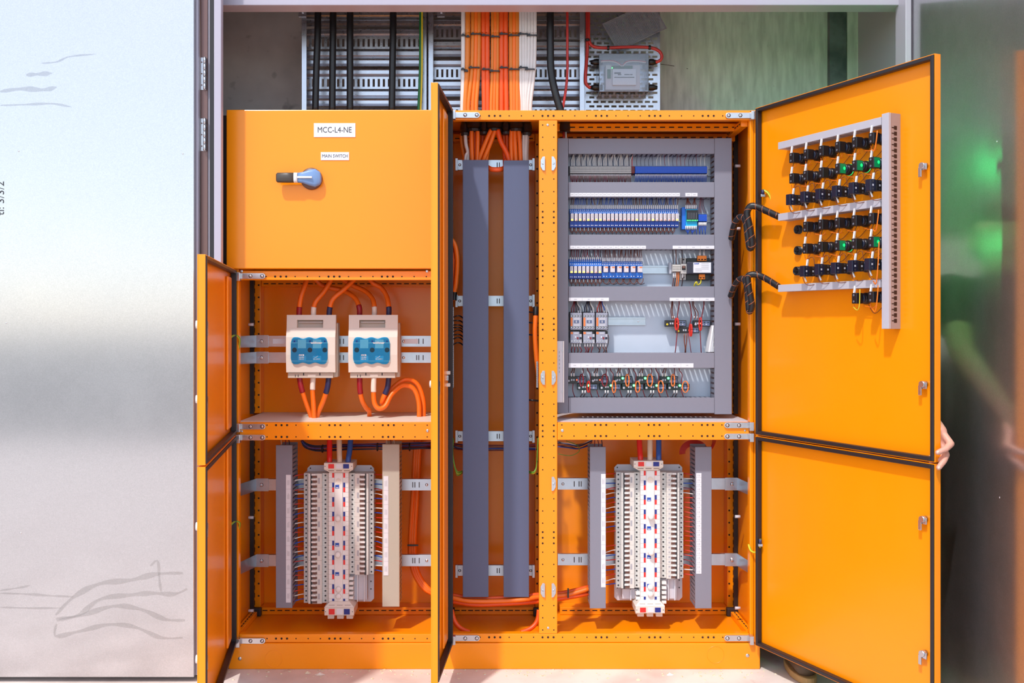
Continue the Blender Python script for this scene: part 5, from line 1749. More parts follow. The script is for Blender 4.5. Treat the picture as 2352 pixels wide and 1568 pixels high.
t = thing('transformer', 'dark control transformer with white rating label and orange terminals', 'transformer', ((a.x + b.x) / 2, YP, b.z))
MB().box(a.x, b.x - .008, .165, YP - .001, b.z, a.z).build('mounting_frame', 'black_plastic', t, bevel=.001)
MB().pbox(1578, 1640, 601, 629, .138, .19).build('core', 'transformer_core', t, bevel=.004)
pl = MB().pbox(1592.5, 1633, 602.5, 626, .1368, .1379).build('rating_label', 'label_white', t)
text('NHP', .0075, V(1600, 605.5, .1362), 'logo_blue', pl, sx=1.25, bold=.0002)
for k in range(5):
    MB().pbox(1611 if k < 3 else 1597, 1628 if k < 4 else 1612, 605 + k * 4, 606 + k * 4, .1363, .1367).build('printing', 'ink_pale', pl)
for (u0, u1, v0, v1, n) in ((1602.5, 1623, 587, 599, 3), (1606, 1619.5, 629.5, 641, 2)):
    o = MB().pbox(u0, u1, v0, v1, .150, .166).build('terminal_strip', 'terminal_orange', t, bevel=.001)
    for k in range(n):
        uu = u0 + (u1 - u0) * (k + .5) / n
        MB().pbox(uu - 2, uu + 2, v0 + (v1 - v0) * .62, v0 + (v1 - v0) * .85, .1494, .1502).build('wire_entry', 'dark_hole', o)
for u in (1608, 1617):
    wire([V(u, 588, .158), V(u, 578, .155), V(u + 1, 568, .168)], .0018, 'wire_white', 'white ferruled wire on top of the transformer', 'white wires on the transformer', 5, 2, ferrule=((V(u, 588, .156), V(u, 579, .1555), .0034),))
wire([V(1610, 641, .158), V(1609, 650, .155), V(1602, 654, .152), V(1600, 647, .152), V(1596, 652, .153), V(1594, 662, .165)], .0028, 'wire_yellow', 'yellow-green wire curling under the transformer', None)
for k, (u, c) in enumerate(((1545, 'wire_dark'), (1552, 'wire_brown'), (1566, 'wire_dark'))):
    wire([V(u + 1, 607, .16), V(u + 1, 595, .155), V(u, 568, .168)], .0017, c, '%s wire down to the white terminals by the transformer' % COLN[c], 'wires above the white terminals', 5, 3)
for k, (u, c) in enumerate(((1547, 'wire_brown'), (1551, 'wire_dark'), (1555, 'wire_orange'), (1559, 'wire_orange'), (1568, 'wire_dark'))):
    wire([V(u, 625, .16), V(u, 640, .155), V(u - 3, 662, .168)], .0019, c, '%s wire below the white terminals by the transformer' % COLN[c], 'wires below the white terminals', 5, 3, ferrule=((V(u, 626, .157), V(u, 638, .1555), .0026),) if k in (0, 1, 4) else None)

# ---- row 4 left: contactors with overload relays
def contactor(px):
    q = V(px, 757.5)
    t = thing('contactor', 'x', 'contactor', (q.x, YP - .009, q.z))
    P = lambda u, v, y: W(px + u, v, y)
    MB().pbox(px - 2, px + 28, 716, 758, .160, YP - .0095).build('base', 'black_plastic', t, bevel=.001)
    bd = MB().pbox(px, px + 26.5, 718, 757, .135, .1598).build('body', 'contactor_grey', t, bevel=.0012)
    MB().pbox(px + .5, px + 5, 729, 748.5, .1343, .1349).build('maker_stripe', 'relay_orange', t)
    fr = MB().pbox(px + 7, px + 22, 729, 749, .1343, .1349).build('front_plate', 'contactor_light', t)
    MB().pbox(px + 8, px + 20, 735, 742, .1335, .1342).build('indicator', 'sensor_label', t)
    MB().pbox(px + 12.5, px + 15, 736, 741, .133, .1334).build('indicator_slot', 'contactor_light', t)
    for v in (725.5, 751.5):
        for k in range(4):
            c = P(3.2 + k * 6.6, v, .135)
            MB().lathe([(.0042, 0), (.0042, -.0006)], 'y', c, 10).build('screw_well', 'ink', t)
            MB().lathe([(.0028, 0), (.0026, -.0014)], 'y', (c.x - .001, c.y, c.z), 8).build('screw', 'steel', t)
    return t
def overload(px):
    q = V(px, 788)
    t = thing('overload_relay', 'x', 'overload relay', (q.x, YP - .009, q.z))
    MB().pbox(px - 1, px + 27, 760, 787, .155, YP - .002).build('base', 'black_plastic', t, bevel=.001)
    MB().pbox(px, px + 21, 761.5, 788, .138, .1548).build('body', 'contactor_grey', t, bevel=.0012)
    MB().pbox(px + 21.2, px + 26.5, 767, 788, .138, .1548).build('side_block', 'contactor_light', t, bevel=.001)
    MB().pbox(px + .5, px + 6, 762, 767, .1372, .1379).build('maker_stripe', 'relay_orange', t)
    MB().pbox(px + 8, px + 18, 763, 767, .1372, .1379).build('nameplate', 'contactor_light', t)
    MB().pbox(px + 15, px + 19, 774, 778.5, .1355, .1379).build('stop_button', 'wire_maroon', t)
    MB().pbox(px + 21, px + 26, 774, 778.5, .1355, .1379).build('reset_button', 'navy_plastic', t)
    c = W(px + 12, 774, .138)
    MB().lathe([(.0032, 0), (.0028, -.0016)], 'y', c, 12).build('dial', 'label_white', t)
    for k in range(4):
        c = W(px + 3.5 + k * 6, 783, .138)
        MB().lathe([(.0036, 0), (.003, -.0012)], 'y', c, 10).build('screw', 'steel', t)
    return t
pc1 = contactor(1310)
po1 = overload(1310)
for i, (u, nm) in enumerate(((1310, 'left'), (1339.5, 'middle'), (1369, 'right'))):
    q = V(u, 757.5)
    q2 = V(u, 788)
    l1, l2 = 'grey contactor with orange stripe, %s of the three' % nm, 'grey overload relay under the %s contactor' % nm
    if i == 0:
        pc1['label'], pc1['group'] = l1, 'contactors'
        po1['label'], po1['group'] = l2, 'overload relays'
    else:
        copy_tree(pc1, (q.x, YP - .009, q.z), l1, 'contactors')
        copy_tree(po1, (q2.x, YP - .009, q2.z), l2, 'overload relays')
    cols = [['wire_maroon', 'wire_maroon', 'wire_dark', 'wire_dark', 'wire_white'], ['wire_navy', 'wire_dark', 'wire_navy', 'wire_dark', 'wire_white'], ['wire_red', 'wire_brown', 'wire_maroon', 'wire_blue', 'wire_white']][i]
    for k in range(5):
        x = u + 3 + k * 5.2
        wire([V(x, 719, .155), V(x, 708, .148), V(u + 12 + (k - 2) * 2.5, 698, .15), V(u + 12 + (k - 2) * 1.6, 686, .168)], .0019, cols[k], '%s wire into the top of the %s contactor' % (COLN[cols[k]], nm), 'wires above the contactors', 5, 3, ferrule=((V(x, 719, .149), V(x, 713, .148), .0026),) if k > 2 else None)
    for k in range(4):
        x = u + 4 + k * 6
        c = random.choice(['wire_brown', 'wire_dark', 'wire_maroon', 'wire_brown'])
        wire([V(x, 787, .15), V(x, 797, .146), V(x + random.uniform(-6, 6), 805, .148), V(x + random.uniform(-5, 5), 816, .166)], .0020, c, '%s wire leaving the bottom of the %s overload relay' % (COLN[c], nm), 'wires below the overload relays', 5, 3, ferrule=((V(x, 788, .148), V(x, 796, .146), .0028),))
wire([V(1394, 765, .15), V(1398, 775, .148), V(1396, 792, .148), V(1391, 806, .15), V(1391, 816, .165)], .0016, 'wire_dark', 'dark wire looping round the right overload relay', None, 5, 4)

# ---- current sensors: proto with coil
def sensor(px0, px1, py0, py1, lit, lab, led_at, txt_at, coil, grp, y=.150, alt=False):
    a, b = V(px0, py0, y), V(px1, py1, y)
    t = thing('current_sensor', lab, 'sensor', ((a.x + b.x) / 2, YP, b.z), grp)
    MB().box(a.x, b.x, y, y + .025, b.z, a.z).build('housing', 'black_plastic' if lit != 'green' else 'sensor_teal', t, bevel=.0012)
    MB().box(a.x + .004, b.x - .004, y + .0251, YP - .0005, b.z + .002, a.z - .002).build('foot', 'black_plastic', t)
    w_ = b.x - a.x
    p, q = V(led_at + 2, py0 + 2, y), V(px1 - 2, py1 - 2, y)
    lbp = MB().box(p.x, q.x, y - .0006, y - .0001, q.z, p.z).build('circuit_print', 'sensor_label', t)
    for k in range(4):
        xx = p.x + (q.x - p.x) * (.15 + .22 * k)
        zz_ = q.z + (p.z - q.z) * (.3 + .4 * (k % 2))
        MB().box(xx - .003, xx + .003, y - .0009, y - .0006, zz_ - .0022, zz_ + .0022).build('print_block', 'sensor_teal' if k % 2 else 'contactor_light', lbp)
    for k in (0, 1):
        xx = V(txt_at + k * 5, 0, y).x
        zz_ = (a.z + b.z) / 2
        MB().box(xx - .0026, xx + .0026, y - .0012, y - .0001, zz_ - .0035, zz_ + .0035).build('terminal_mark', 'contactor_light', t)
    s = V(px0 + 4, (py0 + py1) / 2 + 2, y)
    MB().lathe([(.0042, 0), (.0042, -.0008), (.0026, -.001)], 'y', s, 12).build('fixing_eye', 'yellow_print' if alt else 'contactor_light', t)
    le = V(led_at, led_at_y(py0, py1, lit), y)
    gk = 1.5 if lit == 'green' else 1.0
    MB().lathe([(.0030 * gk, 0), (.0028 * gk, -.0016), (.001 * gk, -.0024)], 'y', le, 10).build('status_led', 'led_green' if lit == 'green' else 'led_red', t, smooth=True)
    # wire coil threading the sensor's core
    cx_, cy_, rx, ry, col, turns = coil
    for k in range(turns):
        pts = []
        for j in range(13):
            th = 2 * math.pi * j / 12
            pts.append(V(cx_ + k * 1.4 + rx * math.cos(th), cy_ + ry * math.sin(th), y - .004 - .012 * max(0, math.cos(th * .5) ** 2) - k * .001))
        MB().tube(pts, .0014, 6, 2).build('coil_turn', col, t, smooth=True)
    return t
def led_at_y(p0, p1, lit):
    return (p0 + p1) / 2 if lit != 'green' else p0 + (p1 - p0) * .26
gS = 'red-lit current sensors'
sensor(1528.5, 1576.5, 735, 750, 'red', 'left of the two upper black sensors with red coil near the papers', 1556, 1540, (1553, 744, 3.5, 14, 'wire_red', 3), gS, alt=True)
sensor(1593.8, 1632, 735, 750, 'red', 'right upper black sensor with red coil near the papers', 1609, 1598, (1608, 744, 3, 15, 'wire_red', 2), gS)
sensor(1554.5, 1606, 751, 765, 'red', 'lower black sensor with red coil near the papers', 1583, 1570, (1585, 758, 2.5, 14, 'wire_red', 3), gS, alt=True)
for pts, c, r_ in (([(1556, 736), (1557, 715), (1560, 700), (1559, 686)], 'wire_maroon', .002), ([(1583, 750), (1588, 725), (1585, 700), (1581, 686)], 'wire_maroon', .0022), ([(1610, 738), (1614, 715), (1617, 700), (1616, 686)], 'wire_maroon', .0022), ([(1556, 755), (1554, 780), (1552, 800), (1550, 815)], 'wire_maroon', .002), ([(1608, 752), (1609, 780), (1611, 815)], 'wire_maroon', .002),
                   ([(1544, 733), (1541, 715), (1543, 700), (1543, 686)], 'wire_brown', .0018), ([(1548, 733), (1544, 715), (1545, 700), (1545, 686)], 'wire_brown', .0018), ([(1595, 733), (1597, 718), (1591, 702), (1590, 686)], 'wire_brown', .0018), ([(1602, 733), (1603, 718), (1594, 702), (1593, 686)], 'wire_brown', .0018),
                   ([(1572, 766), (1572, 785), (1574, 800), (1573, 815)], 'wire_brown', .0022), ([(1578, 766), (1577, 785), (1575, 800), (1575, 815)], 'wire_brown', .0022), ([(1580, 764), (1584, 785), (1588, 815)], 'wire_maroon', .0015)):
    fer = None
    if c == 'wire_brown':
        p0_, p1_ = V(pts[0][0], pts[0][1], .15), V(pts[0][0], pts[0][1] + (7 if pts[0][1] > 750 else -7), .15)
        fer = ((p0_, p1_, .0028),)
    wire([V(u, v, .148 if i < len(pts) - 1 else .166) for i, (u, v) in enumerate(pts)], r_, c, '%s wire running past the red-coiled sensors' % COLN[c], 'wires at the red-coiled sensors', 5, 3, ferrule=fer)
# row 5
gU, gD = 'upper row current sensors', 'lower row current sensors'
ups = [(1302.5, 1347, 'red', 1325), (1358, 1398, 'red', 1378), (1411, 1453, 'green', 1430.3), (1464, 1505, 'green', 1482), (1517, 1558, 'green', 1535)]
los = [(1326.5, 1373, 1351), (1378, 1426, 1403.5), (1429, 1478, 1456), (1481, 1531, 1508), (1534, 1584, 1561.5)]
for i, (u0, u1, l_, led) in enumerate(ups):
    nth = ('leftmost', 'second from left', 'third from left', 'fourth from left', 'rightmost')[i]
    sensor(u0, u1, 864, 880.5, l_, '%s-lit current sensor with wire coil, %s of the upper row' % (l_, nth), led, led - 12, (led + 10, 873, 4 + (i % 2) * 2, 14, 'wire_maroon' if l_ == 'red' else 'relay_orange', 2), gU)
    for k in range(2):
        x = led - 13 + k * 6
        wire([V(x, 866, .155), V(x, 856, .148), V(x + 3 - k * 2, 850, .15), V(x + 5 - k * 2, 838, .166)], .0019, 'wire_brown', '%s brown ferruled wire above the %s current sensor of the upper row' % (('left', 'right')[k], nth), 'wires above the current sensors', 5, 3, ferrule=((V(x, 864, .15), V(x, 856.5, .148), .0028),))
    x = led + 12
    wire([V(x, 862, .148), V(x + 3, 852, .148), V(x - 1, 838, .166)], .0017, 'wire_maroon', 'maroon wire dropping to the %s current sensor of the upper row' % nth, 'maroon wires at the current sensors', 5, 4)
    x = u0 + 14
    wire([V(x, 880, .155), V(x - 1, 897, .15), V(x + 6, 917, .166)], .0017, 'wire_maroon', 'maroon wire below the %s current sensor of the upper row' % nth, 'maroon wires at the current sensors', 5, 4)
for i, (u0, u1, led) in enumerate(los):
    nth = ('leftmost', 'second from left', 'third from left', 'fourth from left', 'rightmost')[i]
    sensor(u0, u1, 881.3, 895.5, 'green', 'green-lit current sensor with wire coil, %s of the lower row' % nth, led, led - 12, (led + (0, 6, 8, 9, 12)[i], 888, 3 + i, 13 + (i % 2), 'relay_orange' if i else 'wire_red', 2), gD, y=.148)
    for k in range(2):
        x = led - 13 + k * 6
        wire([V(x, 895, .155), V(x, 903, .148), V(x - 4 + k, 909, .15), V(x - 6, 917, .166)], .0019, 'wire_dark', '%s dark ferruled wire below the %s current sensor of the lower row' % (('left', 'right')[k], nth), 'wires below the current sensors', 5, 3, ferrule=((V(x, 896, .15), V(x, 903, .148), .0028),))
    x = led + 3
    wire([V(x, 880, .146), V(x + 2, 860, .147), V(x - 4, 850, .15), V(x - 5, 838, .166)], .0018, 'wire_maroon', 'maroon wire dropping to the %s current sensor of the lower row' % nth, 'maroon wires at the lower sensors', 5, 4)
    wire([V(x, 895, .148), V(x + 3, 905, .148), V(x + 8, 917, .166)], .0018, 'wire_maroon', 'maroon wire leaving below the %s current sensor of the lower row' % nth, 'maroon wires at the lower sensors', 5, 4)
# folded papers tucked beside the right duct
for k in range(4):
    t0 = W(1634 + k * 1.8, 747 + k, .14)
    b0 = W(1625 + k * 3.6, 808, .14)
    o = MB().hexa([(b0.x, .125 + .004 * k, b0.z), (b0.x + .006, .125 + .004 * k, b0.z), (b0.x + .007, .19, b0.z), (b0.x + .001, .19, b0.z),
                   (t0.x, .125 + .004 * k, t0.z), (t0.x + .006, .125 + .004 * k, t0.z), (t0.x + .007, .19, t0.z), (t0.x + .001, .19, t0.z)]).build('folded_paper', 'paper')
    tag(o, 'folded white paper tucked upright beside the right control bay duct', 'paper', 'papers in the control bay')
# white document frame clipped at the left edge
a, b = W(1280.5, 783, .06), W(1295.5, 924, .06)
t = thing('data_plate', 'white framed data plate clipped at the left edge of the control bay', 'sign', ((a.x + b.x) / 2, .06, b.z))
MB().box(a.x - .02, b.x, .06, .066, b.z, a.z).build('plate', 'label_white', t, bevel=.001)
MB().box(b.x - .004, b.x, .056, .0599, b.z, a.z).build('frame_edge', 'white_plastic', t, bevel=.001)
for v in (806, 900):
    q = W(1291, v, .0599)
    MB().lathe([(.003, 0), (.0026, -.0016)], 'y', q, 8).build('screw', 'steel', t)
for k in range(6):
    MB().pbox(1284, 1285.5, 806 + k * 9, 811 + k * 9, .0594, .0599).build('printing', 'ink_pale', t)
# gland at the control bay roof
q = W(1297, 296, .15)
o = thing('cable_gland', 'black cable gland with red and white cables at the control bay roof', 'gland', q)
MB().lathe([(.022, -.012), (.024, 0), (.022, .02), (.018, .035)], 'z', q, 18).build('lock_nut', 'black_plastic', o, smooth=True)
for k, c in enumerate(('cable_red', 'cable_white')):
    MB().tube([q + Vector((-.004 + .008 * k, 0, -.012)), q + Vector((-.004 + .01 * k, 0, -.05))], .004, 8, 1).build('cable_tail', c, o, smooth=True)
# ================================================================== things on the inside of the upper right door
HO = Vector((HRX, -0.024, 0))
du = Vector((DRV[0], DRV[1], 0)).normalized()
dn = Vector((-du.y, du.x, 0))                              # local +y: the outside of the door
DRZ = math.atan2(du.y, du.x)
def D(px, py, c=0.0):
    """local (x along the door, z) where the photograph's pixel meets the plane local y=c"""
    o = Vector((0, -CD, CZ))
    r = Vector(((px - CX) / FPX, 1, (CY - py) / FPX))
    p0 = HO + dn * c
    k = (p0 - o).dot(dn) / r.dot(dn)
    p = o + r * k
    return (p - HO).dot(du), p.z
def dthing(name, label, cat, u, z, c=0.0, group=None):
    return thing(name, label, cat, HO + du * u + dn * c + Vector((0, 0, z)), group, DRZ, True)
CF = -0.052                                                 # front of the door trunking
# horizontal trunking, then the tall one with keyhole slots
ur = D(2024, 300, CF)[0]
zs = []
for (p0, p1, lab) in (((1787, 333), (2024, 280), 'top grey trunking bar on the inside of the right door'), ((1787, 498), (2022, 466), 'middle grey trunking bar on the inside of the right door'), ((1787, 660), (2022, 653), 'bottom grey trunking bar on the inside of the right door')):
    u0, z0 = D(p0[0], p0[1], CF)
    u1, z1 = D(p1[0], p1[1], CF)
    z = (z0 + z1) / 2
    zs.append(z)
    t = dthing('door_trunking', lab, 'trunking', (u0 + u1) / 2, z)
    h = .0125
    hl = (u1 - u0) / 2
    MB().box(-hl, hl - .001, CF, CF + .01, -h, h).build('lid', 'door_duct', t, bevel=.001)
    MB().box(-hl, hl - .001, CF + .01, -.0005, -h + .001, -h + .003).build('lower_wall', 'door_duct', t)
    MB().box(-hl, hl - .001, CF + .01, -.0005, h - .003, h - .001).build('upper_wall', 'door_duct', t)
    MB().box(-hl + .001, -hl + .003, CF + .01, -.0005, -h + .0031, h - .0031).build('end_cap', 'door_duct', t)
    n = int(2 * hl / .03)
    for i in range(n):
        x = -hl + .02 + i * .03
        MB().box(x, x + .018, CF + .016, -.012, -h + .0003, -h + .00095).build('wire_slot', 'contactor_grey', t)
u0, zt = D(2025, 262, CF)
u1, zb_ = D(2041, 755, CF)
u2 = u1
zt = D(2041, 258, CF)[1]
t = dthing('door_trunking', 'tall grey trunking with keyhole slots on the inside of the right door', 'trunking', (u0 + u2) / 2, zb_)
hw = (u2 - u0) / 2
Hh = zt - zb_
MB().box(-hw, hw, CF, CF + .01, 0, Hh).build('lid', 'door_duct', t, bevel=.001)
MB().box(hw - .004, hw - .001, CF + .0101, -.0005, 0, Hh).build('slotted_wall', 'door_duct_side', t)
MB().box(-hw + .001, -hw + .004, CF + .0101, -.0005, 0, Hh).build('plain_wall', 'door_duct', t)
for i in range(35):
    z = Hh - .045 - i * (Hh - .07) / 34
    MB().box(hw - .0012, hw - .0004, CF + .024, CF + .036, z - .006, z + .006).build('keyhole', 'dark_hole', t)
    MB().box(hw - .0012, hw - .0005, CF + .0145, CF + .0240, z - .0015, z + .0015).build('keyhole_neck', 'dark_hole', t)

# pilot lamps and selector switches
def pilot(kind, lit=False):
    t = thing('pilot_lamp' if kind == 'lamp' else 'selector_switch', 'x', 'pilot lamp' if kind == 'lamp' else 'switch', (0, 0, 0), None, DRZ, True)
    MB().lathe([(.0175, -.0005), (.0190, -.003), (.0190, -.014), (.0165, -.018), (.0150, -.024)], 'y', (0, 0, 0), 20).build('collar', 'black_plastic', t, smooth=True)
    MB().lathe([(.0160, -.0242), (.0172, -.026), (.0172, -.031), (.014, -.033)], 'y', (0, 0, 0), 10).build('lock_nut', 'navy_plastic', t, smooth=True)
    yb0, yb1 = (-.060, -.0332) if kind == 'lamp' else (-.058, -.0332)
    bl = MB().box(-.011, .011, yb0, yb1, -.0172, .0172).build('contact_block', 'black_plastic', t, bevel=.002)
    if kind == 'lamp':
        for z in (-.010, .010):
            MB().lathe([(.0030, 0), (.0030, -.0006)], 'y', (-.002, yb0, z), 8).build('terminal_screw', 'contactor_grey', t)
            MB().lathe([(.0018, -.0007), (.0018, -.0010)], 'y', (-.002, yb0, z), 8).build('screw_slot', 'ink', t)
        if lit:
            MB().box(.0111, .0118, -.0585, -.0345, -.0155, .0155).build('lit_housing', 'lamp_side', t, bevel=.0003)
            MB().lathe([(.0055, 0), (.0045, .0008), (.0015, .0012)], 'x', (.0119, -.0405, .001), 14).build('lit_window', 'lamp_glow', t, smooth=True)
            MB().lathe([(.0193, -.006), (.0194, -.009)], 'y', (0, 0, 0), 20).build('glow_ring', 'lamp_glow', t)
    else:
        b2 = MB().box(-.011, .011, yb0 - .024, yb0 - .0006, -.0185, .0185).build('second_block', 'navy_plastic', t, bevel=.002)
        for y_ in (yb0 + .016, yb0 - .013):
            for z in (-.012, .012):
                MB().lathe([(.0034, 0), (.0034, .0005)], 'x', (.0111, y_, z), 8).build('terminal_screw', 'ink', t)
            MB().box(.0111, .0116, y_ - .003, y_ + .003, -.003, .003).build('contact_mark', 'contactor_light', t)
    # the outside: lens or knob
    if kind == 'lamp':
        MB().lathe([(.0150, .0035), (.0150, .008), (.012, .009)], 'y', (0, 0, 0), 18).build('bezel', 'black_plastic', t)
        MB().lathe([(.0115, .0091), (.0110, .016), (.006, .0195), (.001, .020)], 'y', (0, 0, 0), 16).build('lens', 'lamp_green' if lit else 'lens_dark', t, smooth=True)
    else:
        MB().lathe([(.0150, .0035), (.0150, .010), (.013, .012)], 'y', (0, 0, 0), 18).build('bezel', 'black_plastic', t)
        MB().box(-.004, .004, .0121, .026, -.013, .013).build('knob', 'black_plastic', t, bevel=.001)
    # marker sleeve rising from the block
    MB().hexa([(-.008, -.057, .0176), (-.0025, -.057, .0176), (-.0025, -.052, .0176), (-.008, -.052, .0176), (-.006, -.055, .041), (-.0005, -.055, .041), (-.0005, -.050, .041), (-.006, -.050, .041)]).build('marker_sleeve', 'ferrule_white', t)
    return t
protos = {}
def put(kind, lit, px, py, label, group):
    c = -.045 if kind == 'lamp' else -.056
    u, z = D(px, py, c)
    loc = HO + du * u + Vector((0, 0, z))
    key = (kind, lit)
    if key not in protos:
        protos[key] = pilot(kind, lit)
        o = protos[key]
        o.location = loc
        o['label'], o['group'] = label, group
    else:
        o = copy_tree(protos[key], loc, label, group)
    return u, z
nth6 = ('first', 'second', 'third', 'fourth', 'fifth', 'sixth')
rows_d = [
    ('lamp', 'top row', [(1825, 363), (1858, 355), (1893, 347), (1931, 338), (1970, 328), (2009, 318)], ()),
    ('lamp', 'second row', [(1825, 410), (1857, 404), (1893, 397), (1931, 388), (1970, 381), (2009, 374)], (3, 4, 5)),
    ('switch', 'upper switch row', [(1823, 459), (1856, 453), (1891, 447), (1929, 440), (1968, 433), (2007, 426)], ()),
    ('lamp', 'fourth row', [(1857, 521), (1892, 516), (1930, 512), (1969, 507), (2008, 502)], ()),
    ('lamp', 'fifth row', [(1856, 571), (1891, 567), (1930, 564), (1969, 560), (2008, 556)], (2, 4)),
    ('switch', 'lower switch row', [(1855, 623), (1889, 619), (1927, 616), (1966, 611), (2005, 607)], ()),
    ('lamp', 'bottom pair', [(1970, 685), (2008, 682)], ())]
grid = []
for kind, rn, pts, lit in rows_d:
    g = []
    for i, (u, v) in enumerate(pts):
        l_ = i in lit
        nm = ('green-lit pilot lamp block' if l_ else 'dark pilot lamp block') if kind == 'lamp' else 'black selector switch block'
        g.append(put(kind, l_, u, v, '%s on the right door, %s of the %s' % (nm, nth6[i], rn), 'door pilot devices'))
    grid.append((rn, kind, g))
def dw(u, c, z):
    return HO + du * u + dn * c + Vector((0, 0, z))
# black blanking plugs
for i, (u, v) in enumerate(((1831, 527), (1831, 575), (1829, 622))):
    a_, z = D(u, v, -.012)
    t = dthing('blanking_plug', '%s round black blanking plug left of the lamp columns' % ('top', 'middle', 'bottom')[i], 'plug', a_, z, 0, 'blanking plugs')
    MB().lathe([(.0155, -.0005), (.0155, -.014), (.0125, -.016), (.0125, -.010), (.004, -.009)], 'y', (0, 0, 0), 18).build('ring', 'black_plastic', t, smooth=True)
    MB().box(-.0115, .0115, -.0145, -.0105, -.002, .002).build('cross_bar', 'black_plastic', t)
# thin orange and brown jumper wires between the devices
for rn, kind, g in grid:
    for i, (u, z) in enumerate(g):
        wire([dw(u - .014, -.046, z + .022), dw(u - .010, -.044, z + .045), dw(u - .006, -.040, z + .060)], .0012, 'wire_brown', 'thin brown wire above a device of the %s on the door' % rn, 'door wires, ' + rn, 5, 3)
        if kind == 'lamp':
            wire([dw(u - .012, -.048, z - .020), dw(u - .010, -.046, z - .036), dw(u + .004, -.044, z - .028), dw(u + .004, -.040, z - .018)], .0013, 'wire_orange', 'small orange wire hook under a lamp of the %s on the door' % rn, 'orange hooks, ' + rn, 5, 4)
            if i + 1 < len(g):
                u2_, z2_ = g[i + 1]
                wire([dw(u + .004, -.022, z - .024), dw((u + u2_) / 2, -.020, (z + z2_) / 2 - .030), dw(u2_ - .010, -.022, z2_ - .030)], .0013, 'wire_orange', 'thin orange jumper between lamps of the %s on the door' % rn, 'orange jumpers, ' + rn, 5, 4)
                wire([dw(u + .010, -.008, z - .020), dw((u + u2_) / 2, -.006, (z + z2_) / 2 - .050), dw(u2_ + .008, -.008, z2_ - .022)], .001, 'wire_brown', 'thin brown jumper hanging between lamps of the %s on the door' % rn, 'brown jumpers, ' + rn, 5, 4)
        else:
            wire([dw(u - .008, -.070, z - .020), dw(u - .002, -.066, z - .040), dw(u + .012, -.060, z - .048), dw(u + .03, -.05, z - .045)], .0013, 'wire_brown', 'brown wire with white sleeve under a switch of the %s' % rn, 'switch wires, ' + rn, 5, 4,
                 ferrule=((dw(u - .004, -.066, z - .019), dw(u + .002, -.064, z - .036), .0028),))
            wire([dw(u - .004, -.050, z + .020), dw(u - .002, -.046, z + .044), dw(u + .014, -.044, z + .046), dw(u + .016, -.040, z + .020)], .0011, 'wire_brown', 'small brown loop above a switch of the %s' % rn, 'switch loops, ' + rn, 5, 4)
for v0, v1, u in ((300, 345, 2014), (482, 530, 2017), (555, 650, 2018), (655, 715, 2016)):
    p0_, p1_ = D(u, v0, -.066), D(u - 3, v1, -.066)
    wire([dw(p0_[0], -.064, p0_[1]), dw(p0_[0], -.068, (p0_[1] + p1_[1]) / 2), dw(p1_[0] - .006, -.064, p1_[1]), dw(p1_[0] - .026, -.055, p1_[1] + .008)], .0018, 'wire_orange', 'orange wire hanging beside the tall door trunking', 'orange wires at the tall trunking', 5, 4)
p0_, p1_ = D(1974, 664, -.066), D(1968, 712, -.066)
wire([dw(p0_[0], -.064, p0_[1]), dw(p0_[0], -.066, p0_[1] - .05), dw(p1_[0], -.064, p1_[1]), dw(p1_[0] - .02, -.06, p1_[1] + .01)], .0016, 'wire_yellow', 'pale wire loop at the lowest left lamp block', None, 5, 4)

# ================================================================== spiral-wrapped looms to the door
def spiral_loom(pts, r, label):
    P = spline([W(*p) for p in pts], 10)
    t = thing('wrapped_loom', label, 'cable loom', P[-1])
    MB().tube(P, r, 10, 1).build('black_wrap', 'cable_black', t, smooth=True)
    # gaps of the wrap where the bundle shows: a slim helix
    acc, H = 0.0, []
    a_ = (P[1] - P[0]).orthogonal().normalized()
    for i in range(len(P) - 1):
        tt = (P[min(i + 1, len(P) - 1)] - P[max(i - 1, 0)]).normalized()
        a_ = (a_ - tt * a_.dot(tt)).normalized()
        b_ = tt.cross(a_)
        L = (P[i + 1] - P[i]).length
        n = max(2, int(L / .003))
        for k in range(n):
            ph = (acc + L * k / n) / .034 * 2 * math.pi
            H.append(P[i].lerp(P[i + 1], k / n) + (a_ * math.cos(ph) + b_ * math.sin(ph)) * (r * .94))
        acc += L
    MB().tube(H, .0016, 5, 1).build('wrap_gap', 'wrap_gap', t, smooth=True)
spiral_loom([(1680, 548, .10), (1686, 520, .06), (1694, 504, .03), (1704, 498, .0), (1713, 508, -.03), (1717, 535, -.05), (1722, 568, -.055), (1728, 560, -.07), (1722, 520, -.075), (1716, 490, -.075), (1724, 474, -.08), (1740, 475, -.09), (1762, 485, -.12), (1788, 497, -.16)], .0125, 'upper black spiral-wrapped loom from the control bay to the middle door trunking')
spiral_loom([(1678, 680, .10), (1686, 660, .06), (1696, 644, .03), (1708, 640, .0), (1715, 655, -.03), (1718, 685, -.05), (1721, 715, -.055), (1727, 700, -.07), (1720, 660, -.075), (1718, 636, -.075), (1728, 630, -.08), (1745, 633, -.09), (1765, 643, -.12), (1788, 658, -.16)], .0115, 'lower black spiral-wrapped loom from the control bay to the bottom door trunking')

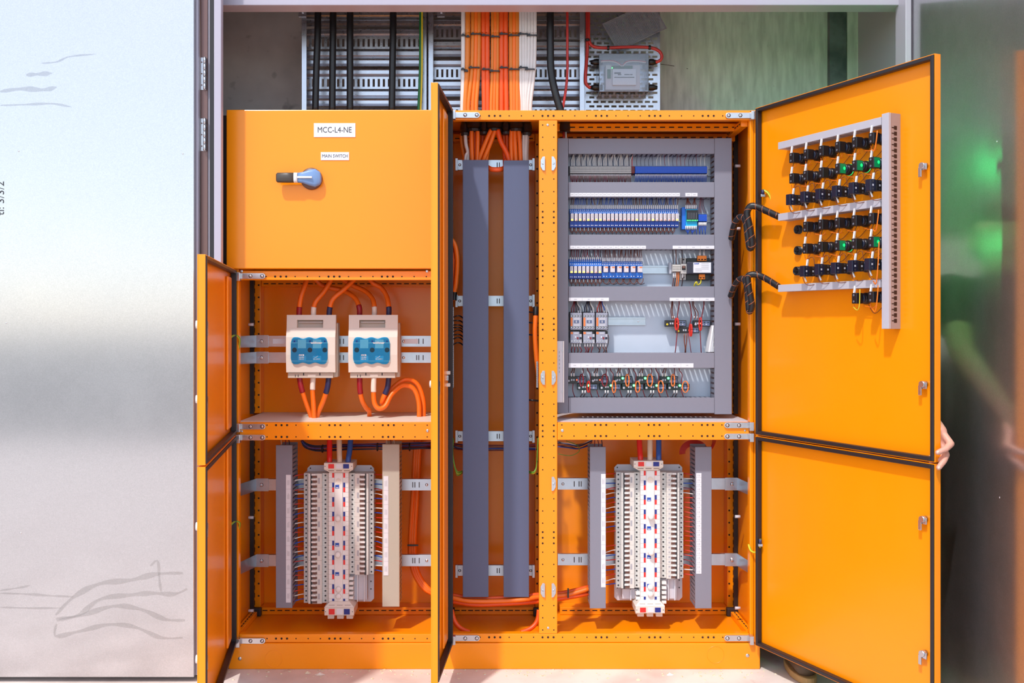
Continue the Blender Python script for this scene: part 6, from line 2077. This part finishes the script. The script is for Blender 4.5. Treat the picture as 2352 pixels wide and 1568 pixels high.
# ================================================================== above the enclosures: trays, cables, plate, clear box
YT = 0.30
def tray(pxa, pxb, label, slot_rows, y=YT):
    a, b = W(pxa, 0, y), W(pxb, 0, y)
    t = thing('cable_tray', label, 'cable tray', ((a.x + b.x) / 2, y, ZT + .002))
    z0, z1 = ZT + .004, 2.78
    fl = .022
    for x0_, nm in ((a.x, 'side_flange'), (b.x - .02, 'side_flange')):
        MB().box(x0_, x0_ + .02, y - .055, y - .052, z0, z1).build(nm, 'galvanised_tray', t, bevel=.001)
    MB().box(a.x, a.x + .002, y - .052, y + .02, z0, z1).build('side_wall', 'galvanised_tray', t)
    MB().box(b.x - .002, b.x, y - .052, y + .02, z0, z1).build('side_wall', 'galvanised_tray', t)
    per = 92 * (CD + y) / FPX
    xa, xb = a.x + .0025, b.x - .0025
    k = 0
    zc = W(0, slot_rows[0], y).z
    zc0 = zc - per * math.ceil((zc - z0) / per) - per * .2
    z = zc0
    def band(za, zb_, yy, bulge):
        za, zb_ = max(za, z0), min(zb_, z1)
        if zb_ - za < .004:
            return
        m_ = (za + zb_) / 2
        e = (zb_ - za) * .28
        MB().prismx([(yy + .012, za), (yy, za + e), (yy, zb_ - e), (yy + .012, zb_), (yy + .014, zb_), (yy + .014, za)], xa, xb).build('tray_rib', 'galvanised_tray', t)
    while z < z1:
        s = per / 92
        # slotted strip
        lo, hi = z + 12 * s, z + 30 * s
        if lo > z0 and hi < z1:
            mb = MB()
            mb.box(xa, xb, y + .006, y + .008, lo - 5 * s, lo)
            mb.box(xa, xb, y + .006, y + .008, hi, hi + 5 * s)
            mb.build('strip_edge', 'galvanised_tray', t)
            n = int((xb - xa) / (11.3 * s))
            web = MB()
            for i in range(n + 1):
                x = xa + (xb - xa) * i / n
                web.box(max(xa, x - 3.2 * s), min(xb, x + 3.2 * s), y + .006, y + .008, lo, hi)
            web.build('slot_web', 'galvanised_tray', t, kind='stuff')
        band(z - 14 * s, z + 6 * s, y, 1)
        band(z + 36 * s, z + 54 * s, y, 1)
        band(z + 60 * s, z + 76 * s, y, 1)
        z += per
    q = W(pxa + 9, 26, y - .056)
    return t
tray(699, 982, 'ribbed galvanised cable tray with four black cables', (192,))
tray(986, 1340, 'ribbed galvanised cable tray carrying the orange cable bundles', (170,), YT + .012)
for u, lab in ((694, 'left of the first cable tray'), (1012, 'between the two cable trays')):
    a, b = W(u - 8, 16, .24), W(u + 10, 40, .24)
    t = thing('tray_bracket', 'small galvanised bracket %s under the frame head' % lab, 'bracket', ((a.x + b.x) / 2, .24, b.z))
    MB().box(a.x, b.x, .236, .239, b.z, a.z).build('plate', 'galvanised_tray', t, bevel=.001)
    q = W(u + 2, 27, .236)
    MB().lathe([(.008, 0), (.007, -.006), (.003, -.007)], 'y', q, 6).build('bolt', 'steel', t)
def vcab(pts, r, m_, lab, grp=None, y=.2):
    return cable([(u, v, y if len(p) < 3 else p[2]) for p in pts for u, v in (p[:2],)], r, m_, lab, grp, n=10)
for i, (u0, u1) in enumerate(((730, 724), (765, 763), (804, 804), (903, 900))):
    vcab([(u0, -60), (u0, 60), ((u0 + u1) / 2, 150), (u1, 262)], .0135, 'cable_black', 'thick black riser cable, %s on the left tray' % ('first from left', 'second from left', 'third from left', 'last at the right')[i], None, .215)
vcab([(967, -60), (967, 80), (966, 170), (962, 262)], .0075, 'cable_green', 'green earth riser cable at the right edge of the left tray', None, .215)
vcab([(969, -60), (969.5, 80), (969, 170), (966, 262)], .0035, 'wire_yellow', 'thin yellow-green earth wire along the green riser', None, .206)
groups_up = [
    ('cable_white', [(1064, 1062)], .0085),
    ('cable_amber', [(1074.5, 1068)], .0105),
    ('cable_amber', [(1086, 1076), (1093.5, 1086), (1100.5, 1094)], .0082),
    ('cable_orange_deep', [(1110.5, 1112), (1119.5, 1120)], .0092),
    ('cable_amber', [(1131.5, 1128), (1137.5, 1135), (1143, 1142)], .0072),
    ('cable_orange_deep', [(1152, 1152), (1161.5, 1163)], .0096),
    ('cable_amber', [(1173.5, 1175), (1181, 1181), (1188, 1188)], .0088),
    ('cable_orange', [(1186, 1193)], .007),
    ('cable_white', [(1195, 1197), (1202, 1203), (1208, 1207)], .0068),
    ('cable_white', [(1215, 1206), (1222, 1212), (1229, 1219)], .0068)]
yc = .135
gi = 0
for m_, cs, r_ in groups_up:
    gi += 1
    for j, (u0, u1) in enumerate(cs):
        c = 'cable_orange' if (m_ == 'cable_amber' and j == 1) else m_
        cable([(u0, -60, yc), (u0, 70, yc), (u0, 80, yc), (u0 * .8 + u1 * .2, 160, yc), (u1, 235, yc), (u1, 262, yc)], r_, c, '%s riser cable%s in bundle %s over the cable bay' % ({'cable_white': 'white', 'cable_amber': 'amber', 'cable_orange': 'orange', 'cable_orange_deep': 'deep orange'}[c], '' if len(cs) == 1 else (' at left', ' at right')[j] if len(cs) == 2 else (' at left', ' in the middle', ' at right')[j], ('at the far left', 'second from left', 'third from left', 'fourth from left', 'fifth from left', 'sixth from left', 'seventh from left', 'eighth from left', 'ninth from left', 'at the far right')[gi - 1]), 'riser cables over the cable bay', n=9)
    ua, ub = cs[0][0], cs[-1][0]
    if gi == 8:
        continue
    for v, tl in ((78 + (gi % 3) * 3, 'upper'), (155 + (gi % 3) * 4, 'lower')):
        f = max(0, (v - 80) / 155)
        A_, B_ = W(ua + (cs[0][1] - ua) * f - 4.5, v, yc - .012), W(ub + (cs[-1][1] - ub) * f + 4.5, v, yc - .012)
        o = MB().box(A_.x, B_.x, yc - .0145, yc - .012, A_.z - .0028, A_.z + .0028).build('cable_tie', 'black_plastic', bevel=.0008)
        MB().box(A_.x + .004, A_.x + .012, yc - .019, yc - .0146, A_.z - .0045, A_.z + .0045).build('tie_head', 'black_plastic', o)
        MB().box(A_.x, A_.x + .002, yc - .012, yc + .012, A_.z - .0028, A_.z + .0028).build('tie_side', 'black_plastic', o)
        MB().box(B_.x - .002, B_.x, yc - .012, yc + .012, A_.z - .0028, A_.z + .0028).build('tie_side', 'black_plastic', o)
        tag(o, '%s black cable tie on riser bundle %s' % (tl, ('at the far left', 'second from left', 'third from left', 'fourth from left', 'fifth from left', 'sixth from left', 'seventh from left', '', 'ninth from left', 'at the far right')[gi - 1]), 'cable tie', 'ties on the riser bundles')
cable([(1264, -60, .15), (1264, 100, .15), (1266, 165, .15), (1276, 215, .15), (1290, 262, .15)], .0145, 'cable_black', 'thick black riser cable leaning right beside the red cable', n=12)
cable([(1303, -60, .16), (1303, 100, .16), (1303, 165, .16), (1299, 210, .16), (1290, 262, .16)], .0052, 'cable_red', 'thin red riser cable between the black cable and tray edge', n=9)
# perforated plate
yq = .33
a, b = W(1343, -20, yq), W(1516, 256, yq)
z0, z1 = ZT + .002, 2.74
t = thing('perforated_plate', 'galvanised perforated plate carrying the clear junction box', 'plate', ((a.x + b.x) / 2, yq, z0))
sc = (CD + yq) / FPX
rp = 10.35 * sc
nr = int((z1 - z0) / rp)
strip = MB()
webs = MB()
for r_ in range(nr):
    z = z0 + r_ * rp
    strip.box(a.x, b.x, yq, yq + .002, z, z + rp * .52)
    off_ = 0 if r_ % 2 else 8.4 * sc
    x = a.x
    prev = a.x
    u = a.x + 3 * sc + off_ * .9
    while u + 11.5 * sc < b.x - 2 * sc:
        webs.box(prev, u, yq, yq + .002, z + rp * .52, z + rp)
        prev = u + 11.8 * sc
        u += 16.9 * sc
    webs.box(prev, b.x, yq, yq + .002, z + rp * .52, z + rp)
strip.box(a.x, b.x, yq, yq + .002, z0 + nr * rp, z1)
strip.build('solid_strip', 'galvanised_tray', t, kind='stuff')
webs.build('slot_web', 'galvanised_tray', t, kind='stuff')
# red fire-rated cables
cable([(1348, -60, .26), (1349, 90, .26), (1348, 130, .26), (1345, 170, .25), (1346, 192, .25), (1356, 202, .25)], .0068, 'cable_red', 'red cable running down into the lower left gland of the clear box', n=10)
cable([(1352, -60, .255), (1352, 60, .255), (1353, 92, .255), (1362, 106, .255), (1390, 110, .255), (1440, 108, .255), (1490, 109, .255), (1512, 116, .255), (1520, 128, .255), (1517, 138, .255), (1506, 143, .26)], .0064, 'cable_red', 'red cable arching over the clear box to its upper right gland', n=10)
for u, v, rot in ((1349, 92, 0), (1397, 110, 1), (1492, 109, 1)):
    q = W(u, v, .25)
    o = MB().lathe([(.0095, -.004), (.0098, 0), (.0095, .004)], 'x' if rot else 'z', q, 12).build('cable_tie', 'black_plastic')
    tag(o, 'black cable tie on the red cable %s' % ('at its branch', 'left of the clear lid', 'right over the clear box')[(1349, 1397, 1492).index(u)], 'cable tie')
# clear junction box with a module inside
y1_, y2_ = .235, .325
a, b = W(1376, 123, y1_), W(1490, 211, y1_)
t = thing('junction_box', 'clear plastic junction box with a white electronic module inside', 'junction box', ((a.x + b.x) / 2, y2_, b.z))
bx_ = MB()
th = .003
bx_.box(a.x, b.x, y1_, y1_ + th, b.z, a.z)
bx_.box(a.x, a.x + th, y1_ + th, y2_, b.z, a.z)
bx_.box(b.x - th, b.x, y1_ + th, y2_, b.z, a.z)
bx_.box(a.x + th, b.x - th, y1_ + th, y2_, b.z, b.z + th)
bx_.box(a.x + th, b.x - th, y1_ + th, y2_, a.z - th, a.z)
bx_.build('clear_cover', 'clear_plastic', t, bevel=.002)
MB().box(a.x - .002, b.x + .002, y2_ - .012, y2_ - .004, b.z - .002, a.z + .002).build('back_tray', 'clear_plastic', t)
md = MB().pbox(1391, 1470, 149, 206, .285, .318).build('module_base', 'mauve_grey', t, bevel=.001)
MB().pbox(1407, 1461, 158, 195, .272, .2848).build('module_front', 'label_white', t, bevel=.001)
MB().pbox(1405, 1453, 151, 157, .276, .2848).build('terminal_strip', 'pcb_green', t)
MB().pbox(1395, 1403, 159, 180, .280, .2848).build('side_terminal', 'pcb_green', t)
q = W(1406, 156, .275)
MB().lathe([(.002, 0), (.0018, -.0012)], 'y', q, 8).build('status_led', 'led_green', t)
for u0_, u1_, v0_, v1_ in ((1411, 1426, 166, 169.5), (1419, 1427, 170.2, 172.4), (1434, 1446, 170.2, 172.2), (1447, 1453, 170.2, 172.2)):
    MB().pbox(u0_, u1_, v0_, v1_, .2714, .2719).build('printing', 'ink', t)
MB().pbox(1411, 1457, 176.5, 178.5, .2714, .2719).build('printed_rule', 'ink', t)
for c, off_ in (('cable_red', 0), ('cable_white', 2.2)):
    for pts in ([(1380, 140), (1400, 139), (1416, 142), (1428, 150)], [(1484, 142), (1460, 139), (1440, 141), (1430, 150)]):
        MB().tube([W(u, v + off_, .262) for u, v in pts], .0022, 6, 4).build('core_wire', c, t, smooth=True)
for u, v, s in ((1376, 143, -1), (1376, 201, -1), (1490, 143, 1), (1490, 201, 1)):
    q = W(u, v, .285)
    MB().lathe([(.012, 0), (.013, s * .004), (.013, s * .018), (.010, s * .024), (.008, s * .034)], 'x', (q.x + s * .0005, .285, q.z), 14).build('gland', 'black_plastic', t, smooth=True)
    MB().lathe([(.011, 0), (.011, -s * .010)], 'x', (q.x - s * .004, .285, q.z), 10).build('gland_nut', 'black_plastic', t)
# loose clear lid leaning on the plate
def lidpt(fx, fz, y):
    c00, c10, c01 = (1383, 55), (1496, 2), (1419, 118)
    u = c00[0] + (c10[0] - c00[0]) * fx + (c01[0] - c00[0]) * fz
    v = c00[1] + (c10[1] - c00[1]) * fx + (c01[1] - c00[1]) * fz
    return W(u, v, y)
YLID = .285
def lidbox(fx0, fx1, fz0, fz1, y0_, y1__):
    return [lidpt(fx0, fz1, y0_), lidpt(fx1, fz1, y0_), lidpt(fx1, fz1, y1__), lidpt(fx0, fz1, y1__), lidpt(fx0, fz0, y0_), lidpt(fx1, fz0, y0_), lidpt(fx1, fz0, y1__), lidpt(fx0, fz0, y1__)]
t = thing('clear_lid', 'loose clear ribbed plastic lid leaning above the junction box', 'lid', lidpt(.5, 1, YLID))
MB().hexa(lidbox(0, 1, 0, 1, YLID, YLID + .003)).build('sheet', 'clear_lid', t)
for f in (0, .965):
    MB().hexa(lidbox(0, 1, f, f + .035, YLID - .008, YLID - .0002)).build('rim', 'clear_lid', t)
for f in (0, .975):
    MB().hexa(lidbox(f, f + .025, .04, .96, YLID - .008, YLID - .0002)).build('rim', 'clear_lid', t)
for j in range(2):
    for i in range(5):
        fx0 = .06 + i * .18
        fz0 = .12 + j * .42
        for k in range(5):
            MB().hexa(lidbox(fx0 + k * .028, fx0 + k * .028 + .010, fz0, fz0 + .34, YLID - .0024, YLID - .0002)).build('rib', 'clear_lid', t)
# cable hoop hung on the back board
wire([W(1517, 147, .335), W(1545, 151, NB - .003), W(1580, 158, NB - .001)], .0012, 'wire_dark', 'thin dark wire lying against the back board by the plate', None, 5, 3)

# ================================================================== debris along the plinth
rd = random.Random(3)
mb = MB()
for i in range(150):
    x = rd.uniform(-1.05, 1.05)
    y = -0.012 - abs(rd.gauss(0, .05))
    s_ = rd.uniform(.002, .007)
    z = s_ * .5
    an = rd.uniform(0, 3)
    ca, sa = math.cos(an) * s_, math.sin(an) * s_
    mb.hexa([(x - ca, y - sa, 0.0003), (x + sa, y - ca, 0.0003), (x + ca, y + sa, 0.0003), (x - sa, y + ca, 0.0003), (x - ca * .6, y - sa * .6, z), (x + sa * .7, y - ca * .7, z), (x + ca * .5, y + sa * .6, z), (x - sa * .6, y + ca * .5, z)])
o = mb.build('floor_debris', 'debris', kind='stuff')
tag(o, 'crumbs of pale building debris scattered along the foot of the enclosures', 'debris')
for i, (u, v, s_, c, lab) in enumerate(((706, 1546, .016, 'debris', 'pale chip of plaster on the floor under the left plinth'), (735, 1549, .022, 'cream', 'largest pale flake of plaster on the floor, left of the middle door'), (1538, 1550, .014, 'paper', 'pale chip on the floor under the right plinth'), (1466, 1562, .012, 'debris', 'brown wedge of debris on the floor at the right front'))):
    k = CZ / ((v - CY) / FPX)
    x, y = (u - CX) / FPX * k, k - CD
    y = min(y, -.03)
    pts = [(x + s_ * math.cos(a) * rd.uniform(.7, 1.2), y + s_ * .6 * math.sin(a) * rd.uniform(.7, 1.2)) for a in [j * math.pi / 3 for j in range(6)]]
    m2 = MB().add([(p[0], p[1], .0005) for p in pts] + [(x, y, .009)], [(0, 1, 2, 3, 4, 5)] + [(j, (j + 1) % 6, 6) for j in range(6)])
    tag(m2.build('plaster_chip', c), lab, 'debris')
# ================================================================== the person behind the right door
def caps(segs, n=14):
    """tapered capsules (p0, r0, p1, r1) for a voxel-fused body"""
    mb = MB()
    for p0, r0, p1, r1 in segs:
        p0, p1 = Vector(p0), Vector(p1)
        d = (p1 - p0).normalized() if (p1 - p0).length > 1e-6 else Vector((0, 0, 1))
        a = d.orthogonal().normalized()
        b = d.cross(a)
        prof = []
        for k in range(4):
            t = -math.pi / 2 + k * math.pi / 8
            prof.append((p0 + d * (r0 * math.sin(t)), max(1e-5, r0 * math.cos(t))))
        prof.append((p0, r0))
        prof.append((p1, r1))
        for k in range(1, 5):
            t = k * math.pi / 8
            prof.append((p1 + d * (r1 * math.sin(t)), max(1e-5, r1 * math.cos(t))))
        vs_, fs = [], []
        for c, r in prof:
            for i in range(n):
                t = 2 * math.pi * i / n
                vs_.append(c + a * (r * math.cos(t)) + b * (r * math.sin(t)))
        for k in range(len(prof) - 1):
            for i in range(n):
                fs.append((k * n + i, k * n + (i + 1) % n, (k + 1) * n + (i + 1) % n, (k + 1) * n + i))
        fs += [tuple(range(n - 1, -1, -1)), tuple((len(prof) - 1) * n + i for i in range(n))]
        mb.add(vs_, fs)
    return mb
def fuse(o, vox, it=4):
    r = o.modifiers.new('fuse', 'REMESH')
    r.mode = 'VOXEL'
    r.voxel_size = vox
    r.use_smooth_shade = True
    s = o.modifiers.new('smooth', 'SMOOTH')
    s.iterations = it
    s.factor = .5

FX, FY = 1.215, 0.06                                        # hips stand in the gap beside the case
per = thing('person', 'person in dark clothes mostly hidden behind the open right door, fingers gripping its edge', 'person', (FX, FY, 0))
hip = Vector((FX, FY, .93))
chest = Vector((FX, FY, 1.30))
neck = Vector((FX, FY - .01, 1.47))
head = Vector((FX, FY - .02, 1.60))
shR, shL = Vector((FX - .15, FY, 1.41)), Vector((FX + .16, FY - .01, 1.41))
elL = Vector((1.400, -.33, 1.20))
wrL = Vector((1.318, -.645, 1.015))
elR, wrR = Vector((FX - .165, FY + .02, 1.13)), Vector((FX - .15, FY - .05, .89))
footR, footL = Vector((1.125, -.02, .06)), Vector((1.32, .02, .06))
knR, knL = Vector((1.135, .02, .50)), Vector((1.315, .05, .50))
# hand: pixels give where knuckles and tips show past the door's edge
yh = -.745
k0 = W(2160, 1000, yh + .03)
i1, i2, i3 = W(2184, 1019, yh), W(2172, 1031, yh - .016), W(2154, 1039, yh - .020)
m1, m2_, m3 = W(2173, 1044, yh + .006), W(2168, 1058, yh - .010), W(2156, 1074, yh - .017)
b1, b2 = W(2161, 990, yh + .035), W(2156, 1008, yh + .040)
palm = (wrL + b1) / 2
ring0, lit0 = b2 + Vector((-.012, .014, -.018)), b2 + Vector((-.022, .022, -.034))
body = [
    (hip, .125, chest, .135), (hip + Vector((-.05, 0, -.02)), .10, hip + Vector((.05, 0, -.02)), .10),
    (chest + Vector((-.07, 0, .02)), .10, chest + Vector((.07, 0, .02)), .10), (chest, .12, neck, .055),
    (neck, .055, head, .058), (head + Vector((0, .005, .03)), .085, head + Vector((0, -.01, -.03)), .070), (head + Vector((0, -.04, -.06)), .045, head + Vector((0, -.045, -.075)), .040),
    (head + Vector((0, -.085, -.005)), .010, head + Vector((0, -.102, -.025)), .013),
    (head + Vector((-.083, .005, .0)), .014, head + Vector((-.083, .005, -.03)), .010), (head + Vector((.083, .005, .0)), .014, head + Vector((.083, .005, -.03)), .010),
    (shR, .060, elR, .042), (elR, .042, wrR, .028), (shL, .060, elL, .042), (elL, .042, wrL, .029),
    (chest + Vector((-.09, 0, .08)), .07, shR, .058), (chest + Vector((.09, 0, .08)), .07, shL, .058),
    (hip + Vector((-.075, 0, -.05)), .085, knR, .058), (knR, .058, footR + Vector((0, .04, .05)), .040),
    (hip + Vector((.075, 0, -.05)), .085, knL, .058), (knL, .058, footL + Vector((0, .04, .05)), .040),
    # left hand on the door's edge
    (wrL, .027, b1, .018), (wrL, .025, b2, .018), (wrL, .024, ring0, .016), (wrL, .023, lit0, .014), (b1, .017, lit0, .014),
    (b1, .0125, i1, .0108), (i1, .0108, i2, .0096), (i2, .0096, i3, .0084),
    (b2, .0125, m1, .0108), (m1, .0108, m2_, .0096), (m2_, .0096, m3, .0084),
    (ring0, .0115, ring0 + Vector((.004, -.03, -.024)), .0098), (ring0 + Vector((.004, -.03, -.024)), .0098, ring0 + Vector((-.006, -.046, -.040)), .008),
    (lit0, .0105, lit0 + Vector((.000, -.026, -.022)), .0088), (lit0 + Vector((.000, -.026, -.022)), .0088, lit0 + Vector((-.008, -.038, -.036)), .0075),
    (wrL + Vector((0, -.005, .0)), .016, b1 + Vector((.002, .048, -.016)), .0115), (b1 + Vector((.002, .048, -.016)), .0115, b1 + Vector((.004, .040, -.052)), .0095),
    # right hand hanging
    (wrR, .024, wrR + Vector((.0, -.01, -.08)), .026)]
for k in range(4):
    base_ = wrR + Vector((-.018 + .012 * k, -.012, -.085))
    L = (.060, .070, .066, .050)[k]
    body += [(base_, .009, base_ + Vector((.002, -.008, -L * .5)), .0085), (base_ + Vector((.002, -.008, -L * .5)), .0085, base_ + Vector((.004, .004, -L)), .0072)]
body.append((wrR + Vector((.018, -.015, -.03)), .011, wrR + Vector((.034, -.03, -.075)), .008))
bo = caps(body).build('body', 'skin', per)
fuse(bo, .0042, 3)
for tip, prev in ((i3, i2), (m3, m2_)):
    d = (tip - prev).normalized()
    c = tip + d * .0015 + Vector((-.001, -.0078, .002))
    MB().lathe([(.0002, -.0012), (.0040, -.0006), (.0052, .0006), (.004, .0016)], 'y', c, 12).build('fingernail', 'nail', bo, smooth=True)
for s in (-1, 1):
    MB().lathe([(.002, -.011), (.008, -.007), (.010, 0), (.006, .006)], 'y', head + Vector((s * .032, -.068, .006)), 12).build('eye', 'label_white', bo, smooth=True)
MB().tube([head + Vector((-.024, -.082, -.05)), head + Vector((0, -.090, -.052)), head + Vector((.024, -.082, -.05))], .005, 6, 3).build('mouth', 'wire_maroon', bo, smooth=True)
ho = caps([(head + Vector((0, .02, .05)), .088, head + Vector((0, .035, -.01)), .086), (head + Vector((0, -.01, .075)), .065, head + Vector((0, .03, .075)), .075)]).build('hair', 'hair', per)
fuse(ho, .008)
sh = caps([(hip + Vector((0, 0, -.02)), .142, chest, .152), (hip + Vector((-.05, 0, -.03)), .118, hip + Vector((.05, 0, -.03)), .118), (chest + Vector((-.07, 0, .02)), .118, chest + Vector((.07, 0, .02)), .118), (chest, .135, neck + Vector((0, 0, -.035)), .075),
           (chest + Vector((-.09, 0, .08)), .085, shR, .074), (chest + Vector((.09, 0, .08)), .085, shL, .074), (shR, .074, shR.lerp(elR, .62), .060), (shL, .074, shL.lerp(elL, .62), .060)]).build('shirt', 'shirt_cloth', per)
fuse(sh, .009)
tr = caps([(hip + Vector((-.05, 0, -.03)), .116, hip + Vector((.05, 0, -.03)), .116), (hip + Vector((-.075, 0, -.05)), .102, knR, .074), (knR, .074, footR + Vector((0, .04, .06)), .062),
           (hip + Vector((.075, 0, -.05)), .102, knL, .074), (knL, .074, footL + Vector((0, .04, .06)), .062)]).build('trousers', 'trouser_cloth', per)
fuse(tr, .009)
for f in (footR, footL):
    bt = caps([(f + Vector((-.005, -.10, -.006)), .040, f + Vector((0, .05, -.004)), .043), (f + Vector((0, -.04, .0)), .044, f + Vector((0, .045, .05)), .052), (f + Vector((0, .04, .02)), .05, f + Vector((0, .04, .10)), .054)]).build('boot', 'boot_leather', per)
    fuse(bt, .007)
    so_ = []
    for k in range(24):
        t_ = 2 * math.pi * k / 24
        x, y = math.cos(t_), math.sin(t_)
        so_.append((f.x - .003 + .048 * x * (1.0 if y < 0 else .92), f.y - .025 + .130 * y))
    m2 = MB().add([(x, y, .001) for x, y in so_] + [(x, y, .026) for x, y in so_], [tuple(range(23, -1, -1)), tuple(range(24, 48))] + [(k, (k + 1) % 24, (k + 1) % 24 + 24, k + 24) for k in range(24)])
    m2.build('boot_sole', 'boot_sole', per, bevel=.004)
flush_stuff()
